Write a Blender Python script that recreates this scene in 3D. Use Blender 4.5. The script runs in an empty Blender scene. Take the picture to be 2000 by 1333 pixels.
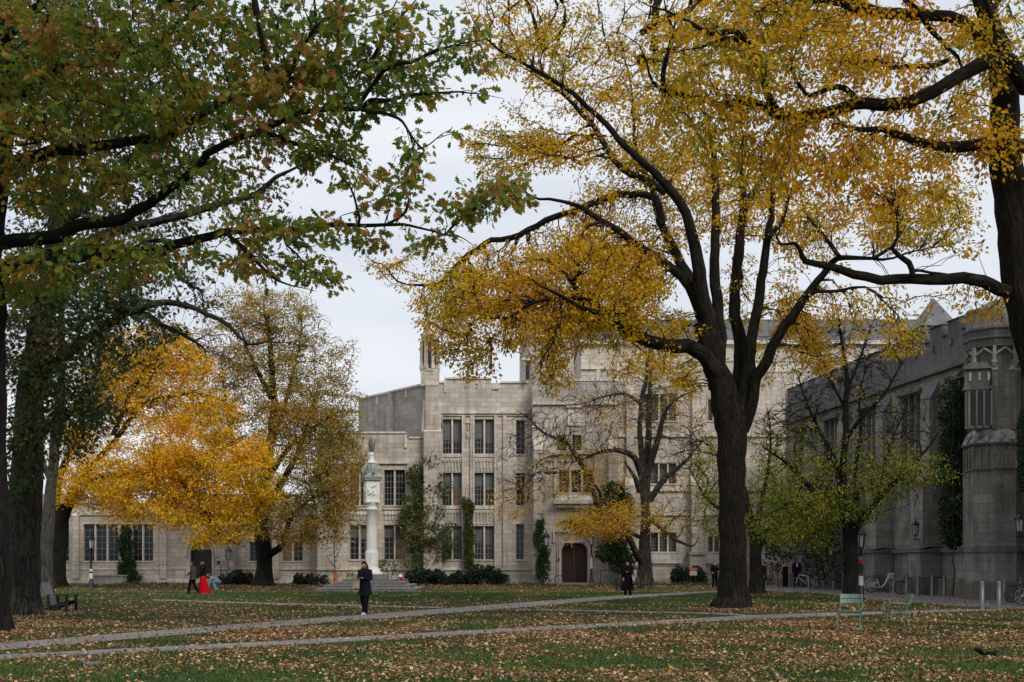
import bpy, bmesh, math, random
import numpy as np
from mathutils import Vector, Matrix, kdtree, noise
random.seed(7); rng = np.random.default_rng(11)
scene = bpy.context.scene
col = scene.collection
F = 2200.0; HY = 1094.0; CH = 1.75
R = math.radians
def gx(px, Y): return (px-1000.0)/F*Y
def gz(py, Y): return CH+(HY-py)/F*Y
def W(px, py, Y): return Vector((gx(px, Y), Y, gz(py, Y)))
def gY(py): return CH*F/(py-HY)
def G(px, py):
    Y = gY(py); return (gx(px, Y), Y)

# ---------------------------------------------------------------- materials
def newmat(name):
    m = bpy.data.materials.new(name); m.use_nodes = True
    nt = m.node_tree; b = nt.nodes['Principled BSDF']
    return m, nt, b
def N(nt, t, **kw):
    n = nt.nodes.new(t)
    for k, v in kw.items():
        if k in n.inputs: n.inputs[k].default_value = v
        else: setattr(n, k, v)
    return n
def ramp(nt, stops, fac=None, interp='LINEAR'):
    n = nt.nodes.new('ShaderNodeValToRGB'); cr = n.color_ramp; cr.interpolation = interp
    while len(cr.elements) < len(stops): cr.elements.new(0.5)
    for e, (p, c) in zip(cr.elements, stops):
        e.position = p; e.color = (c[0], c[1], c[2], 1) if len(c) == 3 else c
    if fac is not None: nt.links.new(fac, n.inputs[0])
    return n
def bump(nt, b, h, strength=0.3, dist=0.02):
    bp = N(nt, 'ShaderNodeBump', Strength=strength, Distance=dist)
    nt.links.new(h, bp.inputs['Height']); nt.links.new(bp.outputs[0], b.inputs['Normal'])
def plain(name, c, rough=0.6, var=0.25, scale=6.0, bumps=0.0, metal=0.0, spec=0.5):
    m, nt, b = newmat(name)
    tc = N(nt, 'ShaderNodeTexCoord'); nz = N(nt, 'ShaderNodeTexNoise', Scale=scale, Detail=5.0)
    nt.links.new(tc.outputs['Object'], nz.inputs['Vector'])
    lo = tuple(x*(1-var) for x in c); hi = tuple(min(1, x*(1+var)) for x in c)
    r = ramp(nt, [(0.3, lo), (0.7, hi)], nz.outputs[0]); nt.links.new(r.outputs[0], b.inputs['Base Color'])
    b.inputs['Roughness'].default_value = rough; b.inputs['Metallic'].default_value = metal
    b.inputs['Specular IOR Level'].default_value = spec
    if bumps: bump(nt, b, nz.outputs[0], bumps, 0.02)
    return m
def stone(name, c, dirt=(0.12, 0.11, 0.10), dirtamt=0.5, bw=0.75, bh=0.33, joint=0.55, var=0.17):
    m, nt, b = newmat(name)
    uv = N(nt, 'ShaderNodeUVMap'); L = nt.links.new
    br = N(nt, 'ShaderNodeTexBrick', Scale=1.0, offset=0.5)
    br.inputs['Brick Width'].default_value = bw; br.inputs['Row Height'].default_value = bh
    br.inputs['Mortar Size'].default_value = 0.012; br.inputs['Mortar Smooth'].default_value = 0.3
    br.inputs['Bias'].default_value = 0.0
    br.inputs['Color1'].default_value = (*[x*(1-var) for x in c], 1)
    br.inputs['Color2'].default_value = (*[min(1, x*(1+var)) for x in c], 1)
    br.inputs['Mortar'].default_value = (*[x*joint for x in c], 1)
    L(uv.outputs[0], br.inputs['Vector'])
    n1 = N(nt, 'ShaderNodeTexNoise', Scale=0.35, Detail=6.0, Roughness=0.62)
    n2 = N(nt, 'ShaderNodeTexNoise', Scale=1.0, Detail=5.0, Roughness=0.6)
    mp = N(nt, 'ShaderNodeMapping'); mp.inputs['Scale'].default_value = (2.6, 0.35, 1)
    tc = N(nt, 'ShaderNodeTexCoord')
    L(tc.outputs['Object'], n1.inputs['Vector']); L(uv.outputs[0], mp.inputs['Vector']); L(mp.outputs[0], n2.inputs['Vector'])
    mul = N(nt, 'ShaderNodeMath', operation='MULTIPLY'); L(n1.outputs[0], mul.inputs[0]); L(n2.outputs[0], mul.inputs[1])
    r = ramp(nt, [(0.20, (0, 0, 0)), (0.36, (1, 1, 1))], mul.outputs[0])
    fm = N(nt, 'ShaderNodeMath', operation='MULTIPLY'); fm.inputs[1].default_value = dirtamt; L(r.outputs[0], fm.inputs[0])
    mx = N(nt, 'ShaderNodeMix', data_type='RGBA', blend_type='MIX')
    L(fm.outputs[0], mx.inputs['Factor']); L(br.outputs[0], mx.inputs[6]); mx.inputs[7].default_value = (*dirt, 1)
    n3 = N(nt, 'ShaderNodeTexNoise', Scale=7.0, Detail=6.0); L(uv.outputs[0], n3.inputs['Vector'])
    r3 = ramp(nt, [(0.3, (0.8, 0.8, 0.8)), (0.7, (1.12, 1.1, 1.08))], n3.outputs[0])
    m2 = N(nt, 'ShaderNodeMix', data_type='RGBA', blend_type='MULTIPLY'); m2.inputs['Factor'].default_value = 1.0
    L(mx.outputs[2], m2.inputs[6]); L(r3.outputs[0], m2.inputs[7]); L(m2.outputs[2], b.inputs['Base Color'])
    b.inputs['Roughness'].default_value = 0.9
    ad = N(nt, 'ShaderNodeMath', operation='SUBTRACT'); L(n3.outputs[0], ad.inputs[0]); L(br.outputs['Fac'], ad.inputs[1])
    bump(nt, b, ad.outputs[0], 0.5, 0.02)
    return m
def leafmat(name, stops, trans=0.4, patch=0.25, pscale=0.25, rough=0.5):
    m, nt, b = newmat(name); L = nt.links.new
    at = N(nt, 'ShaderNodeAttribute', attribute_name='rnd')
    tc = N(nt, 'ShaderNodeTexCoord'); nz = N(nt, 'ShaderNodeTexNoise', Scale=pscale, Detail=3.0)
    L(tc.outputs['Object'], nz.inputs['Vector'])
    mr = N(nt, 'ShaderNodeMapRange'); L(nz.outputs[0], mr.inputs[0])
    mr.inputs[1].default_value = 0.35; mr.inputs[2].default_value = 0.65; mr.inputs[3].default_value = -patch; mr.inputs[4].default_value = patch
    ad = N(nt, 'ShaderNodeMath', operation='ADD'); L(at.outputs['Fac'], ad.inputs[0]); L(mr.outputs[0], ad.inputs[1])
    r = ramp(nt, stops, ad.outputs[0])
    L(r.outputs[0], b.inputs['Base Color']); b.inputs['Roughness'].default_value = rough
    b.inputs['Specular IOR Level'].default_value = 0.35
    tr = N(nt, 'ShaderNodeBsdfTranslucent'); L(r.outputs[0], tr.inputs['Color'])
    mx = N(nt, 'ShaderNodeMixShader'); mx.inputs[0].default_value = trans
    L(b.outputs[0], mx.inputs[1]); L(tr.outputs[0], mx.inputs[2])
    L(mx.outputs[0], nt.nodes['Material Output'].inputs[0])
    return m
def barkmat(name, c, c2, sc=1.0):
    m, nt, b = newmat(name); L = nt.links.new
    uv = N(nt, 'ShaderNodeUVMap'); mp = N(nt, 'ShaderNodeMapping'); mp.inputs['Scale'].default_value = (12*sc, 1.9*sc, 1)
    L(uv.outputs[0], mp.inputs['Vector'])
    nz = N(nt, 'ShaderNodeTexNoise', Scale=1.0, Detail=7.0, Roughness=0.7, Distortion=1.6); L(mp.outputs[0], nz.inputs['Vector'])
    tc = N(nt, 'ShaderNodeTexCoord'); n2 = N(nt, 'ShaderNodeTexNoise', Scale=0.8, Detail=5.0); L(tc.outputs['Object'], n2.inputs['Vector'])
    r = ramp(nt, [(0.40, tuple(x*0.25 for x in c)), (0.5, c), (0.66, c2)], nz.outputs[0])
    r2 = ramp(nt, [(0.35, (0.7, 0.72, 0.68)), (0.65, (1.15, 1.1, 1.05))], n2.outputs[0])
    m2 = N(nt, 'ShaderNodeMix', data_type='RGBA', blend_type='MULTIPLY'); m2.inputs['Factor'].default_value = 1.0
    L(r.outputs[0], m2.inputs[6]); L(r2.outputs[0], m2.inputs[7]); L(m2.outputs[2], b.inputs['Base Color'])
    b.inputs['Roughness'].default_value = 0.95; b.inputs['Specular IOR Level'].default_value = 0.2
    bump(nt, b, nz.outputs[0], 1.0, 0.12)
    return m
M = {}
M['stone'] = stone('cream_limestone', (0.545, 0.485, 0.415), dirt=(0.25, 0.225, 0.195), dirtamt=0.6)
M['stone_trim'] = stone('pale_trim_stone', (0.64, 0.58, 0.505), dirt=(0.27, 0.245, 0.215), dirtamt=0.65, bw=1.6, bh=0.6, joint=0.8)
M['stone_grey'] = stone('weathered_shaded_stone', (0.40, 0.37, 0.33), dirt=(0.2, 0.2, 0.2), dirtamt=0.6, bw=0.9, bh=0.42)  # weathered grey; its darker tone also paints shade on side wall and recesses
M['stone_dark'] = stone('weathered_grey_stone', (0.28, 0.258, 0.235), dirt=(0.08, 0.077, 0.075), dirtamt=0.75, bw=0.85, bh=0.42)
M['stone_plinth'] = stone('mossy_plinth_stone', (0.17, 0.155, 0.125), dirt=(0.06, 0.06, 0.045), dirtamt=0.8)
M['stone_black'] = stone('sooty_parapet_stone', (0.15, 0.145, 0.145), dirt=(0.06, 0.06, 0.065), dirtamt=0.8, bw=0.7, bh=1.4)
M['carved'] = plain('white_carved_stone', (0.84, 0.81, 0.76), 0.85, 0.1, 3, 0.3)
M['carved_dark'] = plain('stained_carved_stone', (0.36, 0.36, 0.34), 0.9, 0.5, 5, 0.4)
M['pelican'] = plain('blackened_carved_stone', (0.13, 0.13, 0.125), 0.9, 0.5, 9, 0.3)
M['step'] = stone('grey_granite_step', (0.27, 0.265, 0.26), dirt=(0.13, 0.13, 0.13), dirtamt=0.5, bw=1.3, bh=5, joint=0.5)
M['slate'] = stone('slate_roof', (0.115, 0.115, 0.135), dirt=(0.07, 0.07, 0.08), dirtamt=0.6, bw=0.35, bh=0.25, joint=0.6)
M['lead'] = plain('grey_lead', (0.10, 0.105, 0.11), 0.6, 0.25, 1.5)
def glassmat(name, c, rough=0.12, em=None):
    m, nt, b = newmat(name); b.inputs['Base Color'].default_value = (*c, 1); b.inputs['Roughness'].default_value = rough
    tc = N(nt, 'ShaderNodeTexCoord'); nz = N(nt, 'ShaderNodeTexNoise', Scale=2.2, Detail=3.0); nt.links.new(tc.outputs['Object'], nz.inputs['Vector'])
    r = ramp(nt, [(0.3, tuple(x*0.4 for x in c)), (0.7, tuple(x*1.6 for x in c))], nz.outputs[0]); nt.links.new(r.outputs[0], b.inputs['Base Color'])
    bump(nt, b, nz.outputs[0], 0.15, 0.05); b.inputs['Specular IOR Level'].default_value = 0.35
    if em:
        r = ramp(nt, [(0.35, tuple(x*0.25 for x in em)), (0.7, em)], nz.outputs[0]); nt.links.new(r.outputs[0], b.inputs['Emission Color']); b.inputs['Emission Strength'].default_value = 1.0
    return m
M['glass'] = glassmat('dark_leaded_glass', (0.012, 0.014, 0.019))
M['glass_amber'] = glassmat('lit_amber_window', (0.05, 0.03, 0.012), em=(0.075, 0.036, 0.011))
M['blind'] = plain('grey_blind', (0.105, 0.115, 0.115), 0.6, 0.2, 1.2)
M['muntin'] = plain('window_lead', (0.16, 0.16, 0.155), 0.6, 0.1)
M['door_brown'] = plain('dark_red_wood', (0.035, 0.010, 0.007), 0.5, 0.3, 3)
M['door_black'] = plain('near_black_wood', (0.012, 0.012, 0.014), 0.5, 0.3, 3)
M['iron'] = plain('black_iron', (0.012, 0.013, 0.015), 0.5, 0.2)
M['verdigris'] = plain('green_copper', (0.03, 0.10, 0.07), 0.6, 0.2)
M['lampglass'] = plain('frosted_lamp_glass', (0.42, 0.45, 0.5), 0.25, 0.1)
M['white'] = plain('white_paint', (0.6, 0.6, 0.6), 0.4, 0.06)
M['orange'] = plain('orange_paint', (0.55, 0.11, 0.02), 0.5, 0.1)
M['red'] = plain('red_paint', (0.42, 0.02, 0.02), 0.5, 0.15)
M['maroon'] = plain('maroon_paint', (0.16, 0.03, 0.035), 0.5, 0.15)
M['bollard'] = plain('grey_steel_bollard', (0.15, 0.165, 0.18), 0.45, 0.15, 8, 0, 0.4)
M['sage'] = plain('sage_green_paint', (0.11, 0.17, 0.135), 0.4, 0.12, 9)
M['plastic_black'] = plain('black_plastic_lumber', (0.012, 0.012, 0.013), 0.5, 0.2)
M['plastic_grey'] = plain('grey_plastic_lumber', (0.17, 0.19, 0.22), 0.45, 0.1)
M['rubber'] = plain('black_rubber', (0.012, 0.012, 0.012), 0.8, 0.2)
M['chrome'] = plain('bare_metal', (0.4, 0.4, 0.42), 0.3, 0.1, 5, 0, 0.8)
M['bark'] = barkmat('elm_bark', (0.018, 0.015, 0.012), (0.066, 0.056, 0.044))
M['bark_dark'] = barkmat('oak_bark', (0.018, 0.016, 0.014), (0.055, 0.05, 0.045))
M['bark_grey'] = barkmat('grey_trunk_bark', (0.045, 0.041, 0.036), (0.135, 0.125, 0.11))
M['bark_pale'] = barkmat('pale_trunk_bark', (0.14, 0.128, 0.11), (0.30, 0.275, 0.24))
M['twig'] = plain('dark_twig', (0.02, 0.017, 0.015), 0.9, 0.3, 3, 0, 0, 0.2)
M['twig_grey'] = plain('grey_twig', (0.06, 0.052, 0.047), 0.9, 0.3, 3, 0, 0, 0.2)
M['oak_leaf'] = leafmat('oak_leaf', [(0.0, (0.07, 0.15, 0.03)), (0.3, (0.13, 0.22, 0.03)), (0.52, (0.25, 0.28, 0.035)), (0.70, (0.36, 0.27, 0.03)), (0.84, (0.42, 0.19, 0.035)), (1.0, (0.52, 0.22, 0.07))], 0.56, 0.2, 0.5)
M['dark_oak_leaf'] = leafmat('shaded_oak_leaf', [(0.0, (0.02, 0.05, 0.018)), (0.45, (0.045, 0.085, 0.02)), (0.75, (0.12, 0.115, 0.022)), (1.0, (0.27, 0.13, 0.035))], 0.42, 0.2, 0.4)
M['elm_leaf'] = leafmat('yellow_elm_leaf', [(0.0, (0.15, 0.20, 0.02)), (0.22, (0.42, 0.33, 0.016)), (0.45, (0.74, 0.45, 0.012)), (0.8, (0.84, 0.47, 0.014)), (1.0, (0.75, 0.32, 0.03))], 0.55, 0.28, 0.3)
M['rust_elm_leaf'] = leafmat('golden_brown_elm_leaf', [(0.0, (0.20, 0.22, 0.02)), (0.28, (0.52, 0.38, 0.012)), (0.6, (0.82, 0.50, 0.008)), (0.86, (0.72, 0.38, 0.012)), (1.0, (0.45, 0.19, 0.02))], 0.5, 0.3, 0.25)
M['gold_leaf'] = leafmat('bright_gold_leaf', [(0.0, (0.32, 0.27, 0.02)), (0.3, (0.72, 0.43, 0.012)), (0.65, (0.9, 0.53, 0.012)), (1.0, (0.75, 0.27, 0.02))], 0.45, 0.22, 0.4)
M['olive_leaf'] = leafmat('olive_gold_leaf', [(0.0, (0.15, 0.16, 0.025)), (0.35, (0.32, 0.26, 0.03)), (0.65, (0.52, 0.32, 0.04)), (1.0, (0.54, 0.22, 0.05))], 0.4, 0.25, 0.3)
M['orange_leaf'] = leafmat('orange_maple_leaf', [(0.0, (0.42, 0.36, 0.02)), (0.4, (0.66, 0.43, 0.02)), (0.75, (0.68, 0.34, 0.03)), (1.0, (0.66, 0.22, 0.05))], 0.45, 0.2, 0.5)
M['yellowgreen_leaf'] = leafmat('yellow_green_leaf', [(0.0, (0.08, 0.14, 0.014)), (0.5, (0.22, 0.26, 0.02)), (0.85, (0.42, 0.35, 0.025)), (1.0, (0.5, 0.28, 0.03))], 0.45, 0.22, 0.4)
M['ivy_leaf'] = leafmat('ivy_leaf', [(0.0, (0.015, 0.035, 0.014)), (0.7, (0.035, 0.07, 0.02)), (1.0, (0.07, 0.1, 0.03))], 0.2, 0.15, 1.0)
M['vine_leaf'] = leafmat('climbing_vine_leaf', [(0.0, (0.04, 0.08, 0.02)), (0.7, (0.09, 0.14, 0.03)), (1.0, (0.25, 0.17, 0.04))], 0.3, 0.15, 1.0)
M['shrub_leaf'] = leafmat('yew_leaf', [(0.0, (0.008, 0.018, 0.009)), (1.0, (0.025, 0.045, 0.018))], 0.1, 0.1, 1.0)
M['litter'] = leafmat('fallen_leaf', [(0.0, (0.05, 0.025, 0.015)), (0.25, (0.14, 0.055, 0.022)), (0.5, (0.27, 0.11, 0.045)), (0.65, (0.35, 0.205, 0.085)), (0.84, (0.58, 0.47, 0.30)), (0.93, (0.5, 0.30, 0.03)), (1.0, (0.42, 0.10, 0.03))], 0.1, 0.06, 0.6)
M['blade'] = leafmat('grass_blade', [(0.0, (0.025, 0.06, 0.012)), (0.6, (0.055, 0.105, 0.02)), (1.0, (0.12, 0.14, 0.04))], 0.25, 0.3, 0.35)
M['path'] = plain('grey_path_slab', (0.20, 0.19, 0.19), 0.9, 0.22, 1.3, 0.3)
M['pave'] = plain('bluestone_paving', (0.15, 0.14, 0.14), 0.9, 0.25, 1.8, 0.3)

# ---------------------------------------------------------------- mesh builder
class MB:
    def __init__(s): s.v = []; s.f = []; s.m = []; s.uv = {}; s.sm = []
    def face(s, idx, mi=0, smooth=False): s.f.append(tuple(idx)); s.m.append(mi); s.sm.append(smooth)
    def quad(s, a, b, c, d, mi=0):
        n = len(s.v); s.v += [tuple(a), tuple(b), tuple(c), tuple(d)]; s.face((n, n+1, n+2, n+3), mi)
    def poly(s, pts, mi=0):
        n = len(s.v); s.v += [tuple(p) for p in pts]; s.face(range(n, n+len(pts)), mi)
    def hexa(s, p, mi=0):  # 8 corners: bottom 4 ccw, top 4 ccw
        n = len(s.v); s.v += [tuple(q) for q in p]
        for f in ((3, 2, 1, 0), (4, 5, 6, 7), (0, 1, 5, 4), (1, 2, 6, 5), (2, 3, 7, 6), (3, 0, 4, 7)): s.face([n+i for i in f], mi)
    def box(s, c, d, rz=0, mi=0, rx=0, ry=0, taper=1.0):
        R3 = Matrix.Rotation(rz, 3, 'Z') @ Matrix.Rotation(ry, 3, 'Y') @ Matrix.Rotation(rx, 3, 'X')
        p = []
        for z, t in ((-.5, 1), (.5, taper)):
            for x, y in ((-.5, -.5), (.5, -.5), (.5, .5), (-.5, .5)):
                p.append(Vector(c)+R3 @ Vector((x*d[0]*t, y*d[1]*t, z*d[2])))
        s.hexa(p, mi)
    def prism(s, poly, z0, z1, mi=0, inset=1.0, c=None):
        n = len(s.v); k = len(poly); cx, cy = c or (sum(p[0] for p in poly)/k, sum(p[1] for p in poly)/k)
        s.v += [(p[0], p[1], z0) for p in poly]+[(cx+(p[0]-cx)*inset, cy+(p[1]-cy)*inset, z1) for p in poly]
        for i in range(k): j = (i+1) % k; s.face((n+i, n+j, n+k+j, n+k+i), mi)
        s.face([n+k-1-i for i in range(k)], mi); s.face([n+k+i for i in range(k)], mi)
    def tube(s, pts, rad, sides=6, mi=0, cap=True, uvscale=True, lob=None, ell=1.0):
        pts = [Vector(p) for p in pts]; n0 = len(s.v); n = len(pts)
        if not hasattr(rad, '__len__'): rad = [rad]*n
        t = (pts[1]-pts[0]).normalized(); up = Vector((0, 0, 1)) if abs(t.z) < 0.9 else Vector((0, 1, 0))
        a = t.cross(up).normalized(); L = 0.0
        for i, p in enumerate(pts):
            if i: L += (p-pts[i-1]).length
            tt = (pts[min(i+1, n-1)]-pts[max(i-1, 0)])
            tt = tt.normalized() if tt.length > 1e-9 else t
            a = (a-tt*a.dot(tt)); a = a.normalized() if a.length > 1e-6 else tt.orthogonal().normalized()
            b = tt.cross(a); r = rad[i]
            for k in range(sides):
                th = 2*math.pi*k/sides; rr = r
                if lob: rr = r*lob(p, th, i)
                q = p+a*(math.cos(th)*rr)+b*(math.sin(th)*rr*ell)
                s.uv[len(s.v)] = (k/sides*2*math.pi*max(rad[0], .02), L, k == 0, 2*math.pi*max(rad[0], .02))
                s.v.append(tuple(q))
        for i in range(n-1):
            for k in range(sides):
                k2 = (k+1) % sides
                s.face((n0+i*sides+k, n0+i*sides+k2, n0+(i+1)*sides+k2, n0+(i+1)*sides+k), mi, True)
        if cap:
            c0 = len(s.v); s.v += s.v[n0:n0+sides]+s.v[n0+(n-1)*sides:n0+n*sides]
            s.face([c0+sides-1-k for k in range(sides)], mi); s.face([c0+sides+k for k in range(sides)], mi)
    def rings(s, rs, sides=16, mi=0, smooth=True, cap=True):  # rs: (cx,cy,cz,rx,ry[,power])
        n0 = len(s.v)
        for r in rs:
            pw = r[5] if len(r) > 5 else 1.0
            for k in range(sides):
                th = 2*math.pi*k/sides; c, q = math.cos(th), math.sin(th)
                c = math.copysign(abs(c)**pw, c); q = math.copysign(abs(q)**pw, q)
                s.v.append((r[0]+c*r[3], r[1]+q*r[4], r[2]))
        for i in range(len(rs)-1):
            for k in range(sides):
                k2 = (k+1) % sides
                s.face((n0+i*sides+k, n0+i*sides+k2, n0+(i+1)*sides+k2, n0+(i+1)*sides+k), mi, smooth)
        if cap:
            m = n0+(len(rs)-1)*sides; c0 = len(s.v); s.v += s.v[n0:n0+sides]+s.v[m:m+sides]
            s.face([c0+sides-1-k for k in range(sides)], mi); s.face([c0+sides+k for k in range(sides)], mi)
    def sphere(s, c, r, seg=12, rin=8, mi=0):
        rx, ry, rz = r if hasattr(r, '__len__') else (r, r, r)
        s.rings([(c[0], c[1], c[2]-rz*math.cos(math.pi*i/rin), max(1e-4, rx*math.sin(math.pi*i/rin)), max(1e-4, ry*math.sin(math.pi*i/rin))) for i in range(rin+1)], seg, mi)
    def torus(s, c, R0, r0, axis='Y', seg=24, sides=6, mi=0):
        n0 = len(s.v)
        for i in range(seg):
            a = 2*math.pi*i/seg
            for k in range(sides):
                b = 2*math.pi*k/sides; rr = R0+r0*math.cos(b); h = r0*math.sin(b)
                p = (rr*math.cos(a), h, rr*math.sin(a)) if axis == 'Y' else ((h, rr*math.cos(a), rr*math.sin(a)) if axis == 'X' else (rr*math.cos(a), rr*math.sin(a), h))
                s.v.append((c[0]+p[0], c[1]+p[1], c[2]+p[2]))
        for i in range(seg):
            for k in range(sides):
                s.face((n0+i*sides+k, n0+i*sides+(k+1) % sides, n0+((i+1) % seg)*sides+(k+1) % sides, n0+((i+1) % seg)*sides+k), mi, True)
    def build(s, name, mats, parent=None, world=False, loc=None, rot=None, uv=True):
        me = bpy.data.meshes.new(name)
        off = Vector(parent.location) if (parent is not None and world) else Vector((0, 0, 0))
        if world and parent is not None and parent.parent is not None: off = off+Vector(parent.parent.location)
        V = [(x-off.x, y-off.y, z-off.z) for x, y, z in s.v] if off.length > 0 else s.v
        me.from_pydata(V, [], s.f); 
        if not isinstance(mats, (list, tuple)): mats = [mats]
        for m in mats: me.materials.append(m)
        me.polygons.foreach_set('material_index', s.m); me.polygons.foreach_set('use_smooth', s.sm)
        if uv:
            ul = me.uv_layers.new(name='UVMap'); dat = np.zeros(len(me.loops)*2, dtype=np.float32)
            li = 0
            for fi, p in enumerate(me.polygons):
                f = s.f[fi]
                if f[0] in s.uv:
                    us = [s.uv[i] for i in f if i in s.uv]
                    wrap = any(u[2] for u in us) and any(u[0] > u[3]*0.6 for u in us)
                    for i in f:
                        u = s.uv.get(i, (0, 0, False, 1)); uu = u[0]
                        if wrap and u[2]: uu = u[3]
                        dat[2*li] = uu; dat[2*li+1] = u[1]; li += 1
                else:
                    nrm = p.normal
                    if abs(nrm.z) > 0.8:
                        for i in f: dat[2*li] = s.v[i][0]; dat[2*li+1] = s.v[i][1]; li += 1
                    else:
                        t = Vector((-nrm.y, nrm.x, 0)); t = t.normalized() if t.length > 1e-6 else Vector((1, 0, 0))
                        sl = 1.0/max(0.3, math.sqrt(max(0.0, 1-nrm.z*nrm.z)))
                        for i in f: dat[2*li] = s.v[i][0]*t.x+s.v[i][1]*t.y; dat[2*li+1] = s.v[i][2]*sl; li += 1
            ul.data.foreach_set('uv', dat)
        me.update()
        o = bpy.data.objects.new(name, me); col.objects.link(o)
        if parent is not None: o.parent = parent
        if loc is not None: o.location = loc
        if rot is not None: o.rotation_euler = rot
        return o
def tag(o, label=None, cat=None, group=None, kind=None):
    if label: o['label'] = label
    if cat: o['category'] = cat
    if group: o['group'] = group
    if kind: o['kind'] = kind
    return o
def thing(name, label, cat, loc=(0, 0, 0), rz=0.0, group=None):
    o = bpy.data.objects.new(name, None); o.empty_display_size = 0.2; col.objects.link(o); o.location = loc; o.rotation_euler = (0, 0, rz)
    return tag(o, label, cat, group)
def dup(root, loc, rz, label, group=None, scale=1.0):
    r = root.copy(); col.objects.link(r); r.location = loc; r.rotation_euler = (0, 0, rz); r.scale = (scale,)*3
    r['label'] = label
    if group: r['group'] = group
    for ch in list(root.children):
        c = ch.copy(); col.objects.link(c); c.parent = r
        for g in list(ch.children):
            d = g.copy(); col.objects.link(d); d.parent = c
    return r

# ---------------------------------------------------------------- leaves
OAK = np.array([(0, 0.03, 0), (.12, .10, .0), (.22, .27, .05), (.33, .12, .0), (.48, .38, .09), (.58, .15, 0), (.74, .27, .03), (.82, .08, 0), (1, 0, -.10),
                (.82, -.08, 0), (.74, -.27, .03), (.58, -.15, 0), (.48, -.38, .09), (.33, -.12, .0), (.22, -.27, .05), (.12, -.10, 0)])
ELM = np.array([(0, 0, 0), (.22, .2, .05), (.55, .26, .06), (.82, .13, .0), (1, 0, -.1), (.82, -.13, .0), (.55, -.26, .06), (.22, -.2, .05)])
DIA = np.array([(0, 0, 0), (.45, .3, .06), (1, 0, -.08), (.45, -.3, .06)])
CURL = np.array([(0, 0, .0), (.2, .26, .16), (.45, .33, .12), (.7, .2, .18), (1, 0, .1), (.78, -.2, .14), (.5, -.36, .2), (.2, -.22, .08)])
def leaf_mesh(name, P, D, NR, S, T, rnd, mat, parent=None, world=True):
    P = np.asarray(P, dtype=np.float64); n = len(P)
    D = D/np.maximum(1e-9, np.linalg.norm(D, axis=1, keepdims=True))
    B = np.cross(NR, D); B /= np.maximum(1e-9, np.linalg.norm(B, axis=1, keepdims=True)); C = np.cross(D, B)
    k = len(T); S = np.asarray(S)[:, None, None]
    V = P[:, None, :]+S*(T[None, :, 0:1]*D[:, None, :]+T[None, :, 1:2]*B[:, None, :]+T[None, :, 2:3]*C[:, None, :])
    if parent is not None and world: V = V-np.array(parent.location)[None, None, :]
    V = V.reshape(-1, 3).astype(np.float32)
    me = bpy.data.meshes.new(name); me.vertices.add(n*k); me.loops.add(n*k); me.polygons.add(n)
    me.vertices.foreach_set('co', V.ravel()); me.loops.foreach_set('vertex_index', np.arange(n*k, dtype=np.int32))
    me.polygons.foreach_set('loop_start', np.arange(0, n*k, k, dtype=np.int32))
    try: me.polygons.foreach_set('loop_total', np.full(n, k, dtype=np.int32))
    except Exception: pass
    at = me.attributes.new('rnd', 'FLOAT', 'POINT'); at.data.foreach_set('value', np.repeat(np.asarray(rnd, dtype=np.float32), k))
    me.materials.append(mat); me.update(calc_edges=True)
    o = bpy.data.objects.new(name, me); col.objects.link(o)
    if parent is not None: o.parent = parent
    return o
def sprig_leaves(tips, dirs, nper, spread, size, droop=0.5, flat=0.5, sq=0.6):
    tips = np.asarray(tips); dirs = np.asarray(dirs); n = len(tips)
    T = np.repeat(tips, nper, axis=0); DD = np.repeat(dirs, nper, axis=0); m = len(T)
    off = rng.normal(size=(m, 3)); off /= np.linalg.norm(off, axis=1, keepdims=True); off *= (rng.random((m, 1))**0.5)
    off[:, 2] *= sq
    P = T+off*spread-DD*rng.random((m, 1))*spread*0.8
    D = off*0.9+DD*0.5+rng.normal(size=(m, 3))*0.35; D[:, 2] -= droop
    NR = rng.normal(size=(m, 3))*(1-flat); NR[:, 2] += flat*1.2
    S = size*(0.45+0.8*rng.random(m))
    base = np.repeat(rng.random(n), nper)
    return P, D, NR, S, base*0.45+rng.random(m)*0.55

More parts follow.
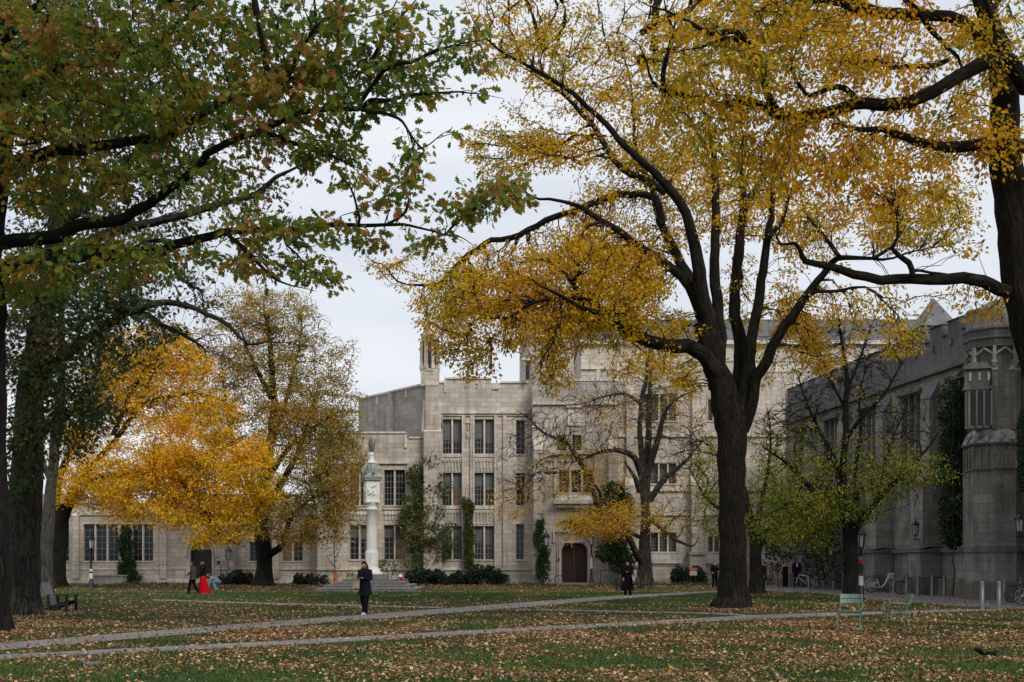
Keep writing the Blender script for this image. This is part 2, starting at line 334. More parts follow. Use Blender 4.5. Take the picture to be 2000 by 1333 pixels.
# ---------------------------------------------------------------- trees
def smooth_limb(pts, step=0.35):
    """pts list of (Vector, r) -> catmull-rom samples"""
    out = []
    n = len(pts)
    for i in range(n-1):
        p0, p1, p2, p3 = [pts[min(max(j, 0), n-1)] for j in (i-1, i, i+1, i+2)]
        L = (p2[0]-p1[0]).length; k = max(2, int(L/step))
        for j in range(k):
            t = j/k; t2 = t*t; t3 = t2*t
            v = 0.5*((2*p1[0])+(p2[0]-p0[0])*t+(2*p0[0]-5*p1[0]+4*p2[0]-p3[0])*t2+(3*p1[0]-p0[0]-3*p2[0]+p3[0])*t3)
            out.append((v, p1[1]+(p2[1]-p1[1])*t))
    out.append(pts[-1]); return out
def tree(name, label, cat, base, limbs, blobs, leaf, bark, twigmat, rt=0.008, nleaf=7, spread=0.3, lsize=0.17, tmpl=OAK, group=None,
         flute=0.06, zmin=2.5, wig=0.05, droop=0.5, flat=0.5, gap=0.35, gfreq=0.5, sides=14, bare=None, thin=1.0, trunkname='trunk', twigsides=4, minr=0.0, barek=42.0, yoff=0.0, rlimb=1.0):
    root = thing(name, label, cat, base, 0, group)
    tr = MB(); nodes = []  # (pos, dir, rad, pathid)
    for li, (pts, Y0, Y1) in enumerate(limbs):
        n = len(pts); raw = []
        for i, p in enumerate(pts):
            Y = Y0+(Y1-Y0)*i/max(1, n-1)
            raw.append((W(p[0], p[1], Y), p[2]/F*Y*(rlimb if li else 1.0)))
        sm = smooth_limb(raw, 0.3)
        seed = li*7.3+len(label)
        P = []
        for i, (v, r) in enumerate(sm):
            k = 0 if (li == 0 and i < 3) else 1; f2_ = 2.2
            w = wig*min(1.0, 0.5+r*2)*k
            P.append(v+Vector((noise.noise(v*0.9+Vector((seed, 0, 0))), noise.noise(v*0.9+Vector((0, seed, 0))), noise.noise(v*0.9+Vector((0, 0, seed)))))*w+Vector((noise.noise(v*f2_+Vector((seed, 9, 0))), 0, noise.noise(v*f2_+Vector((9, 0, seed)))))*w*0.8)
        Rr = [r*(1-.8*(i/max(1, len(sm)-1))**3) if li else r for i, (v, r) in enumerate(sm)]
        if li == 0:
            z0 = P[0].z; P = [P[0]-Vector((0, 0, .5)), P[0]-Vector((0, 0, .25))]+P; Rr = [Rr[0]*1.05, Rr[0]*1.02]+Rr; P[3] = Vector((P[2].x*.7+P[3].x*.3, P[2].y, P[3].z))
            def lob(p, th, i, z0=z0):
                fl = min(1.0, max(0.0, 1-(p.z-z0)/1.1))
                return 1+flute*(math.sin(5*th+p.z*0.4)*0.5+math.sin(8*th-p.z*0.7+1)*0.3+noise.noise(Vector((math.cos(th)*2, math.sin(th)*2, p.z*0.8)))*0.8)+fl*fl*(0.16*max(0, math.sin(3*th+1))+0.12*math.sin(5*th)+0.08*math.sin(8*th+2))
            tr.tube(P, Rr, 32, lob=lob)
        else:
            def lob2(p, th, i): return 1+flute*1.2*noise.noise(Vector((math.cos(th)*1.5, math.sin(th)*1.5, i*0.35+seed)))
            tr.tube(P, Rr, sides if Rr[0] > 0.08 else 8, lob=lob2)
        for i in range(len(P)-1):
            if P[i].z > zmin: nodes.append((P[i], (P[i+1]-P[i]).normalized(), Rr[i], -1))
    tr.build(trunkname, bark, root, world=True)
    # attractors
    A = []; K = []
    for bl in blobs:
        px, py, rx, ry, Y, rY, lai = bl[:7]; Y += yoff
        larea = (lsize*F/Y)**2*0.30*nleaf
        cnt = max(1, int(math.pi*rx*ry*lai*thin/larea)) if not (len(bl) > 7) else int(math.pi*rx*ry*(Y/F)**2*lai*barek)
        got = 0; tries = 0
        while got < cnt and tries < cnt*6:
            tries += 1
            v = rng.normal(size=3); v /= np.linalg.norm(v); v *= rng.random()**(1/2.3)
            Yp = Y+v[1]*rY; p = W(px+v[0]*rx, py+v[2]*ry, Yp)
            nv = noise.noise(p*gfreq)*0.7+noise.noise(p*gfreq*2.7)*0.4
            if nv < (rng.random()-1.0)*gap*2+gap*0.25: continue
            if p.z < 0.6: continue
            A.append(p); K.append(len(bl) > 7 and bl[7] == 'bare'); got += 1
    paths = []
    rem = list(range(len(A)))
    tips = []; tdirs = []
    while rem:
        kd = kdtree.KDTree(len(nodes))
        for i, nd in enumerate(nodes): kd.insert(nd[0], i)
        kd.balance()
        dist = []
        for a in rem:
            co, idx, d = kd.find(A[a]); dist.append((d, a))
        dist.sort(); take = max(40, len(rem)//4)
        for d, a in dist[:take]:
            best = None; p = A[a]
            for co, idx, dd in kd.find_n(p, 10):
                nd = nodes[idx]; v = p-nd[0]; l = v.length
                if l < 1e-3: continue
                c = v.dot(nd[1])/l; cost = l*(1+0.6*(1-c))
                if best is None or cost < best[0]: best = (cost, idx, l)
            if best is None: continue
            nd = nodes[best[1]]; l = best[2]; s = nd[0]; v = p-s
            k = max(2, min(8, int(l/0.3)+1)); mid = s+v*0.4+nd[1]*l*0.22+Vector((0, 0, 0.07*l))
            pid = len(paths); pp = []
            for j in range(k+1):
                t = j/k; q = s*(1-t)**2+mid*2*t*(1-t)+p*t*t
                if 0 < j < k: q = q+Vector(rng.normal(size=3))*0.035*l
                pp.append(q)
            paths.append([pp, nd[3], 1, nd[2], K[a]])
            for j in range(1, k+1):
                nodes.append((pp[j], (pp[j]-pp[j-1]).normalized(), None, pid))
            if not K[a]:
                tips.append(p); tdirs.append((pp[-1]-pp[-2]).normalized())
        ts = set(a for d, a in dist[:take]); rem = [a for a in rem if a not in ts]
    for i in range(len(paths)-1, -1, -1):
        pa = paths[i][1]
        if pa >= 0: paths[pa][2] += paths[i][2]
    tw = MB()
    for pp, pa, c, pr, b in paths:
        r0 = max(minr, rt*(c**0.5)*1.1)
        if pr: r0 = min(r0, pr*0.85)
        elif pa >= 0: r0 = min(r0, rt*(paths[pa][2]**0.5))
        k = len(pp)-1; r1 = max(rt*0.7, minr)
        tw.tube(pp, [r0+(r1-r0)*j/k for j in range(k+1)], twigsides if r0 < 0.05 else 7, cap=False)
    if tw.v: tw.build('branches', twigmat, root, world=True, uv=(bark == twigmat))
    if tips:
        P, D, NR, S, rnd = sprig_leaves(tips, tdirs, nleaf, spread, lsize, droop, flat)
        leaf_mesh('crown', P, D, NR, S, tmpl, rnd, leaf, root)
        print(name, len(P), 'leaves', len(paths), 'twigs')
    return root
# ---------------------------------------------------------------- camera, world, light
cam = bpy.data.cameras.new('camera'); co = bpy.data.objects.new('camera', cam); col.objects.link(co)
co.location = (0, 0, CH); co.rotation_euler = (R(90), 0, 0)
cam.sensor_width = 36.0; cam.lens = 36.0*F/2000.0; cam.shift_y = (HY-666.5)/2000.0
cam.clip_start = 0.1; cam.clip_end = 3000
scene.camera = co
SUN_EL = R(40); SUN_AZ = R(-32)  # sun behind the camera, to the right
sd = Vector((math.cos(SUN_EL)*math.sin(-SUN_AZ), -math.cos(SUN_EL)*math.cos(SUN_AZ), math.sin(SUN_EL)))
sl = bpy.data.lights.new('sun', 'SUN'); sl.energy = 2.2; sl.angle = R(22); sl.color = (1.0, 0.95, 0.87)
so = bpy.data.objects.new('sun', sl); col.objects.link(so); so.rotation_euler = sd.to_track_quat('Z', 'Y').to_euler(); so.location = (30, -30, 60)
w = bpy.data.worlds.new('World'); scene.world = w; w.use_nodes = True; nt = w.node_tree
bg = nt.nodes['Background']; sky = N(nt, 'ShaderNodeTexSky', sky_type='NISHITA'); sky.sun_disc = False
sky.sun_elevation = SUN_EL; sky.sun_rotation = math.atan2(sd.x, sd.y)
tc = N(nt, 'ShaderNodeTexCoord'); mp = N(nt, 'ShaderNodeMapping'); mp.inputs['Scale'].default_value = (1.2, 1.2, 5.0)
nt.links.new(tc.outputs['Generated'], mp.inputs['Vector'])
nz = N(nt, 'ShaderNodeTexNoise', Scale=1.6, Detail=6.0, Roughness=0.55); nt.links.new(mp.outputs[0], nz.inputs['Vector'])
cl = ramp(nt, [(0.3, (6.8, 7.4, 8.4)), (0.7, (9.5, 9.7, 10.1))], nz.outputs[0])
mx = N(nt, 'ShaderNodeMix', data_type='RGBA'); mx.inputs['Factor'].default_value = 0.93
nt.links.new(sky.outputs[0], mx.inputs[6]); nt.links.new(cl.outputs[0], mx.inputs[7])
nt.links.new(mx.outputs[2], bg.inputs['Color']); bg.inputs['Strength'].default_value = 0.1
scene.view_settings.view_transform = 'Standard'; scene.view_settings.look = 'None'; scene.view_settings.exposure = 0.0; scene.view_settings.gamma = 1.0
scene.cycles.max_bounces = 6; scene.cycles.diffuse_bounces = 3; scene.cycles.glossy_bounces = 2; scene.cycles.transmission_bounces = 3; scene.cycles.transparent_max_bounces = 4

# ---------------------------------------------------------------- ground
PATHS = {
 'A': ([(-400, 1293), (0, 1259), (250, 1238), (500, 1218), (700, 1203), (1000, 1179.5), (1200, 1165), (1390, 1155), (1500, 1150)],
       [(-400, 1312), (0, 1273), (250, 1251), (500, 1229.5), (700, 1213.5), (1000, 1190), (1200, 1172), (1390, 1158.5), (1500, 1154)]),
 'B': ([(-400, 1316), (0, 1281), (500, 1256), (1000, 1228.6), (1250, 1215), (1500, 1201.5), (1650, 1197.5), (1800, 1193.5), (1960, 1190)],
       [(-400, 1328), (0, 1290), (500, 1265.6), (1000, 1237), (1250, 1223), (1500, 1210), (1650, 1204.5), (1800, 1198.5), (1960, 1193.5)]),
 'C': ([(300, 1171.5), (500, 1178), (700, 1182.5), (860, 1186.5)], [(300, 1174), (500, 1181), (700, 1185.5), (860, 1189)]),
 'D': ([(1010, 1189.8), (1200, 1194), (1400, 1198), (1470, 1202.5)], [(1010, 1192.6), (1200, 1197), (1400, 1201), (1470, 1206)]),
 'P': ([(1480, 1142), (1640, 1142), (1700, 1142), (1900, 1142), (2300, 1142)], [(1480, 1154), (1600, 1160), (1700, 1172), (1900, 1187), (2300, 1204)]),
}
def on_path(X, Y, m=0.0):
    px = 1000+X/Y*F; py = HY+CH*F/Y; r = np.zeros(np.shape(X), dtype=bool)
    for k, (u, l) in PATHS.items():
        ux = [p[0] for p in u]; uy = [p[1] for p in u]; lx = [p[0] for p in l]; ly = [p[1] for p in l]
        r |= (px > ux[0]) & (px < ux[-1]) & (py > np.interp(px, ux, uy)+m) & (py < np.interp(px, lx, ly)-m)
    return r
def vnoise(X, Y, s, seed=0.0):
    out = np.empty(len(X))
    for i in range(len(X)): out[i] = noise.noise(Vector((X[i]*s+seed, Y[i]*s-seed, seed*3.1)))
    return out
def litter(X, Y):
    """0..1 leaf litter density"""
    px = 1000+X/Y*F; py = HY+CH*F/Y
    base = np.interp(py, [1140, 1146, 1156, 1160, 1170, 1176, 1190, 1215, 1250, 1275, 1333, 1500], [0.75, 0.8, 0.5, 0.1, 0.12, 0.5, 0.8, 0.62, 0.8, 0.58, 0.44, 0.5])
    rt = (px > 1130) & (px < 1420) & (py > 1163) & (py < 1190); base = np.where(rt, 0.08+0.5*(py > 1184), base)
    r2 = (px > 1470) & (px < 1860) & (py < 1184) & (py > 1155); base = np.where(r2, np.where(py > 1176, 0.55, 0.3), base)
    lf = (px < 330) & (py > 1155) & (py < 1177); base = np.where(lf, 0.3, base)
    return base
xs = np.concatenate([[-900, -300, -120, -70], np.arange(-45, 45.1, 0.6), [70, 120, 300, 900]])
ys = np.concatenate([[-300, -60, -10, 5], np.arange(12, 92, 0.6), [110, 200, 500, 2500]])
XX, YY = np.meshgrid(xs, ys); sh = XX.shape
lv = litter(XX.ravel(), np.maximum(YY.ravel(), 12.0)).reshape(sh)
me = bpy.data.meshes.new('lawn'); V = np.stack([XX.ravel(), YY.ravel(), np.zeros(XX.size)], 1)
idx = np.arange(XX.size).reshape(sh); Fc = np.stack([idx[:-1, :-1].ravel(), idx[:-1, 1:].ravel(), idx[1:, 1:].ravel(), idx[1:, :-1].ravel()], 1)
me.from_pydata(V.tolist(), [], Fc.tolist()); at = me.attributes.new('lit', 'FLOAT', 'POINT'); at.data.foreach_set('value', lv.ravel().astype(np.float32))
gm, nt, b = newmat('lawn_ground'); L = nt.links.new
tc = N(nt, 'ShaderNodeTexCoord'); n1 = N(nt, 'ShaderNodeTexNoise', Scale=0.8, Detail=6.0, Roughness=0.65); L(tc.outputs['Object'], n1.inputs['Vector'])
n2 = N(nt, 'ShaderNodeTexNoise', Scale=14.0, Detail=4.0); L(tc.outputs['Object'], n2.inputs['Vector'])
at = N(nt, 'ShaderNodeAttribute', attribute_name='lit')
ad = N(nt, 'ShaderNodeMath', operation='ADD'); L(at.outputs['Fac'], ad.inputs[0]); L(n1.outputs[0], ad.inputs[1])
fr = ramp(nt, [(0.80, (0, 0, 0)), (1.25 if False else 1.0, (1, 1, 1))], None); 
sc = N(nt, 'ShaderNodeMath', operation='MULTIPLY'); sc.inputs[1].default_value = 0.8; L(ad.outputs[0], sc.inputs[0]); L(sc.outputs[0], fr.inputs[0])
gr = ramp(nt, [(0.3, (0.03, 0.058, 0.012)), (0.6, (0.058, 0.10, 0.02)), (0.8, (0.085, 0.12, 0.03))], n2.outputs[0])
br = ramp(nt, [(0.3, (0.03, 0.018, 0.012)), (0.7, (0.10, 0.06, 0.035))], n2.outputs[0])
mx = N(nt, 'ShaderNodeMix', data_type='RGBA'); L(fr.outputs[0], mx.inputs['Factor']); L(gr.outputs[0], mx.inputs[6]); L(br.outputs[0], mx.inputs[7])
L(mx.outputs[2], b.inputs['Base Color']); b.inputs['Roughness'].default_value = 0.95; b.inputs['Specular IOR Level'].default_value = 0.1; bump(nt, b, n2.outputs[0], 0.6, 0.05)
me.materials.append(gm); o = bpy.data.objects.new('lawn', me); col.objects.link(o); tag(o, 'green lawn under fallen leaves', None, None, 'structure')
def path_strip(name, key, mat, label, z=0.012):
    u, l = PATHS[key]; mb = MB(); k = 60
    ux = np.linspace(u[0][0], u[-1][0], k); uy = np.interp(ux, [p[0] for p in u], [p[1] for p in u]); ly = np.interp(ux, [p[0] for p in l], [p[1] for p in l])
    a = [(*G(ux[i], uy[i]), z) for i in range(k)]; c = [(*G(ux[i], ly[i]), z) for i in range(k)]
    for i in range(k-1):
        mb.quad(c[i], c[i+1], a[i+1], a[i])
    return tag(mb.build(name, mat), label, None, None, 'structure')
pm, nt, b = newmat('slab_path'); uvn = N(nt, 'ShaderNodeTexCoord'); br = N(nt, 'ShaderNodeTexBrick', Scale=1.0, offset=0.5)
mp = N(nt, 'ShaderNodeMapping'); mp.inputs['Rotation'].default_value = (0, 0, R(-27)); nt.links.new(uvn.outputs['Object'], mp.inputs['Vector']); nt.links.new(mp.outputs[0], br.inputs['Vector'])
br.inputs['Brick Width'].default_value = 2.4; br.inputs['Row Height'].default_value = 1.5; br.inputs['Mortar Size'].default_value = 0.012
br.inputs['Color1'].default_value = (.23, .215, .205, 1); br.inputs['Color2'].default_value = (.18, .17, .165, 1); br.inputs['Mortar'].default_value = (.06, .055, .05, 1)
nz = N(nt, 'ShaderNodeTexNoise', Scale=2.5, Detail=8.0, Roughness=0.7); nt.links.new(uvn.outputs['Object'], nz.inputs['Vector'])
rr = ramp(nt, [(0.3, (0.7, 0.7, 0.7)), (0.7, (1.15, 1.15, 1.15))], nz.outputs[0]); m2 = N(nt, 'ShaderNodeMix', data_type='RGBA', blend_type='MULTIPLY'); m2.inputs['Factor'].default_value = 1
nt.links.new(br.outputs[0], m2.inputs[6]); nt.links.new(rr.outputs[0], m2.inputs[7]); nt.links.new(m2.outputs[2], b.inputs['Base Color']); b.inputs['Roughness'].default_value = 0.85; bump(nt, b, nz.outputs[0], 0.3, 0.01)
path_strip('path', 'A', pm, 'grey slab path crossing the lawn from lower left to the gatehouse', 0.024)
path_strip('path', 'B', pm, 'grey slab path nearest the camera running across the lawn', 0.020)
path_strip('path', 'C', pm, 'thin pale path behind the leaf strewn lawn', 0.016)
path_strip('path', 'D', pm, 'narrow path between the two slab paths', 0.016)
pv = MB(); E = [G(1480, 1154), G(1600, 1160), G(1700, 1172), G(1900, 1187), G(2300, 1204)]
pv.poly([(x, y, 0.012) for x, y in E]+[(34, 35, 0.012), (34, 80, 0.012), (13.4, 80, 0.012)])
tag(pv.build('pavement', M['pave']), 'dark paved walk along the grey stone building', None, None, 'structure')
pv = MB(); pv.poly([(x, y, 0.008) for x, y in (G(1050, 1140.5), G(1165, 1140.5), G(1160, 1136), (2.5, 92))])
# scatter leaves
def scatter(n, ylo, yhi, pw):
    Y = (ylo**pw+(yhi**pw-ylo**pw)*rng.random(n))**(1/pw); X = (rng.random(n)-0.5)*Y*1.16
    return X, Y
def fallen():
    Ps = []; 
    X1, Y1 = scatter(170000, 15.2, 32, 1.6); X2, Y2 = scatter(225000, 30, 84, 1.0)
    X = np.concatenate([X1, X2]); Y = np.concatenate([Y1, Y2])
    d = litter(X, Y); nzv = vnoise(X, Y, 0.45)*0.8+vnoise(X, Y, 1.7, 5)*0.5
    prob = np.clip(d+nzv*1.7-0.12, 0.02, 1.0)*np.interp(Y, [15, 40, 60, 84], [0.85, 0.9, 0.6, 0.6])
    op = on_path(X, Y); prob = np.where(op, 0.11, prob)
    keep = rng.random(len(X)) < prob
    X = X[keep]; Y = Y[keep]
    for bx, by, br, bn in ((7.85, 40.0, .95, 1500), (-12.7, 27, 1.1, 1200), (-15.4, 35.2, 1.1, 1200), (8.7, 74, 1.0, 900), (14.8, 47.2, .7, 700), (12.4, 57, .7, 600), (-16.2, 73.5, 1.0, 800), (-28.3, 70, 1.0, 600)):
        a = rng.random(bn)*6.283; rr = br*(.75+abs(rng.normal(size=bn))*.55); X = np.concatenate([X, bx+np.cos(a)*rr]); Y = np.concatenate([Y, by+np.sin(a)*rr])
    n = len(X)
    P = np.stack([X, Y, 0.025+0.03*rng.random(n)], 1)
    a = rng.random(n)*6.283; D = np.stack([np.cos(a), np.sin(a), rng.normal(size=n)*0.35], 1)
    NR = rng.normal(size=(n, 3))*0.45; NR[:, 2] += 1
    S = (0.028+0.052*rng.random(n)**2.0)*np.interp(Y, [15, 40, 80], [1.0, 1.25, 1.7])
    r = np.clip(rng.beta(2.2, 1.9, n)*0.94+(rng.random(n) < 0.05)*0.3, 0, 1)
    r = np.where((rng.random(n) < 0.03), 0.93, r)
    o = leaf_mesh('fallen_leaves', P, D, NR, S, CURL, r, M['litter']); tag(o, 'brown and tan fallen leaves scattered over the lawn', 'leaf litter', None, 'stuff')
    print('fallen', n)
fallen()
def grass():
    X, Y = scatter(470000, 15.2, 60, 0.7)
    d = litter(X, Y); nzv = vnoise(X, Y, 0.45)*0.8
    keep = (~on_path(X, Y)) & (rng.random(len(X)) < np.clip(1.1-d*0.75-nzv*0.8, 0.1, 1)) & (np.hypot((X-7.8), (Y-40)) > 1.2)
    X = X[keep]; Y = Y[keep]; n = len(X)
    P = np.stack([X, Y, np.zeros(n)], 1); D = np.stack([rng.normal(size=n)*0.5, rng.normal(size=n)*0.5, np.ones(n)], 1)
    NR = np.stack([rng.normal(size=n), rng.normal(size=n), np.zeros(n)], 1)
    S = (0.035+0.05*rng.random(n))
    T = np.array([(0, .12, 0), (1, 0, 0), (0, -.12, 0)])
    T = T*np.array([1, 1.6, 1])
    o = leaf_mesh('grass', P, D, NR, S, T, rng.random(n), M['blade']); tag(o, 'short green grass blades between the fallen leaves', 'grass', None, 'stuff')
    print('grass', n)
grass()
# ---------------------------------------------------------------- facades
class Fac:
    def __init__(s, p0, ang): s.p0 = p0; s.t = (math.cos(ang), math.sin(ang)); s.n = (math.sin(ang), -math.cos(ang)); s.ang = ang
    def pt(s, u, z, d=0.0): return (s.p0[0]+s.t[0]*u+s.n[0]*d, s.p0[1]+s.t[1]*u+s.n[1]*d, z)
    def box(s, mb, u0, u1, z0, z1, d0, d1, mi=0):  # d0<d1 outward
        a = lambda u, z, d: s.pt(u, z, d)
        mb.hexa([a(u0, z0, d1), a(u1, z0, d1), a(u1, z0, d0), a(u0, z0, d0), a(u0, z1, d1), a(u1, z1, d1), a(u1, z1, d0), a(u0, z1, d0)], mi)
    def wedge(s, mb, u0, u1, z0, z1, d0, d1, mi=0):  # slope from (z0,d1) up to (z1,d0)
        a = s.pt
        mb.hexa([a(u0, z0, d1), a(u1, z0, d1), a(u1, z0, d0), a(u0, z0, d0), a(u0, z1, d0+0.02), a(u1, z1, d0+0.02), a(u1, z1, d0), a(u0, z1, d0)], mi)
    def wall(s, mb, u0, u1, z0, z1, ops, rev=0.35, mi=0):
        us = sorted(set([u0, u1]+[x for o in ops for x in o[:2]])); zs = sorted(set([z0, z1]+[x for o in ops for x in o[2:4]]))
        us = [u for u in us if u0 <= u <= u1]; zs = [z for z in zs if z0 <= z <= z1]
        for i in range(len(us)-1):
            for j in range(len(zs)-1):
                uc = (us[i]+us[i+1])/2; zc = (zs[j]+zs[j+1])/2
                if any(o[0] < uc < o[1] and o[2] < zc < o[3] for o in ops): continue
                mb.quad(s.pt(us[i], zs[j]), s.pt(us[i+1], zs[j]), s.pt(us[i+1], zs[j+1]), s.pt(us[i], zs[j+1]), mi)
        for o in ops:
            a, b, c, d = o[:4]
            mb.quad(s.pt(a, c), s.pt(b, c), s.pt(b, c, -rev), s.pt(a, c, -rev), mi); mb.quad(s.pt(a, d, -rev), s.pt(b, d, -rev), s.pt(b, d), s.pt(a, d), mi)
            mb.quad(s.pt(a, c), s.pt(a, c, -rev), s.pt(a, d, -rev), s.pt(a, d), mi); mb.quad(s.pt(b, c, -rev), s.pt(b, c), s.pt(b, d), s.pt(b, d, -rev), mi)
    def window(s, root, u0, u1, z0, z1, lights=2, rev=0.3, nx=2, nz=5, amber=(), blind=0.0, trim=M['stone_trim'], head=False):
        fr = MB(); mw = 0.11
        tot = u1-u0; lw = (tot-mw*(lights-1))/lights
        for i in range(lights-1):
            a = u0+lw*(i+1)+mw*i; s.box(fr, a, a+mw, z0, z1, -rev+0.01, -0.07)
        s.box(fr, u0-0.06, u1+0.06, z0-0.10, z0-0.003, -rev+0.01, 0.07)
        if head: s.box(fr, u0-0.05, u1+0.05, z1+0.003, z1+0.09, -0.05, 0.06)
        mu = MB()
        pn = MB(); pa = MB(); bl = MB()
        for i in range(lights):
            a = u0+(lw+mw)*i; b = a+lw
            s.box(mu, a, a+0.045, z0, z1, -rev+0.005, -rev+0.05); s.box(mu, b-0.045, b, z0, z1, -rev+0.005, -rev+0.05)
            for k in range(1, nx): s.box(mu, a+lw*k/nx-0.022, a+lw*k/nx+0.022, z0, z1, -rev+0.005, -rev+0.035)
            for k in range(0, nz+1): zz = z0+(z1-z0)*k/nz; s.box(mu, a+0.045, b-0.045, zz-0.022, zz+0.022, -rev+0.007, -rev+0.032)
            (pa if i in amber else pn).quad(s.pt(a, z0, -rev), s.pt(b, z0, -rev), s.pt(b, z1, -rev), s.pt(a, z1, -rev))
            if blind: bz = z1-(z1-z0)*(blind+0.05*math.sin(i*9+u0*5)); bl.quad(s.pt(a, bz, -rev+0.003), s.pt(b, bz, -rev+0.003), s.pt(b, z1, -rev+0.003), s.pt(a, z1, -rev+0.003))
        o = fr.build('window', trim, root, world=True)
        def sub(mb, nm, m):
            if mb.v:
                oo = mb.build(nm, m, None); 
                me = oo.data; off = Vector(root.location)
                me.transform(Matrix.Translation(-off)); oo.parent = o
        sub(mu, 'muntins', M['muntin']); sub(pn, 'pane', M['glass']); sub(pa, 'pane', M['glass_amber']); sub(bl, 'blind', M['blind'])
        return (u0, u1, z0, z1)
    def parapet(s, mb, u0, u1, z0, zc, zt, mw, gap, th=0.4, d=0.06, mi=0, cap=0.12, start=0.0):
        s.box(mb, u0, u1, z0, zc, -th, d, mi)
        u = u0+start; s_on = True
        while u < u1:
            e = min(u1, u+mw)
            s.box(mb, u, e, zc, zt, -th+0.003, d-0.003, mi); s.box(mb, u-0.05, min(e+0.05, u1+0.05), zt, zt+cap, -th-0.05, d+0.07, mi)
            if e+gap < u1: s.box(mb, e+0.051, e+gap-0.051, zc, zc+cap*0.7, -th-0.04, d+0.06, mi)
            u = e+gap
    def quoins(s, mb, u, z0, z1, d=0.02): pass
def U(px, Y): return gx(px, Y)

# ---- low wing, left
YA = 84.0; f = Fac((0, YA), 0.0)
rt_ = thing('low_wing', 'low cream stone wing with pointed arch doorway behind the golden tree', 'building', (gx(330, YA), YA, 0))
mb = MB(); X0 = gx(-260, YA); X1 = gx(622, YA); zt = gz(992, YA)
def pxop(a, b, t, bt, Y): return (gx(a, Y), gx(b, Y), gz(bt, Y), gz(t, Y))
opsA = []
wl = [(10, 60, 2), (106, 135, 1), (163, 231, 3), (236, 299, 3), (487, 503, 1), (551, 591, 2)]
for a, b, n in wl: opsA.append(pxop(a, b, 1024 if a < 400 else 1058, 1096, YA))
dop = (gx(371, YA), gx(415, YA), 0.0, gz(1056, YA)); 
f.wall(mb, X0, X1, 0, zt, opsA+[dop], 0.35)
# roof slab and back
f.box(mb, X0, X1, zt-0.3, zt-0.02, -12, -0.41); mb.quad(f.pt(X0, 0, -12), f.pt(X1, 0, -12), f.pt(X1, zt, -12), f.pt(X0, zt, -12))
f.box(mb, X0, X1, 0, 0.35, 0.002, 0.16, 1); 
f.box(mb, X0, dop[0]-0.35, 1.02, 1.14, 0.003, 0.10, 1); f.box(mb, dop[1]+0.35, X1, 1.02, 1.14, 0.003, 0.10, 1)
mb.hexa([f.pt(X0, 0.9, 0.1)]*0 or [f.pt(X0, 0.352, 0.06), f.pt(dop[0]-0.4, 0.352, 0.06), f.pt(dop[0]-0.4, 0.352, 0.003), f.pt(X0, 0.352, 0.003), f.pt(X0, 1.0, 0.05), f.pt(dop[0]-0.4, 1.0, 0.05), f.pt(dop[0]-0.4, 1.0, 0.003), f.pt(X0, 1.0, 0.003)], 0)
f.box(mb, X0, X1, zt-0.55, zt-0.35, 0.003, 0.12, 1)
f.parapet(mb, X0, X1, zt, zt+0.25, zt+0.9, 3.0, 1.2, 0.4, 0.0)
for px in (95, 150, 320, 455, 515, 540): u = gx(px, YA); f.box(mb, u-0.25, u+0.25, 0.36, zt-0.6, 0.004, 0.28); f.wedge(mb, u-0.25, u+0.25, zt-0.6, zt-0.36, 0.004, 0.3, 1)
# pointed arch spandrels
uc = (dop[0]+dop[1])/2; hw = (dop[1]-dop[0])/2; zs_ = gz(1082, YA); za = dop[3]
def arch(uc, hw, zs, za, n=10):
    h = za-zs; Rr = (hw*hw+h*h)/(2*hw); pts = []
    amax = math.asin(min(1, h/Rr))
    for i in range(n+1):
        a = amax*i/n; pts.append((uc+hw-Rr+Rr*math.cos(a), zs+Rr*math.sin(a)))
    return pts  # right half from spring to apex
def spandrel(f, mb, uc, hw, zs, za, mi=0, rev=0.35):
    r = arch(uc, hw, zs, za)
    for sgn in (1, -1):
        for i in range(len(r)-1):
            (a, za1), (b, zb1) = r[i], r[i+1]
            A = (uc+sgn*(a-uc), za1); B = (uc+sgn*(b-uc), zb1); C = (uc+sgn*hw, )
            p = [f.pt(A[0], A[1]), f.pt(uc+sgn*hw, A[1]), f.pt(uc+sgn*hw, B[1]), f.pt(B[0], B[1])]
            if sgn < 0: p.reverse()
            mb.poly(p, mi)
            q = [f.pt(A[0], A[1]), f.pt(B[0], B[1]), f.pt(B[0], B[1], -rev), f.pt(A[0], A[1], -rev)]
            mb.poly(q if sgn > 0 else q[::-1], mi)
def archtube(f, mb, uc, hw, zs, za, z0, r, d, mi=0):
    a = arch(uc, hw, zs, za); P = [f.pt(uc+hw, z0, d)]+[f.pt(u, z, d) for u, z in a]
    P += [f.pt(2*uc-u, z, d) for u, z in reversed(a[:-1])]+[f.pt(uc-hw, z0, d)]
    mb.tube(P, r, 6, mi)
spandrel(f, mb, uc, hw, zs_, za)
archtube(f, mb, uc, hw+0.28, zs_-0.1, za+0.4, gz(1088, YA), 0.09, 0.06, 1)
archtube(f, mb, uc, hw+0.03, zs_, za+0.05, 0.0, 0.07, 0.03, 1)
mb.build('wall', [M['stone'], M['stone_trim']], rt_, world=True)
for i, o in enumerate(opsA): f.window(rt_, *o, lights=wl[i][2], nz=6 if wl[i][0] < 400 else 4, nx=2, amber=((0,) if wl[i][0] == 551 else ()))
db = MB(); f.box(db, dop[0], dop[1], 0.02, gz(1074, YA), -0.42, -0.33)
for k in range(1, 6): u = dop[0]+(dop[1]-dop[0])*k/6; f.box(db, u-0.012, u+0.012, 0.1, gz(1076, YA), -0.329, -0.315)
db.build('door', M['door_black'], rt_, world=True)
tp = MB(); f.box(tp, dop[0], dop[1], gz(1073.5, YA), za, -0.43, -0.36); tp.build('tympanum', M['stone_trim'], rt_, world=True)

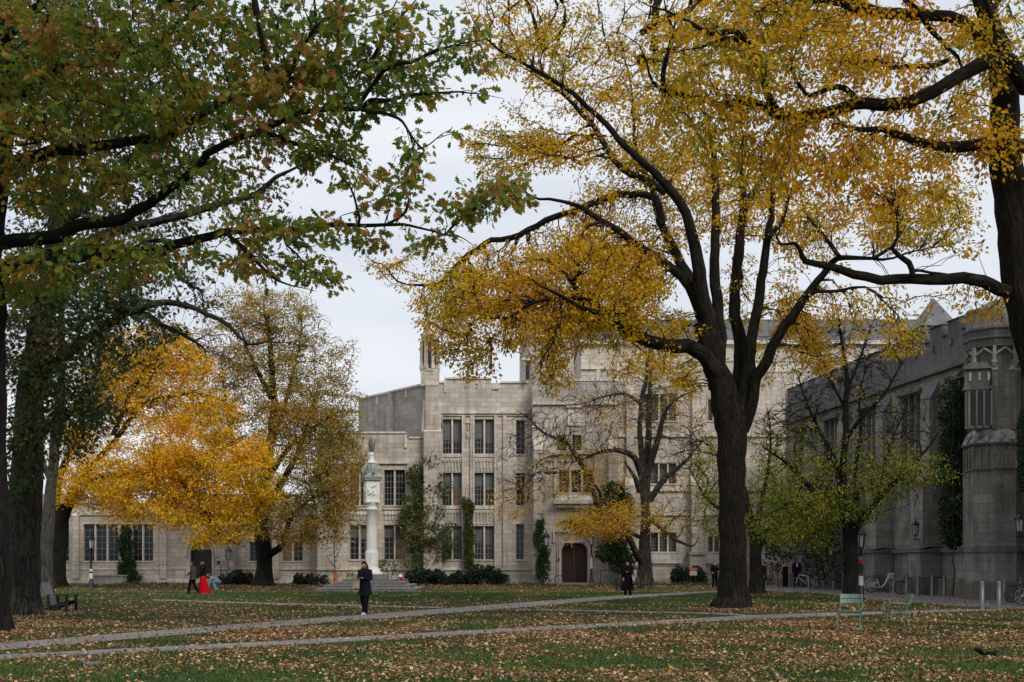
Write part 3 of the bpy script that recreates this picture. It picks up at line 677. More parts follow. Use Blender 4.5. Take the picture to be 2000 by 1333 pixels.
# ---- two storey block
YB = 82.0; f = Fac((0, YB), 0.0)
rt_ = thing('two_storey_block', 'cream stone two storey block behind the sundial column, stepped parapet', 'building', (gx(740, YB), YB, 0))
mb = MB(); X0 = gx(620, YB); X1 = gx(865, YB); zt = gz(905, YB)
wb = [(683, 721, 918, 987), (750, 791, 918, 987), (683, 721, 1026, 1093), (750, 791, 1026, 1093)]
ops = [pxop(a, b, c, d, YB) for a, b, c, d in wb]
f.wall(mb, X0, X1, 0, zt, ops)
mb.quad(f.pt(X0, 0, -3), f.pt(X0, 0), f.pt(X0, zt, 0), f.pt(X0, zt, -3))
f.box(mb, X0, X1, zt-0.3, zt-0.02, -10, -0.41)
z1 = gz(857, YB); z2 = gz(847, YB)
f.box(mb, X0, gx(792, YB), zt, z2, -0.4, 0.0); f.box(mb, gx(792, YB)+0.003, X1, zt, z1, -0.4, 0.0)
f.box(mb, X0-0.05, gx(793, YB), z2, z2+0.13, -0.45, 0.09, 1); f.box(mb, gx(799, YB), gx(842, YB), z1, z1+0.13, -0.45, 0.09, 1)
f.box(mb, gx(790, YB), gx(795, YB), gz(875, YB), z2-0.1, 0.003, 0.10, 1)
f.box(mb, X0, gx(800, YB), zt-0.05, zt+0.14, 0.003, 0.16, 1)
f.box(mb, X0, X1, 0, 0.35, 0.002, 0.2, 1); f.box(mb, X0, X1, 1.0, 1.13, 0.003, 0.12, 1)
for a in (660, 735, 800): f.box(mb, gx(a, YB)-0.2, gx(a, YB)+0.2, 1.14, zt-0.1, 0.003, 0.12)
for c0, c1 in ((683, 721), (750, 791)):
    f.box(mb, gx(c0, YB)-0.1, gx(c1, YB)+0.1, gz(996, YB), gz(992, YB), 0.003, 0.1, 1)
    n = 6
    for k in range(n):
        a = gx(c0, YB)+(gx(c1, YB)-gx(c0, YB))*(k+0.5)/n
        f.box(mb, a-0.05, a+0.05, gz(1016, YB), gz(998, YB), 0.003, 0.07, 1); mb.sphere(f.pt(a, gz(1004, YB), 0.02), (0.15, 0.1, 0.2), 8, 5, 1)
mb.build('wall', [M['stone'], M['stone_trim']], rt_, world=True)
for i, o in enumerate(ops): f.window(rt_, *o, lights=2, nz=6, nx=3 if i < 2 else 2, amber=((1,) if i == 3 else (0,) if i == 0 else ()), blind=0.0 if i < 2 else 0.4)

# ---- three storey block
YC = 82.0; f = Fac((0, YC-0.25), 0.0); YCf = YC-0.25
rt_ = thing('three_storey_block', 'tall cream stone block with paired windows and pinnacled corner buttress', 'building', (gx(940, YC), YC, 0))
mb = MB(); X0 = gx(840, YC); X1 = gx(1042, YC); zt = gz(770, YC)
wc = []
for r_, (t, b_) in enumerate(((820, 887), (924, 988), (1028, 1093))):
    wc += [(865, 902, t, b_, r_), (927, 965, t, b_, r_)]
wc += [(1008, 1025, 822, 888, 0), (1008, 1025, 925, 988, 1), (1008, 1023, 1024, 1093, 2)]
ops = [pxop(a, b, c, d, YC) for a, b, c, d, _ in wc]
f.wall(mb, X0, X1, 0, zt, ops)
f.box(mb, X0, X1, zt-0.3, zt-0.02, -12, -0.41)
zc = gz(750, YC); z2 = gz(742, YC)
f.box(mb, gx(858, YC), X1, zt, zc, -0.4, 0.0); f.box(mb, gx(870, YC), gx(959, YC), zc, z2, -0.4, 0.0); f.box(mb, gx(870, YC)-0.05, gx(960, YC), z2, z2+0.12, -0.45, 0.1, 1)
f.box(mb, gx(977, YC), X1, zc, gz(750, YC)+0.12, -0.45, 0.1, 1); f.box(mb, gx(962, YC), gx(974, YC), gz(762, YC), gz(759, YC), 0.003, 0.12, 1); f.box(mb, gx(858, YC), gx(869, YC), zc, zc+0.12, -0.45, 0.1, 1)
f.box(mb, gx(869, YC)-0.05, gx(872, YC), gz(768, YC), z2-0.02, 0.003, 0.09, 1)
f.box(mb, gx(862, YC), X1, gz(808, YC)-0.06, gz(808, YC)+0.12, 0.003, 0.2, 1); f.box(mb, gx(862, YC), X1, gz(811, YC)-0.1, gz(811, YC)-0.02, 0.003, 0.1, 1)
f.box(mb, X0, X1, 0, 0.35, 0.002, 0.2, 1); f.box(mb, X0, X1, 1.0, 1.13, 0.003, 0.12, 1)
for a in (861, 906, 922, 969, 986): f.box(mb, gx(a, YC)-0.13, gx(a, YC)+0.13, 1.14, gz(812, YC), 0.003, 0.14)
for a in (863.5, 904, 925, 967): f.box(mb, gx(a, YC)-0.04, gx(a, YC)+0.04, 1.14, gz(812, YC), 0.141, 0.2, 1)
for t, b_ in ((891, 921), (992, 1024)):
    for c0, c1 in ((865, 902), (927, 965)):
        f.box(mb, gx(c0, YC)-0.05, gx(c1, YC)+0.05, gz(t+2, YC)-0.04, gz(t, YC)+0.04, 0.003, 0.12, 1)
        for k in range(7):
            a = gx(c0, YC)+(gx(c1, YC)-gx(c0, YC))*k/6
            f.box(mb, a-0.035, a+0.035, gz(b_, YC), gz(t+2, YC), 0.013, 0.08, 1)
            if k < 6:
                aa = a+(gx(c1, YC)-gx(c0, YC))/12; mb.sphere(f.pt(aa, gz(t+8, YC), 0.0), (0.11, 0.09, 0.2), 8, 5, 1); f.box(mb, a+0.03, 2*aa-a-0.03, gz(t+27, YC), gz(t+13, YC), 0.003, 0.012, 2)  # flat darker panels: recess shade between the ribs put into colour
                mb.tube([f.pt(a, gz(t+9, YC), 0.03), f.pt(aa, gz(t+4, YC), 0.04), f.pt(a+2*(aa-a), gz(t+9, YC), 0.03)], 0.03, 5, 1)
# shield ornament
f.box(mb, gx(909, YC), gx(920, YC), gz(828, YC), gz(822, YC), 0.003, 0.1, 1); mb.sphere(f.pt(gx(914.5, YC), gz(851, YC), 0.02), (0.16, 0.06, 0.28), 10, 6, 1); mb.tube([f.pt(gx(914.5, YC), gz(830, YC), 0.05), f.pt(gx(914.5, YC), gz(842, YC), 0.05)], 0.05, 6, 1)
# angled side wall, its turn from the sun painted as greyer stone
A = (gx(834, YC), YC-0.1); Bq = (gx(700, 90), 90.0); ang = math.atan2(A[1]-Bq[1], A[0]-Bq[0]); f2 = Fac(Bq, ang); Ls = math.hypot(A[0]-Bq[0], A[1]-Bq[1])
f2.wall(mb, 0, Ls, 0, gz(752, YC), [], mi=2); f2.box(mb, -0.1, Ls, gz(752, YC), gz(748, YC), -0.5, 0.1, 1)
f2.box(mb, Ls*0.49, Ls*0.49+0.4, 0, gz(755, YC), 0.003, 0.4, 2)
for k in (0.3, 0.72): f2.box(mb, Ls*k, Ls*k+0.14, gz(770, YC), gz(754, YC), 0.004, 0.12, 1)
f2.box(mb, 1.5, 2.0, gz(842, YC), gz(832, YC), 0.003, 0.02, 1)
# corner buttress and pinnacle
def sec(px0, px1, Y0, dep, py): return [(gx(px0, YC), Y0), (gx(px1, YC), Y0), (gx(px1, YC), Y0+dep), (gx(px0, YC), Y0+dep)], gz(py, YC)
f3 = f
f3.box(mb, gx(829, YC), gx(864, YC), 0, gz(845, YC), -0.3, 0.55); f3.wedge(mb, gx(829, YC), gx(864, YC), gz(845, YC), gz(836, YC), -0.3, 0.55, 1)
f3.box(mb, gx(832, YC), gx(859, YC), gz(845, YC), gz(756, YC), -0.3, 0.35); f3.box(mb, gx(833, YC), gx(858, YC), gz(756, YC), gz(750, YC), -0.3, 0.42, 1)
f3.box(mb, gx(823, YC), gx(857, YC), gz(756, YC), gz(727, YC), -0.9, 0.28)
# curved flanks
for k in range(9):
    t = k/9; py = 838-(838-776)*t; f3.box(mb, gx(829-5*(1-t), YC)+0.0, gx(832, YC), gz(py, YC)-0.25, gz(py, YC), -0.3, 0.2, 1); f3.box(mb, gx(859, YC), gx(860+5*(1-t), YC), gz(py, YC)-0.25, gz(py, YC), -0.3, 0.2, 1)
pc = ((gx(821, YC)+gx(858, YC))/2, YC+0.1); pr = (gx(858, YC)-gx(821, YC))/2
oct8 = lambda r, c, ph=22.5: [(c[0]+r*math.cos(R(ph+45*k)), c[1]+r*math.sin(R(ph+45*k))) for k in range(8)]
mb.prism(oct8(pr*1.08, pc), gz(727, YC), gz(722, YC), 1); mb.prism(oct8(pr*0.72, pc), gz(722, YC), gz(668, YC), 3)
for k in range(8):
    a = R(22.5+45*k); p = (pc[0]+pr*0.92*math.cos(a), pc[1]+pr*0.92*math.sin(a)); mb.box((p[0], p[1], (gz(722, YC)+gz(668, YC))/2), (0.2, 0.2, gz(668, YC)-gz(722, YC)), a, 0)
    mb.box((p[0], p[1], gz(718, YC)), (0.26, 0.26, 0.3), a, 1)
mb.prism(oct8(pr*1.0, pc), gz(668, YC), gz(656, YC), 0); mb.prism(oct8(pr*0.92, pc), gz(656, YC), gz(640, YC), 1, 0.55)
mb.build('wall', [M['stone'], M['stone_trim'], M['stone_grey'], M['glass']], rt_, world=True)
for i, o in enumerate(ops):
    am = ()
    if i == 2: am = (1,)
    f.window(rt_, *o, lights=2 if i < 6 else 1, nz=6, nx=3 if i in (0, 1, 3, 4, 5, 2) else 2, amber=am, blind=(0.6 if i < 2 else 0.45 if i in (2, 3) else 0.5 if i < 6 else 0.0))

# ---- gatehouse
YD = 80.5; f = Fac((0, YD), 0.0)
rt_ = thing('gatehouse', 'stone gatehouse with dark red double doors, carved shield and round stair turret', 'building', (gx(1122, YD), YD, 0))
mb = MB(); X0 = gx(1040, YD); X1 = gx(1207, YD); zt = gz(789, YD)
dop = (gx(1097, YD), gx(1147.5, YD), 0.0, gz(1062, YD))
ops = [pxop(1092, 1112, 918, 962, YD), pxop(1116, 1135, 918, 962, YD), pxop(1139, 1158, 918, 962, YD)]
ops2 = [pxop(1088, 1106, 850, 880, YD), pxop(1118, 1136, 850, 880, YD)]
f.wall(mb, X0, X1, 0, zt, [dop]+ops+ops2, 0.5)
for s_ in (X0, X1):
    mb.quad((s_, YD, 0), (s_, YD+6, 0), (s_, YD+6, zt), (s_, YD, zt))
f.box(mb, X0, X1, zt, gz(745, YD), -0.4, 0.05, 2); f.box(mb, gx(1105, YD), X1-0.003, gz(745, YD), gz(740, YD), -0.45, 0.1, 1); f.box(mb, X0, X1, zt-0.08, zt+0.1, 0.051, 0.2, 1)
f.box(mb, X0, X1, zt-0.5, zt-0.1, -6, -0.51)
for a in (1165, 1185): f.box(mb, gx(a, YD), gx(a+8, YD), gz(745, YD), gz(722, YD), -0.4, 0.0)
# buttresses either side
for a, b_, dd in ((1040, 1062, 0.8), (1186, 1207, 0.8)):
    f.box(mb, gx(a, YD), gx(b_, YD), 0, gz(1083, YD), 0.003, dd); f.box(mb, gx(a, YD)-0.08, gx(b_, YD)+0.08, gz(1083, YD), gz(1079, YD), 0.003, dd+0.1, 1)
    f.box(mb, gx(a+2, YD), gx(b_-2, YD), gz(1079, YD), gz(880, YD), 0.003, dd*0.6); f.wedge(mb, gx(a+2, YD), gx(b_-2, YD), gz(880, YD), gz(860, YD), 0.003, dd*0.62, 1)
    f.box(mb, gx(a, YD)-0.06, gx(b_, YD)+0.06, 0, 0.6, dd+0.003, dd+0.12, 2)
# oriel balcony bands
f.box(mb, gx(1080, YD), gx(1166, YD), gz(985, YD), gz(978, YD), 0.003, 0.7, 1); f.wedge(mb, gx(1084, YD), gx(1162, YD), gz(978, YD), gz(966, YD), 0.003, 0.6, 1)
f.box(mb, gx(1084, YD), gx(1162, YD), gz(992, YD), gz(985, YD), 0.003, 0.45, 1); f.box(mb, gx(1080, YD), gx(1166, YD), gz(888, YD), gz(883, YD), 0.003, 0.35, 1)
f.box(mb, gx(1082, YD), gx(1088, YD), gz(966, YD), gz(888, YD), 0.003, 0.25); f.box(mb, gx(1161, YD), gx(1167, YD), gz(966, YD), gz(888, YD), 0.003, 0.25)
# door surround: square hood
f.box(mb, gx(1080, YD), gx(1165, YD), gz(1040, YD), gz(1036, YD), 0.003, 0.2, 1)
for a in (1080, 1162): f.box(mb, gx(a, YD), gx(a+3, YD), gz(1060, YD), gz(1040, YD), 0.003, 0.18, 1)
for k, a in enumerate((1088, 1092, 1152, 1156)): f.box(mb, gx(a, YD)-0.03, gx(a, YD)+0.05, 0, gz(1040, YD), 0.003, 0.08+0.03*(k in (1, 2)), 1)
uc = (dop[0]+dop[1])/2; hw = (dop[1]-dop[0])/2; spandrel(f, mb, uc, hw, gz(1078, YD), dop[3], 1, 0.5)
archtube(f, mb, uc, hw+0.12, gz(1076, YD), dop[3]+0.12, 0, 0.08, 0.05, 1)
# shield panel
f.box(mb, gx(1109, YD), gx(1135, YD), gz(832, YD), gz(793, YD), 0.003, 0.10, 1); f.box(mb, gx(1106, YD), gx(1138, YD), gz(797, YD), gz(793, YD), 0.104, 0.25, 1)
mb.sphere(f.pt(gx(1122, YD), gz(815, YD), 0.08), (0.36, 0.12, 0.5), 12, 8, 1)
# stair turret
tcx = gx(1070, YD); tcy = YD+2.6; tr_ = (gx(1125, YD+2)-gx(1018, YD+2))/2
def circ(r, c, n=20): return [(c[0]+r*math.cos(2*math.pi*k/n), c[1]+r*math.sin(2*math.pi*k/n)) for k in range(n)]
mb.prism(circ(tr_, (tcx, tcy)), gz(800, YD), gz(655, YD), 0); mb.prism(circ(tr_*1.06, (tcx, tcy)), gz(655, YD), gz(648, YD), 1); mb.prism(circ(tr_*0.96, (tcx, tcy)), gz(648, YD), gz(608, YD), 0)
mb.prism(circ(tr_*1.03, (tcx, tcy)), gz(608, YD), gz(600, YD), 1)
for k in range(8): a = 2*math.pi*k/8; mb.box((tcx+math.cos(a)*tr_*0.9, tcy+math.sin(a)*tr_*0.9, gz(590, YD)), (0.9, 0.35, 0.7), a+math.pi/2, 0)
mb.box((gx(1030, YD-1), tcy-tr_*0.93, gz(712, YD-1)), (0.28, 0.3, 1.6), 0.2, 3); mb.box((gx(1030, YD-1), tcy-tr_*0.93, gz(694, YD-1)), (0.8, 0.4, 0.18), 0.2, 1)
mb.build('wall', [M['stone'], M['stone_trim'], M['stone_grey'], M['glass']], rt_, world=True)
for o in ops+ops2: f.window(rt_, *o, lights=1, nz=6, nx=3, rev=0.4)
for s_ in (0, 1):
    db = MB(); a, b_ = (dop[0]-0.05, uc-0.006) if s_ == 0 else (uc+0.006, dop[1]+0.05)
    f.box(db, a, b_, 0.02, dop[3]+0.1, -0.62, -0.505)
    for k in range(5): u = a+(b_-a)*(k+0.5)/5; f.box(db, u-0.05, u+0.05, 0.15, dop[3]-0.1, -0.504, -0.48)
    for zz in (0.9, 1.9): f.box(db, a, b_, zz, zz+0.1, -0.479, -0.465)
    d_ = db.build('door', M['door_brown'], rt_, world=True)

# ---- right part of the facade and the hall behind it
YE = 83.0; f = Fac((0, YE), 0.0)
rt_ = thing('facade_range', 'cream stone range with deep sloping sills and leaded windows right of the doors', 'building', (gx(1300, YE), YE, 0))
mb = MB(); X0 = gx(1205, YE); X1 = gx(1700, YE); zt = gz(728, YE)
wd = [(1271, 1321, 1040, 1078, 3), (1383, 1405, 1048, 1078, 2), (1255, 1321, 770, 822, 4), (1383, 1405, 780, 822, 2), (1271, 1321, 905, 945, 3), (1480, 1520, 1040, 1078, 3), (1540, 1580, 780, 822, 3)]
ops = [pxop(a, b, c, d, YE) for a, b, c, d, _ in wd]
f.wall(mb, X0, X1, 0, zt, ops, 0.5)
mb.quad((X0, YE, 0), (X0, YE+8, 0), (X0, YE+8, zt), (X0, YE, zt))
f.parapet(mb, X0, X1, zt, zt+0.35, zt+0.8, 4.0, 1.0, 0.4, 0.05, 1)
f.box(mb, X0, X1, zt-0.5, zt-0.1, -6, -0.51)
for pyv in (852, 958, 1005): f.box(mb, X0, X1, gz(pyv+2, YE), gz(pyv-2, YE), 0.003, 0.16, 1)
f.box(mb, X0, X1, gz(1106, YE), gz(1101, YE), 0.003, 0.35, 1); f.box(mb, X0, X1, 0, gz(1130, YE), 0.003, 0.45, 2)
f.box(mb, X0, X1, gz(1130, YE), gz(1106, YE), 0.003, 0.3)
for a, b_ in ((1262, 1330), (1376, 1412), (1474, 1526)):
    f.wedge(mb, gx(a, YE), gx(b_, YE), gz(1101, YE), gz(1081, YE), 0.003, 0.5, 2)
for a in (1215, 1343, 1425, 1530, 1600):
    f.box(mb, gx(a, YE), gx(a+30, YE), 0, gz(1084, YE), 0.003, 1.2); f.box(mb, gx(a-2, YE), gx(a+32, YE), gz(1084, YE), gz(1079, YE), 0.003, 1.32, 2)
    f.box(mb, gx(a+5, YE), gx(a+25, YE), gz(1079, YE), gz(950, YE), 0.003, 0.7); f.wedge(mb, gx(a+5, YE), gx(a+25, YE), gz(950, YE), gz(925, YE), 0.003, 0.72, 1)
    f.box(mb, gx(a+8, YE), gx(a+22, YE), gz(950, YE), gz(760, YE), 0.003, 0.3)
mb.build('wall', [M['stone'], M['stone_trim'], M['stone_grey']], rt_, world=True)
for i, o in enumerate(ops): f.window(rt_, *o, lights=wd[i][4], nz=6, nx=4, rev=0.45)
YH = 92.0; f = Fac((0, YH), 0.0)
rt_ = thing('great_hall', 'tall hall with long grey slate roof rising behind the gatehouse', 'building', (gx(1450, YH), YH, 0))
mb = MB(); X0 = gx(1135, YH); X1 = gx(1960, YH); ze = gz(670, YH); zr = gz(628, 99)
f.wall(mb, X0, X1, 0, ze, [], 0.3); mb.quad((X0, YH, 0), (X0, YH+14, 0), (X0, YH+14, ze), (X0, YH, ze)); mb.poly([(X0, YH, ze), (X0, YH+7, zr), (X0, YH+14, ze)])
f.box(mb, X0-0.1, X1+0.1, ze-0.15, ze+0.15, 0.003, 0.35, 1); f.box(mb, X0, X1, gz(722, YH), gz(717, YH), 0.003, 0.2, 1)
for a in (1290, 1420, 1550, 1640): f.box(mb, gx(a, YH), gx(a+14, YH), 0, gz(700, YH), 0.003, 0.8)
mb.build('wall', [M['stone'], M['stone_trim']], rt_, world=True)
mb = MB(); mb.hexa([(X0-.1, YH-.3, ze+.16), (X1, YH-.3, ze+.16), (X1, YH+14.3, ze+.16), (X0-.1, YH+14.3, ze+.16), (X0-.1, YH+6.9, zr), (X1, YH+6.9, zr), (X1, YH+7.1, zr), (X0-.1, YH+7.1, zr)])
rf = mb.build('roof', M['slate'], rt_, world=True)
mb = MB(); mb.box(((X0+X1)/2, YH+7, zr+0.06), (X1-X0, 0.3, 0.16)); mb.build('ridge', M['lead'], rt_, world=True)

# ---- grey building along the right
sl_ = -0.1136; Lh = math.hypot(1, sl_); f = Fac((27.85+sl_*78, 78.0), math.atan2(-1, -sl_))
uY = lambda Y: (78-Y)*Lh
rt_ = thing('grey_stone_building', 'dark weathered stone building with battlements and buttresses along the right', 'building', (24, 56, 0))
mb = MB(); UE = uY(30)
winY = [75.5, 70.2, 64.9, 59.6, 54.3, 43.7, 38.4]
ops = []
for y_ in winY: c = uY(y_); ops.append((c-1.1, c+1.1, 6.8, 10.45))
f.wall(mb, 0, UE, 0, 11.15, ops, 0.7)
f.box(mb, 0, UE, 0, 0.85, 0.003, 0.35, 1); f.box(mb, 0, UE, 2.12, 2.3, 0.003, 0.22, 2)
f.box(mb, 0, UE, 11.1, 11.4, 0.003, 0.3, 2); f.box(mb, 0, UE, 11.15, 12.85, -0.5, 0.0, 2)
u = 0.3
while u < UE:
    f.box(mb, u, u+1.25, 12.85, 13.5, -0.5, 0.0, 2); f.wedge(mb, u-0.06, u+1.31, 13.5, 13.72, -0.56, 0.12, 3); f.wedge(mb, u+1.32, u+1.78, 12.85, 13.0, -0.5, 0.1, 3)
    f.box(mb, u+0.3, u+0.5, 12.3, 12.6, 0.003, 0.12, 3); u += 1.85
bt = [72.9, 67.5, 62.2, 56.9, 51.7, 41.0, 35.7]
for y_ in bt:
    c = uY(y_)
    f.box(mb, c-0.85, c+0.85, 0, 0.9, 0.36, 1.3, 1); f.box(mb, c-0.75, c+0.75, 0.9, 2.15, 0.003, 1.15); f.wedge(mb, c-0.85, c+0.85, 2.15, 2.42, 0.003, 1.3, 2)
    f.box(mb, c-0.65, c+0.65, 2.42, 5.7, 0.003, 1.0); f.wedge(mb, c-0.72, c+0.72, 5.7, 6.4, 0.003, 1.1, 2)
    f.box(mb, c-0.45, c+0.45, 6.4, 9.8, 0.003, 0.55); f.wedge(mb, c-0.45, c+0.45, 9.8, 10.7, 0.003, 0.56, 2)
for y_ in winY:
    c = uY(y_); f.wedge(mb, c-1.2, c+1.2, 6.0, 6.6, 0.003, 0.4, 2); f.box(mb, c-1.3, c+1.3, 10.5, 10.68, 0.003, 0.2, 2)
f.box(mb, 0, UE, 10.9, 11.2, -14, -0.51, 3)
mb.quad(f.pt(0, 0, -14), f.pt(0, 0), f.pt(0, 12.3), f.pt(0, 12.3, -14))
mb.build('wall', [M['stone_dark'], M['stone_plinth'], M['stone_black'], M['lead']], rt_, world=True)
for o in ops: f.window(rt_, *o, lights=3, nz=7, nx=2, rev=0.55, trim=M['stone_dark'])
# pyramid roof behind the parapet
pcx, pcy = gx(1822, 60), 60.0; mb = MB()
mb.prism([(pcx-.9, pcy-.9), (pcx+.9, pcy-.9), (pcx+.9, pcy+.9), (pcx-.9, pcy+.9)], 11.3, gz(636, 60)-0.2)
mb.prism([(pcx-1.0, pcy-1.0), (pcx+1.0, pcy-1.0), (pcx+1.0, pcy+1.0), (pcx-1.0, pcy+1.0)], gz(636, 60)-0.2, gz(583, 60), 1, 0.03)
mb.build('roof', [M['stone_black'], M['lead']], rt_, world=True)
# corner turret
TY = 49.8; tc_ = (gx(1942, TY), TY); tb = MB(); TR = (gx(1996, TY)-gx(1888, TY))/2
zz = lambda py: gz(py, TY-1)
def O(r, z0, z1, mi=0, ins=1.0): tb.prism(oct8(r, tc_), z0, z1, mi, ins)
O(TR*1.06, 0, 0.8, 1); O(TR*1.0, 0.8, 2.1); O(TR*1.07, 2.1, 2.35, 2, 0.97); O(TR*0.98, 2.35, zz(918)); O(TR*1.06, zz(918), zz(914), 2)
O(TR*0.99, zz(914), zz(868)); O(TR*1.12, zz(868), zz(864), 2); O(TR*1.06, zz(864), zz(838), 4, 0.8)
for k in range(8):
    for j in range(3):
        a0 = R(22.5+45*k); a1 = R(22.5+45*(k+1)); t = (j+0.0)/3
        x = (math.cos(a0)*(1-t)+math.cos(a1)*t)*TR*1.0+tc_[0]; y = (math.sin(a0)*(1-t)+math.sin(a1)*t)*TR*1.0+tc_[1]
        tb.box((x, y, (zz(914)+zz(870))/2), (0.09, 0.09, zz(868)-zz(914)), R(45*k+45), 0)
        t2 = (j+1)/3; x2 = (math.cos(a0)*(1-t2)+math.cos(a1)*t2)*TR*1.0+tc_[0]; y2 = (math.sin(a0)*(1-t2)+math.sin(a1)*t2)*TR*1.0+tc_[1]
        tb.tube([(x, y, zz(884)), ((x+x2)/2, (y+y2)/2, zz(874)), (x2, y2, zz(884))], 0.04, 5, 0)
for k in range(14):
    a = 2*math.pi*k/14; tb.tube([(tc_[0]+TR*1.0*math.cos(a), tc_[1]+TR*1.0*math.sin(a), zz(861)), (tc_[0]+TR*0.93*math.cos(a+0.2), tc_[1]+TR*0.93*math.sin(a+0.2), zz(850)), (tc_[0]+TR*0.85*math.cos(a+0.05), tc_[1]+TR*0.85*math.sin(a+0.05), zz(842))], [0.1, 0.07, 0.03], 5, 4)
O(TR*0.8, zz(838), zz(640)); 
# oriel on the turret
ox, oy = gx(1912, TY-1.2), TY-1.0
tb.box((ox, oy, (zz(838)+zz(762))/2), (0.95, 0.5, zz(762)-zz(838)), R(-18), 0)
for k in range(4): tb.box((ox-0.42+0.28*k, oy-0.3+0.09*k*-1+0.1, (zz(834)+zz(766))/2), (0.07, 0.14, zz(766)-zz(834)), R(-18), 0)
tb.box((ox, oy-0.03, zz(760)), (1.15, 0.62, 0.14), R(-18), 2); tb.box((ox, oy, (zz(757)+zz(722))/2), (1.0, 0.5, zz(722)-zz(757)), R(-18), 2); tb.box((ox, oy-0.02, zz(716)), (1.15, 0.65, 0.3), R(-18), 2, 0, 0, 0.6)
for k in range(3): tb.box((ox-0.36+0.36*k, oy-0.27-0.1*(k-1)+0.02, zz(738)), (0.1, 0.1, 0.35), R(-18), 4)
# buttress shafts on the upper turret
for k in range(8):
    a = R(22.5+45*k); tb.box((tc_[0]+TR*0.86*math.cos(a), tc_[1]+TR*0.86*math.sin(a), (zz(838)+zz(720))/2), (0.22, 0.22, zz(720)-zz(838)), a, 0); tb.box((tc_[0]+TR*0.86*math.cos(a), tc_[1]+TR*0.86*math.sin(a), zz(715)), (0.3, 0.3, 0.35), a, 4, 0, 0, 0.2)
# canopy with pendants
O(TR*0.98, zz(676), zz(660), 2, 1.04); O(TR*1.08, zz(660), zz(655), 2); O(TR*1.0, zz(655), zz(642), 2, 1.05); O(TR*1.1, zz(642), zz(638), 2); O(TR*1.02, zz(638), zz(600), 2, 0.72); O(TR*.75, zz(600), zz(580), 2, .3)
for k in range(8):
    a = R(22.5+45*k); x = tc_[0]+TR*0.96*math.cos(a); y = tc_[1]+TR*0.96*math.sin(a)
    tb.box((x, y, (zz(704)+zz(676))/2), (0.14, 0.14, zz(676)-zz(704)), a, 3); tb.box((x, y, zz(707)), (0.24, 0.24, 0.12), a, 3, 0, 0, 1.0); tb.sphere((x, y, zz(712)), (0.1, 0.1, 0.14), 8, 5, 4)
    b2 = R(22.5+45*(k+1)); x2 = tc_[0]+TR*0.96*math.cos(b2); y2 = tc_[1]+TR*0.96*math.sin(b2)
    tb.tube([(x, y, zz(694)), ((x+x2)/2, (y+y2)/2, zz(679))], 0.05, 5, 3); tb.tube([(x2, y2, zz(694)), ((x+x2)/2, (y+y2)/2, zz(679))], 0.05, 5, 3)
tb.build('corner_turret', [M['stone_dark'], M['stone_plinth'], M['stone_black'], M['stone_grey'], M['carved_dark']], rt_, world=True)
pw = MB(); pw.box((ox-0.0, oy-0.262, (zz(834)+zz(766))/2), (0.86, 0.02, zz(768)-zz(834)), R(-18)); pw.build('window', M['glass'], rt_, world=True)
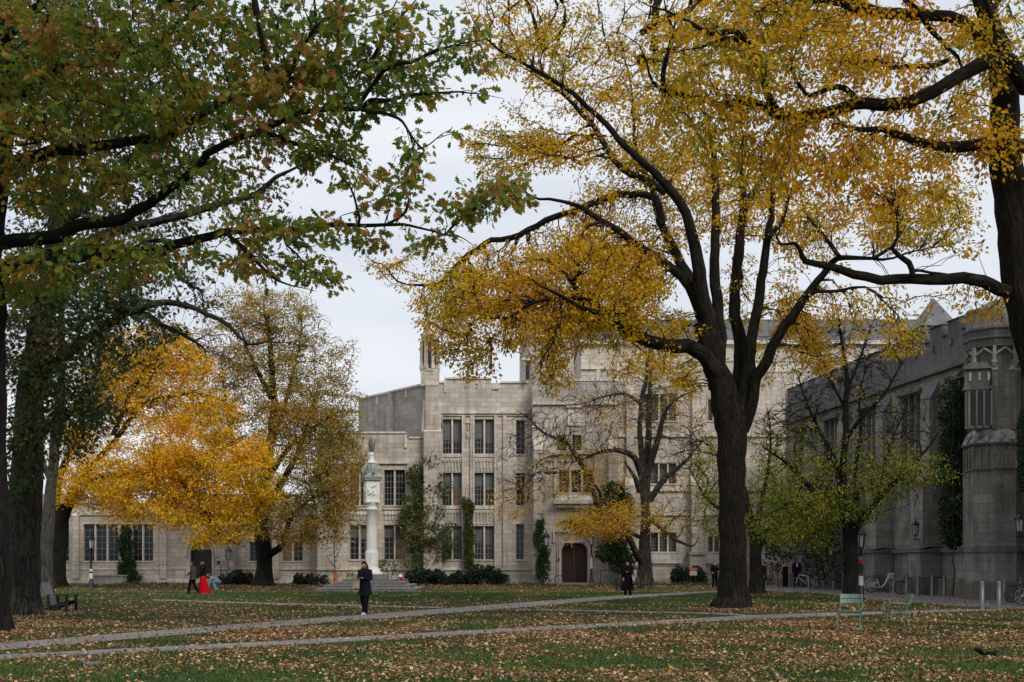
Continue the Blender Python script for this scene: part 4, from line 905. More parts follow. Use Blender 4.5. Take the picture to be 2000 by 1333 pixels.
# ---------------------------------------------------------------- trees
# main elm
Y0 = 40.2
limbs = [
 ([(1430,1193,42),(1430,1186,37),(1430,1174,32.5),(1430,1158,29.5),(1430,1120,27),(1430,1060,25.5),(1430,1000,25),(1430,940,26),(1429,880,28),(1426,830,29.5),(1419,790,27.5),(1408,750,24),(1396,719,22.5),(1384,670,22),(1378,628,20)], Y0, 40),
 ([(1438,830,28),(1445,780,25),(1450,740,21),(1445,690,17),(1441,645,14),(1436,566,12.5),(1444,488,11.5),(1449,435,11),(1452,382,10),(1446,330,8),(1432,285,6),(1420,230,4),(1415,170,3)], Y0, 42),
 ([(1446,800,18),(1456,740,16),(1464,700,13),(1473,645,12),(1486,566,11),(1494,514,10),(1499,461,9),(1507,409,8),(1509,350,6.5),(1520,290,5),(1535,220,3.5),(1540,150,2)], Y0, 39),
 ([(1450,840,16),(1464,800,14),(1474,755,13),(1500,702,12),(1520,658,11.5),(1546,619,11),(1572,579,10),(1598,548,9),(1619,524,8.5),(1638,501,8),(1664,503,7),(1703,505,5.5),(1743,503,4.5),(1795,488,3.5),(1848,482,3),(1900,498,2)], Y0, 37),
 ([(1378,640,20),(1381,619,19),(1370,566,17),(1362,514,14),(1352,465,13),(1345,435,12),(1325,395,11),(1300,362,10),(1275,335,9),(1244,310,8.5),(1210,273,8),(1184,242,7.5),(1147,210,7),(1120,184,7),(1079,155,6.5),(1039,134,6),(1000,113,5.5),(960,84,4.5),(933,58,4),(918,30,3.5),(905,-20,2.5)], 40, 36),
 ([(1300,375,8),(1262,350,7.5),(1230,338,7),(1200,310,7),(1178,278,6.5),(1157,244,6),(1136,223,5.5),(1100,184,5),(1060,158,4),(1020,130,3),(985,128,2)], 40, 42),
 ([(1388,690,15),(1372,600,13),(1354,553,12),(1333,519,11.5),(1310,477,10),(1291,435,9),(1280,395,7.5),(1262,340,6),(1240,280,5),(1236,200,4),(1225,130,3),(1200,80,2)], 40, 44),
 ([(1370,620,13),(1345,560,11),(1315,527,10),(1276,500,9),(1228,466,8),(1178,432,7),(1142,409,6.5),(1126,401,6),(1073,390,5),(1040,382,4.5),(1013,364,3.5),(980,345,2.5)], 40, 38),
 ([(1291,440,8),(1285,390,8),(1265,381,8),(1236,377,7.5),(1210,380,7.5),(1171,393,7.5),(1126,408,7),(1100,419,7),(1050,440,7),(1000,464,7),(960,469,7),(933,487,7),(899,511,6.5),(873,543,5.5),(854,557,5),(815,558,4.5),(776,550,4),(752,519,3.5),(731,511,3),(705,487,1.5)], 40, 43),
 ([(1405,760,20),(1402,700,17),(1402,619,13),(1399,540,12),(1396,488,11),(1399,435,10.5),(1396,382,10),(1396,330,9),(1388,270,7),(1372,200,5.5),(1360,120,4),(1350,60,3)], 40, 41),
 ([(1410,745,20),(1388,712,18),(1354,684,17),(1304,676,15),(1253,660,14),(1209,638,12),(1180,620,11),(1169,618,11),(1142,594,9),(1125,570,8),(1121,548,7),(1134,530,6),(1126,522,5),(1147,501,3.5),(1178,485,2)], 40, 35.5),
 ([(1215,640,6),(1205,625,6),(1199,611,6),(1169,596,6),(1135,584,5),(1095,582,5),(1050,590,4.5),(1000,616,4),(960,622,3),(920,620,2)], 37, 36),
 ([(1170,615,7),(1130,600,5),(1095,575,4),(1060,560,3),(1030,545,2)], 36, 34),
 ([(1090,580,3.5),(1098,610,3.5),(1085,650,3),(1060,700,2.5),(1040,735,1.5)], 36, 35),
 ([(1502,461,5),(1530,430,4.5),(1545,380,4),(1580,345,3),(1620,320,2)], 39, 41),
 ([(1572,579,4),(1600,570,4),(1640,568,3.5),(1690,562,3),(1730,590,2.5),(1760,630,1.5)], 38, 36),
 ([(1452,395,7),(1480,365,6),(1505,330,5),(1530,280,4),(1560,240,3)], 42, 44),
 ([(1638,501,5),(1625,480,5),(1600,450,4.5),(1575,420,4),(1560,370,3)], 38, 40),
 ([(1703,505,4),(1745,480,4),(1760,440,3.5),(1755,400,3),(1780,350,2)], 37, 38),
]
B = [ # px py rx ry Y rY LAI
 (1010,560,180,90,38,3.5,1.9),(900,560,110,70,41,3,0.8),(1160,560,150,100,38,4,2.0),(1080,640,190,65,37,3,1.9),(880,600,90,55,40,2.5,1.4),(870,660,45,60,38,2,1.6),(930,700,40,70,37,1.5,1.3),(1085,720,45,60,36,1.5,1.5),
 (1240,560,90,110,40,4,1.4),(1170,480,150,60,40,4,1.4),(1300,640,70,40,38,2,1.0),(790,520,80,50,43,2,0.45),(1250,720,80,30,36,1.5,0.8),(1335,740,30,40,39,1,1.6,),
 (1060,80,160,100,38,4,1.0),(1130,200,140,90,40,4,0.6),(1000,280,110,60,41,3,0.8),(1080,300,110,60,40,4,1.0),(1230,330,120,80,41,4,1.0),(1180,410,90,40,40,3,0.8),(960,320,60,60,42,3,0.5),
 (1280,150,120,120,42,4,0.6),(1370,400,110,110,42,5,0.9),(1320,300,110,80,41,5,1.0),(1470,380,110,120,42,5,0.9),(1450,560,60,80,42,4,0.35),(1540,430,90,80,40,4,0.8),
 (1680,430,170,70,38,3,0.9),(1800,440,130,70,37,3,0.9),(1850,400,90,60,37,3,0.8),(1650,610,100,60,38,3,0.6),(1760,650,55,70,36,2,0.9),(1570,660,60,90,41,3,0.8),(1530,600,50,70,41,3,0.7),(1590,500,70,50,39,3,0.6),(1790,580,120,25,36,2,0.3),
 (1400,60,300,120,44,6,0.5),(1350,-180,420,160,42,9,0.6),(1000,-60,140,80,38,4,0.6),(1130,480,60,40,36,2,0.8),(970,60,60,60,38,3,0.4),(1330,640,60,35,40,2,0.8),(1560,640,60,60,42,2,0.9),(1620,690,60,50,40,2,0.7),(1500,700,30,60,43,1.5,0.6),(1460,620,50,60,43,2,0.35),(1290,690,60,25,38,1.5,0.6)]  # blobs above the frame: unseen crown added only for shade
tree('elm_tree', 'large elm with many dark upright stems and golden brown leaves in mid lawn', 'tree', (gx(1430, Y0), Y0, 0), limbs, B, M['rust_elm_leaf'], M['bark'], M['twig'],
     wig=0.10, rlimb=0.88, yoff=1.1, thin=1.5, rt=0.012, minr=0.008, nleaf=24, spread=0.36, lsize=0.125, tmpl=ELM, gap=0.75, gfreq=0.7, droop=0.5, flat=0.35, flute=0.05)
# right-hand elm, nearer
Y0 = 27.0
limbs = [
 ([(2104,1238,68),(2100,1215,56),(2094,1150,49),(2086,1000,45),(2073,880,44),(2056,780,43),(2032,690,42),(2008,600,41),(1994,530,38),(1984,450,35),(1975,380,32),(1967,320,30),(1963,250,28),(1958,150,24),(1940,60,20),(1915,-10,15),(1890,-70,10)], Y0, 27),
 ([(2010,175,17),(1990,150,16),(1966,118,15),(1926,125,14),(1874,152,13),(1821,181,12.5),(1769,202,12),(1716,206,12),(1664,205,11.5),(1611,220,11),(1559,231,10.5),(1519,223,10),(1490,210,9.5),(1446,202,9),(1399,205,8.5),(1355,190,7.5),(1315,181,7),(1297,178,6.5),(1276,158,6),(1268,126,5),(1247,92,4),(1210,66,3)], 26.5, 23),
 ([(2010,290,12),(1970,284,12),(1926,281,11.5),(1874,284,11),(1821,281,10.5),(1769,268,9),(1716,257,8),(1664,252,6.5),(1643,242,5.5),(1625,225,4)], 26.8, 24),
 ([(1955,110,12),(1900,60,11),(1850,35,11),(1774,26,11),(1716,28,11.5),(1664,20,11),(1624,5,10),(1585,-3,8),(1540,-5,6),(1500,10,5),(1470,30,4)], 27, 23),
 ([(1774,5,6),(1790,20,5.5),(1808,52,5.5),(1834,81,5.5),(1869,113,5.5),(1884,140,5)], 25, 26),
 ([(1528,228,8),(1508,205,8),(1497,171,7),(1494,131,6),(1478,105,5.5),(1446,84,5),(1420,74,4.5),(1368,89,4),(1315,105,2.5)], 24.5, 23),
 ([(1494,150,6),(1470,95,6),(1450,82,6),(1431,63,6),(1383,66,5.5),(1341,45,5),(1302,24,4.5),(1252,0,4)], 24.5, 22),
 ([(1297,181,5),(1297,168,5),(1299,118,4.5),(1315,66,4),(1302,26,3.5),(1296,-20,2.5)], 23.5, 23),
 ([(1690,203,7),(1674,194,6),(1650,172,6),(1620,172,5),(1585,184,5),(1569,168,4.5),(1548,137,4),(1553,105,3),(1556,75,2)], 24.5, 24),
 ([(2005,575,14),(1966,566,13),(1930,556,12.5),(1900,551,12),(1848,543,11.5),(1782,540,10.5),(1716,549,10),(1664,540,9.5),(1630,527,8.5),(1606,516,8),(1577,511,7.5),(1567,488,6.5),(1551,474,6),(1525,474,5),(1509,448,4),(1490,428,2.5)], 27, 25),
 ([(1782,540,6),(1775,515,6),(1755,500,5),(1738,485,4.5),(1750,460,4),(1748,420,3.5),(1740,390,2.5)], 26, 25.5),
 ([(1782,528,3),(1820,535,3),(1860,537,2.5),(1910,560,2)], 26, 27),
 ([(1940,80,8),(1930,40,7),(1960,-10,6),(2000,-60,5)], 27, 28),
 ([(1850,120,5),(1800,128,5),(1740,132,5),(1700,118,4),(1660,130,3),(1625,145,2)], 26, 24),
]
B = [(1500,120,210,120,23.5,3,1.5),(1420,250,170,80,23.5,2.5,1.4),(1650,120,180,110,24.5,3,1.3),(1330,200,90,90,23,2,1.1),(1600,290,200,80,24.5,2.5,1.5),(1760,330,170,70,25.5,2.5,1.2),(1860,230,150,90,26,2.5,1.2),
 (1940,90,120,110,27,3,1.4),(1820,60,150,60,25.5,3,0.7),(1960,300,80,60,25.5,1.5,1.2),(1700,390,140,50,25,2,0.6),(1640,340,120,50,24.5,2,0.8),(1560,20,260,60,24.5,3,1.1),(1700,-150,420,130,25,6,0.9),(1330,60,90,60,22.5,2,0.7),(1560,-30,120,60,24,3,0.6),
 (1900,500,90,45,26,2,0.2),(1930,600,60,40,27,1.5,0.9),(1870,570,50,20,26.5,1,0.35),(1500,330,110,60,24,2,1.2),(1250,200,60,60,23,1.5,0.25),(1160,170,60,60,22.5,1.5,0.06),(2150,200,120,250,26,4,0.8),(1500,-560,650,260,20,8,0.9),(2200,-400,300,300,22,6,0.8)]  # overhead blobs out of frame: unseen crown added to darken the foreground
tree('elm_tree', 'elm at the right edge with heavy limbs arching left under bright yellow leaves', 'tree', (gx(2104, Y0), Y0, 0), limbs, B, M['elm_leaf'], M['bark'], M['twig'],
     wig=0.11, yoff=0.8, thin=1.3, rt=0.008, minr=0.005, nleaf=22, spread=0.29, lsize=0.115, tmpl=ELM, gap=0.7, gfreq=1.0, droop=0.55, flat=0.35, flute=0.05)
# near oak at left edge
Y0 = 27.3
limbs = [
 ([(-30,1234,52),(-28,1215,46),(-26,1150,42),(-24,1000,37),(-22,850,33),(-22,700,31),(-24,560,30),(-20,450,28),(-10,330,26),(5,220,22),(15,120,18),(10,40,14),(0,-60,10)], Y0, 27),
 ([(-25,345,16),(0,325,14),(39,312,13),(105,297,12),(158,291,11),(249,276,10),(328,266,9),(370,240,8),(420,215,7),(480,190,6),(540,170,5),(600,130,4),(640,90,2.5)], 27, 22.5),
 ([(-25,478,16),(0,475,14),(79,467,13.5),(118,459,13),(144,443,12.5),(184,435,12),(236,431,11),(263,417,10),(289,398,9.5),(341,359,9),(389,328,9),(407,300,9),(446,276,8.5),(499,260,8),(526,262,7.5),(566,276,7),(610,287,6),(644,305,5),(684,323,4),(720,330,3)], 27, 22),
 ([(-20,560,18),(0,538,15),(26,519,14),(66,503,13),(158,503,12.5),(210,498,12),(263,494,11.5),(315,488,10.5),(368,474,9.5),(420,461,8.5),(446,453,8),(499,446,7),(560,447,6),(631,443,5.5),(710,440,5),(749,440,4.8),(789,440,4.5),(820,445,4),(868,459,3.5),(894,461,3),(920,477,2.5),(945,505,1.5)], 27, 23),
 ([(5,215,14),(40,180,11),(92,147,10),(158,129,9),(210,116,8.5),(249,105,8),(302,92,7.5),(328,60,7),(368,26,6),(400,0,5),(450,-40,4)], 27, 24),
 ([(5,130,12),(8,87,10),(34,53,9),(53,29,8),(74,5,7),(100,-40,5)], 27, 25),
 ([(499,260,6),(545,238,6),(590,222,5.5),(631,218,5.2),(697,215,5),(712,208,5),(723,197,4.8),(763,192,4.5),(802,181,4.2),(841,181,4),(894,181,3.5),(946,186,2.6),(985,194,1.5)], 23, 21),
 ([(700,214,4),(720,175,4),(749,137,4),(802,123,3.8),(849,102,3.5),(881,92,3),(925,81,2),(960,70,1.3)], 22, 21),
 ([(705,214,4),(728,219,3.6),(749,221,3.4),(776,231,3),(794,249,2.8),(810,273,2.5),(826,292,2.3),(815,307,2),(797,333,1.6),(789,370,1.2)], 22, 20.5),
 ([(815,292,1.6),(840,280,1.3),(862,262,1.1),(880,255,0.8)], 20.6, 20.2),
 ([(320,488,6),(330,470,5),(290,470,4),(260,480,3)], 25, 25),
 ([(749,440,3),(770,430,3),(793,412,2.8),(800,385,2.2),(790,360,1.6)], 23, 22.5),
 ([(446,455,5),(490,500,4),(530,540,3.5),(570,560,2.5),(620,570,1.5)], 24, 22.5),
 ([(700,440,3),(703,420,2.6),(690,380,2.4),(670,350,2),(655,330,1.5)], 23, 22.5),
 ([(868,459,2.5),(900,430,2.3),(940,400,2),(985,385,1.5),(1025,380,1)], 22.8, 22),
 ([(553,447,2.6),(560,480,2.4),(595,518,2),(615,540,1)], 23.3, 23),
 ([(560,150,4),(610,60,3),(660,10,2),(690,-30,2)], 23, 22),
 ([(720,120,3.5),(760,60,3),(800,20,2),(830,-20,1.5)], 22, 21.5),
]
B = [(90,80,170,120,25,2.5,2.2),(330,60,180,110,24,2.5,1.7),(540,70,150,100,23,2.2,1.5),(700,60,130,80,22,2,1.3),(840,70,100,60,21.5,1.5,1.0),(110,230,180,100,25,2.5,1.8),(330,200,160,90,24,2,1.6),(520,190,150,90,23,2,1.8),(670,170,120,90,22.5,2,1.7),
 (800,150,110,55,21.8,1.3,1.3),(920,100,60,50,21.3,1,0.9),(600,280,110,60,22.8,1.5,1.3),(690,270,50,80,22.3,1.2,0.9),(840,180,90,30,21.3,1,0.8),(950,190,60,20,21,0.7,0.5),(815,270,30,35,20.8,0.7,0.9),(868,265,28,24,20.3,0.5,0.9),(795,330,50,45,20.8,0.8,1.0),(720,350,100,35,22.4,1,1.0),
 (90,360,160,70,25.5,2,2.0),(300,330,150,60,24.5,2,1.5),(470,330,60,50,23.5,1.5,0.7),(140,520,180,60,25.5,2,1.5),(330,500,160,55,24.8,2,1.4),(450,400,90,50,24,1.5,1.0),(520,440,90,50,23.5,1.5,1.4),(600,450,110,32,23.3,1.2,1.2),(540,510,100,45,23,1.3,1.1),(620,545,65,32,22.7,0.8,1.3),(470,530,60,30,24,1.2,0.9),(690,460,45,40,23,1,1.1),
 (760,385,90,35,22.6,1,1.0),(830,470,70,30,22.6,0.9,1.0),(960,390,80,55,22.3,1.2,1.8),(900,410,60,45,22.5,1,1.3),(1010,360,40,35,22,0.8,1.0),(740,480,40,20,22.8,0.6,0.7),(40,560,60,60,26,1.5,1.4),
 (250,-160,420,130,24,5,1.0),(700,-120,200,100,22,3,0.8),(-220,250,220,400,26,5,1.0),(890,20,40,25,21.5,.8,.5),(300,-560,500,240,20,6,0.9),(510,330,45,25,22.8,0.8,0.6),(585,350,30,30,22.4,0.6,0.5)]  # high blobs out of frame: unseen oak crown added to shade the lawn
tree('oak_tree', 'broad oak at the left edge with long low limbs and lobed green and rust leaves', 'tree', (gx(-30, Y0), Y0, 0), limbs, B, M['oak_leaf'], M['bark_dark'], M['twig'],
     wig=0.09, yoff=0.5, thin=1.65, rt=0.008, minr=0.004, nleaf=13, spread=0.27, lsize=0.19, tmpl=OAK, gap=0.7, gfreq=1.0, droop=0.35, flat=0.3, flute=0.06)
# second trunk at left, darker crown
Y0 = 35.3
limbs = [
 ([(42,1204,46),(43,1190,38),(44,1150,33),(46,1060,31),(50,960,30),(55,860,28),(60,760,25),(75,660,22),(95,560,19),(110,450,16),(120,330,12),(130,200,8)], Y0, 36),
 ([(60,760,12),(130,690,10),(190,650,9),(250,610,8),(289,616,7),(315,635,6.5),(354,653,6),(394,677,4),(402,690,3),(404,712,1.2)], 35.5, 33),
 ([(95,560,12),(160,530,10),(240,500,9),(300,500,8),(320,511,7),(341,524,7),(354,545,6.5),(389,566,4.5),(397,590,2.5),(396,612,1)], 36, 34),
 ([(230,600,8),(263,608,7),(302,593,6.5),(341,593,6),(381,603,5.5),(407,616,5),(446,635,4.5),(486,674,3.5),(520,668,3),(560,670,2.4),(600,680,1.5)], 34, 32),
 ([(100,520,11),(200,460,9),(320,430,8),(430,400,7.5),(500,377,7.5),(539,346,7),(566,333,6),(610,310,4.5),(650,280,3)], 36, 34),
 ([(110,440,12),(190,380,9),(270,300,8),(345,250,7),(400,180,5)], 36, 38),
 ([(50,880,10),(110,820,8),(160,800,6),(200,810,4)], 35.5, 34),
]
B = [(110,640,150,70,34.5,2,1.5),(80,730,130,70,34,2,1.6),(150,790,100,60,33.5,2,1.5),(60,850,90,70,34,1.5,1.4),(210,690,70,60,34,1.5,1.2),(250,560,90,50,35,2,1.3),(190,590,110,60,35.5,2,1.8),(60,560,100,90,36,2,1.5),(30,930,60,70,34,1.3,0.9),
 (200,420,240,130,37,3,0.9),(350,250,250,150,37,3,0.8),(130,200,200,150,37,4,1.0),(520,380,80,40,35,2,0.5),(300,640,50,60,33.5,1.5,1.0),(150,870,60,50,34,1.5,0.7),(380,540,50,40,34,1.5,.5),(100,0,350,180,37,5,0.7),(380,560,50,45,34,1.5,0.5,'bare'),(340,640,80,40,34,1.5,0.4,'bare'),(470,650,100,40,33,1.5,0.4,'bare'),(360,620,50,30,34,1.5,0.35),(400,600,60,40,34,1.5,0.3)]
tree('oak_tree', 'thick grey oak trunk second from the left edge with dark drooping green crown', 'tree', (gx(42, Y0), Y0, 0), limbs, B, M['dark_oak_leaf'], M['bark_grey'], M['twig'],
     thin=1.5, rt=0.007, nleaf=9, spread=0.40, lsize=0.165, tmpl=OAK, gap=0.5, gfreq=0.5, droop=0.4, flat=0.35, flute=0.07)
# pale scarred trunk
Y0 = 52.0
limbs = [([(86,1166,20),(88,1158,16),(90,1120,13),(92,1060,12),(95,1000,11),(100,940,10),(106,880,9),(114,820,10),(120,740,8),(118,660,6),(125,560,4)], Y0, 52),
         ([(100,940,6),(75,880,5),(60,800,4),(50,720,3)], 52, 50), ([(112,840,6),(150,790,5),(180,740,4),(210,690,2.5)], 52, 53)]
B = [(100,700,90,80,52,2.5,0.9),(170,760,60,60,53,2,0.7),(60,800,50,70,51,2,0.8)]
tree('pale_tree', 'pale barked trunk with a long bare scar, between the grey oak and the golden tree', 'tree', (gx(84, Y0), Y0, 0), limbs, B, M['dark_oak_leaf'], M['bark_pale'], M['twig'], rt=0.008, nleaf=9, spread=0.45, lsize=0.15, tmpl=DIA, flute=0.09)
# golden tree
Y0 = 70.0
limbs = [([(112,1150,22),(113,1140,17),(114,1100,15),(117,1050,15),(122,1010,14),(135,980,11),(155,945,8),(185,905,6),(225,860,5),(260,810,4),(290,750,3),(310,690,2)], Y0, 68),
         ([(118,1030,10),(108,980,9),(120,920,7),(150,860,6),(170,790,5),(190,720,3)], 70, 71),
         ([(160,945,5),(220,930,4.5),(290,920,4),(350,905,3.5),(420,880,4),(480,850,3)], 69, 65),
         ([(250,800,5),(310,780,4.5),(370,770,4),(430,780,3),(460,800,2)], 68, 66),
         ([(300,920,4),(360,950,4),(400,1000,3.5),(430,1045,2.5),(480,1070,1.5)], 66, 64),
         ([(220,850,5),(260,760,4),(300,700,3.5),(330,660,3),(350,630,2)], 68, 70)]
B = [(470,940,65,80,64,3,2.4),(380,900,110,90,66,3,2.2),(270,930,130,70,67,3,1.8),(190,950,90,60,69,3,1.5),(330,990,120,50,66,3,1.8),(440,1020,70,40,64,2.5,2.0),(400,810,80,60,67,3,1.5),(300,820,110,70,68,3,0.9),(260,740,100,70,69,3,0.7),(340,720,80,70,69,3,0.8),
     (500,880,40,40,64,2,2.0),(170,860,60,50,70,2,0.6),(410,1055,55,18,64,2,1.4),(250,1010,60,25,67,2,0.9),(290,710,130,90,71,3,1.3,'bare'),(240,800,110,60,71,3,1.0,'bare'),(400,700,70,60,71,2,0.8,'bare'),(160,860,60,60,71,2,0.8,'bare'),(230,720,80,70,71,2,0.8),(300,690,110,60,70,3,0.9),(200,770,90,70,70,3,0.9),(380,730,60,60,69,3,0.7),(130,870,50,60,69,2,0.7),(520,960,30,50,64,1.5,1.0),(150,960,50,40,69,2,0.8),(330,650,60,30,69,2,0.3)]
tree('golden_tree', 'bright golden yellow tree with broad low crown in front of the low stone wing', 'tree', (gx(112, Y0), Y0, 0), limbs, B, M['gold_leaf'], M['bark_dark'], M['twig_grey'],
     thin=2.0, minr=0.012, rt=0.011, nleaf=28, spread=0.5, lsize=0.165, tmpl=DIA, gap=0.6, gfreq=0.5, droop=0.15, flat=0.2)
# olive tree
Y0 = 73.5
limbs = [([(516,1146,24),(516,1140,19),(517,1110,15),(516,1075,15),(512,1050,14),(508,1000,12),(515,950,10),(525,880,9),(535,800,7),(530,700,5),(520,620,3)], Y0, 74),
         ([(520,1085,8),(545,1072,7),(558,1045,5.5),(570,1010,4.5),(600,980,3.5),(640,960,2)], 73.5, 71),
         ([(510,1030,8),(540,960,7),(575,900,6),(600,830,5),(620,760,3)], 74, 72), ([(510,1000,7),(480,930,6),(455,860,5),(440,780,4),(430,700,2)], 74, 76),
         ([(515,950,6),(560,880,5),(620,830,4),(670,800,2)], 74, 71),([(525,880,5),(560,780,4.5),(580,700,3.5),(590,650,2)], 74, 75),([(530,780,5),(490,700,4),(470,640,2.5)], 74, 72)]
B = [(540,620,90,60,74,3,0.9),(500,590,110,40,75,3,0.8),(560,700,130,70,74,4,1.2),(470,680,90,90,75,3,1.0),(560,800,150,80,73,4,1.4),(630,800,85,90,72,3,1.3),(590,900,130,80,72,4,1.5),(650,930,80,80,71,3,1.4),(560,1000,120,60,72,4,1.4),(650,1020,75,45,71,2.5,1.2),
     (450,800,80,90,76,3,0.9),(600,1060,60,20,71,2,0.8),(680,840,40,60,71,2,0.9),(665,700,40,50,73,2,0.4),(560,1050,60,25,71.5,2,0.8),(540,650,120,90,75,3,0.4,'bare')]
tree('olive_tree', 'tall rounded tree with thinning olive and rust leaves left of the sundial column', 'tree', (gx(516, Y0), Y0, 0), limbs, B, M['olive_leaf'], M['bark_dark'], M['twig_grey'],
     thin=1.5, minr=0.012, rt=0.011, nleaf=26, spread=0.5, lsize=0.15, tmpl=DIA, gap=0.6, gfreq=0.5, droop=0.1, flat=0.2)
# small bare-ish maple
Y0 = 74.0
limbs = [([(1259,1147,22),(1260,1136,17),(1260,1110,14),(1259,1080,12),(1260,1040,10),(1262,1000,9),(1258,960,8.5),(1256,920,8),(1253,880,6),(1249,840,5),(1254,780,4.5),(1262,740,4),(1265,700,3)], Y0, 74),
         ([(1262,980,8),(1264,920,7),(1267,860,6.5),(1268,800,6),(1270,740,4),(1275,690,3),(1280,640,2)], 74, 76),
         ([(1262,930,7),(1275,890,6.5),(1288,850,6),(1294,820,5),(1310,790,4),(1340,770,3),(1370,765,1.5)], 74, 72),
         ([(1252,930,7),(1243,900,6.5),(1230,888,6),(1205,880,5),(1170,885,3.5),(1130,900,2.5),(1090,905,2)], 74, 71),
         ([(1255,1100,7),(1245,1085,7),(1232,1060,6),(1215,1030,5),(1180,1015,3.5),(1140,1025,2.5),(1100,1018,2)], 74, 70),
         ([(1250,960,6),(1240,935,5),(1220,900,3)], 74, 73),
         ([(1268,980,6),(1290,945,6),(1310,925,5),(1340,900,4),(1365,870,3),(1375,860,2)], 74, 73),
         ([(1170,1000,6),(1150,935,5),(1110,870,4.5),(1060,845,3.5),(1030,815,3),(1005,800,2)], 73, 70),
         ([(1248,1050,4),(1205,1020,4),(1170,960,4),(1150,930,3)], 74, 71),
         ([(1265,1010,4),(1300,1040,4),(1330,1060,4),(1355,1066,3),(1365,1050,2)], 74, 72),
         ([(1255,790,3),(1220,770,3),(1180,775,2.5),(1140,790,2)], 74, 72)]
B = [(1180,1020,88,40,71,2,2.4),(1230,1000,60,30,73,2,1.4),(1125,1035,42,32,70,1.5,2.0),(1080,940,110,55,71,3,0.45),(1000,985,50,45,70,2,0.6),(1110,890,80,40,71,2,0.4),(1180,860,100,50,72,3,0.2),(1290,1020,60,40,73,2,0.6),(1300,900,80,80,74,3,0.1),(1180,930,60,50,72,2,0.5),
     (1100,850,120,80,71,3,0.8,'bare'),(1200,800,120,80,73,3,0.9,'bare'),(1320,850,90,100,74,3,0.9,'bare'),(1030,920,80,80,70,3,0.7,'bare'),(1290,740,80,60,75,3,0.7,'bare'),(1330,990,60,60,74,2,0.6,'bare'),(1240,700,70,50,75,2,0.7),(1330,720,70,60,75,2,0.7),(1200,790,80,50,73,2,0.4),(1340,790,60,50,74,2,0.4),(1290,800,50,40,75,2,0.4),(1350,960,50,50,73,2,0.3)]
tree('maple_tree', 'nearly bare multi stemmed maple with orange leaves low down beside the red door', 'tree', (gx(1259, Y0), Y0, 0), limbs, B, M['orange_leaf'], M['bark_grey'], M['twig_grey'],
     barek=30.0, minr=0.009, rt=0.009, nleaf=12, spread=0.5, lsize=0.14, tmpl=DIA, gap=0.3, gfreq=0.6, droop=0.1, flat=0.5)
# yellow-green tree behind the main elm
Y0 = 57.0
limbs = [([(1479,1162,20),(1478,1155,15),(1477,1130,12),(1476,1090,11),(1474,1060,10),(1465,1010,8),(1450,950,6),(1430,900,4)], Y0, 57),
         ([(1476,1075,7),(1500,1040,6),(1530,1000,5),(1545,950,3.5),(1560,900,2)], 57, 57), ([(1470,1040,6),(1440,1010,5),(1400,990,4),(1370,960,3),(1350,920,2)], 57, 55),
         ([(1474,1060,6),(1485,990,5),(1500,920,4),(1505,850,3),(1500,800,2)], 57, 58)]
B = [(1390,940,45,80,56,2,1.1),(1410,1010,55,50,55.5,2,1.2),(1500,1020,70,60,57,2.5,1.5),(1510,940,60,70,58,2.5,1.1),(1550,990,50,60,58,2,1.1),(1380,870,40,40,57,2,0.6),(1500,860,50,50,59,2,0.6),(1350,880,50,70,58,2,0.5,'bare'),(1520,830,60,50,58,2,0.5,'bare'),(1370,1040,40,25,55,1.5,0.6)]
tree('cherry_tree', 'small yellow green tree half hidden behind the big elm trunk', 'tree', (gx(1479, Y0), Y0, 0), limbs, B, M['yellowgreen_leaf'], M['bark_dark'], M['twig'],
     minr=0.010, rt=0.010, nleaf=13, spread=0.45, lsize=0.13, tmpl=DIA, gap=0.4, gfreq=0.6)
# bare topped tree at right
Y0 = 47.2
limbs = [([(1664,1178,24),(1664,1168,17),(1663,1140,14.5),(1662,1090,13.5),(1660,1050,13.5),(1656,1020,13),(1650,990,11),(1645,940,8),(1648,890,6.5),(1653,840,6),(1652,790,5.5),(1655,740,4.5),(1648,690,3.5),(1640,640,2.5),(1635,600,1.5)], Y0, 47.5),
         ([(1658,1040,11),(1670,1000,9),(1674,950,7.5),(1672,900,6),(1680,840,4.5),(1678,780,3.5),(1690,720,2.5),(1700,660,1.5)], 47.2, 48),
         ([(1660,1060,10),(1680,1020,9),(1705,985,8),(1740,950,7),(1770,920,6),(1800,890,4.5),(1830,850,3),(1850,820,2)], 47.2, 45),
         ([(1652,1020,9),(1620,985,8),(1590,960,7),(1560,930,6),(1530,900,5),(1500,880,3.5),(1480,860,2)], 47.2, 46),
         ([(1650,1000,8),(1630,900,6),(1605,850,5),(1580,800,4),(1560,740,3),(1545,690,2)], 47.2, 48.5),
         ([(1652,860,5),(1680,820,4.5),(1720,780,4),(1750,730,3),(1780,680,2)], 47.5, 46.5),
         ([(1715,985,4),(1730,900,4),(1745,850,3.5),(1770,800,2.5)], 46.5, 47.5),
         ([(1654,760,4),(1680,700,3.5),(1700,640,2.5),(1720,600,1.5)], 47.5, 48), ([(1652,800,4),(1620,740,3.5),(1600,690,2.5),(1580,650,1.5)], 47.5, 47)]
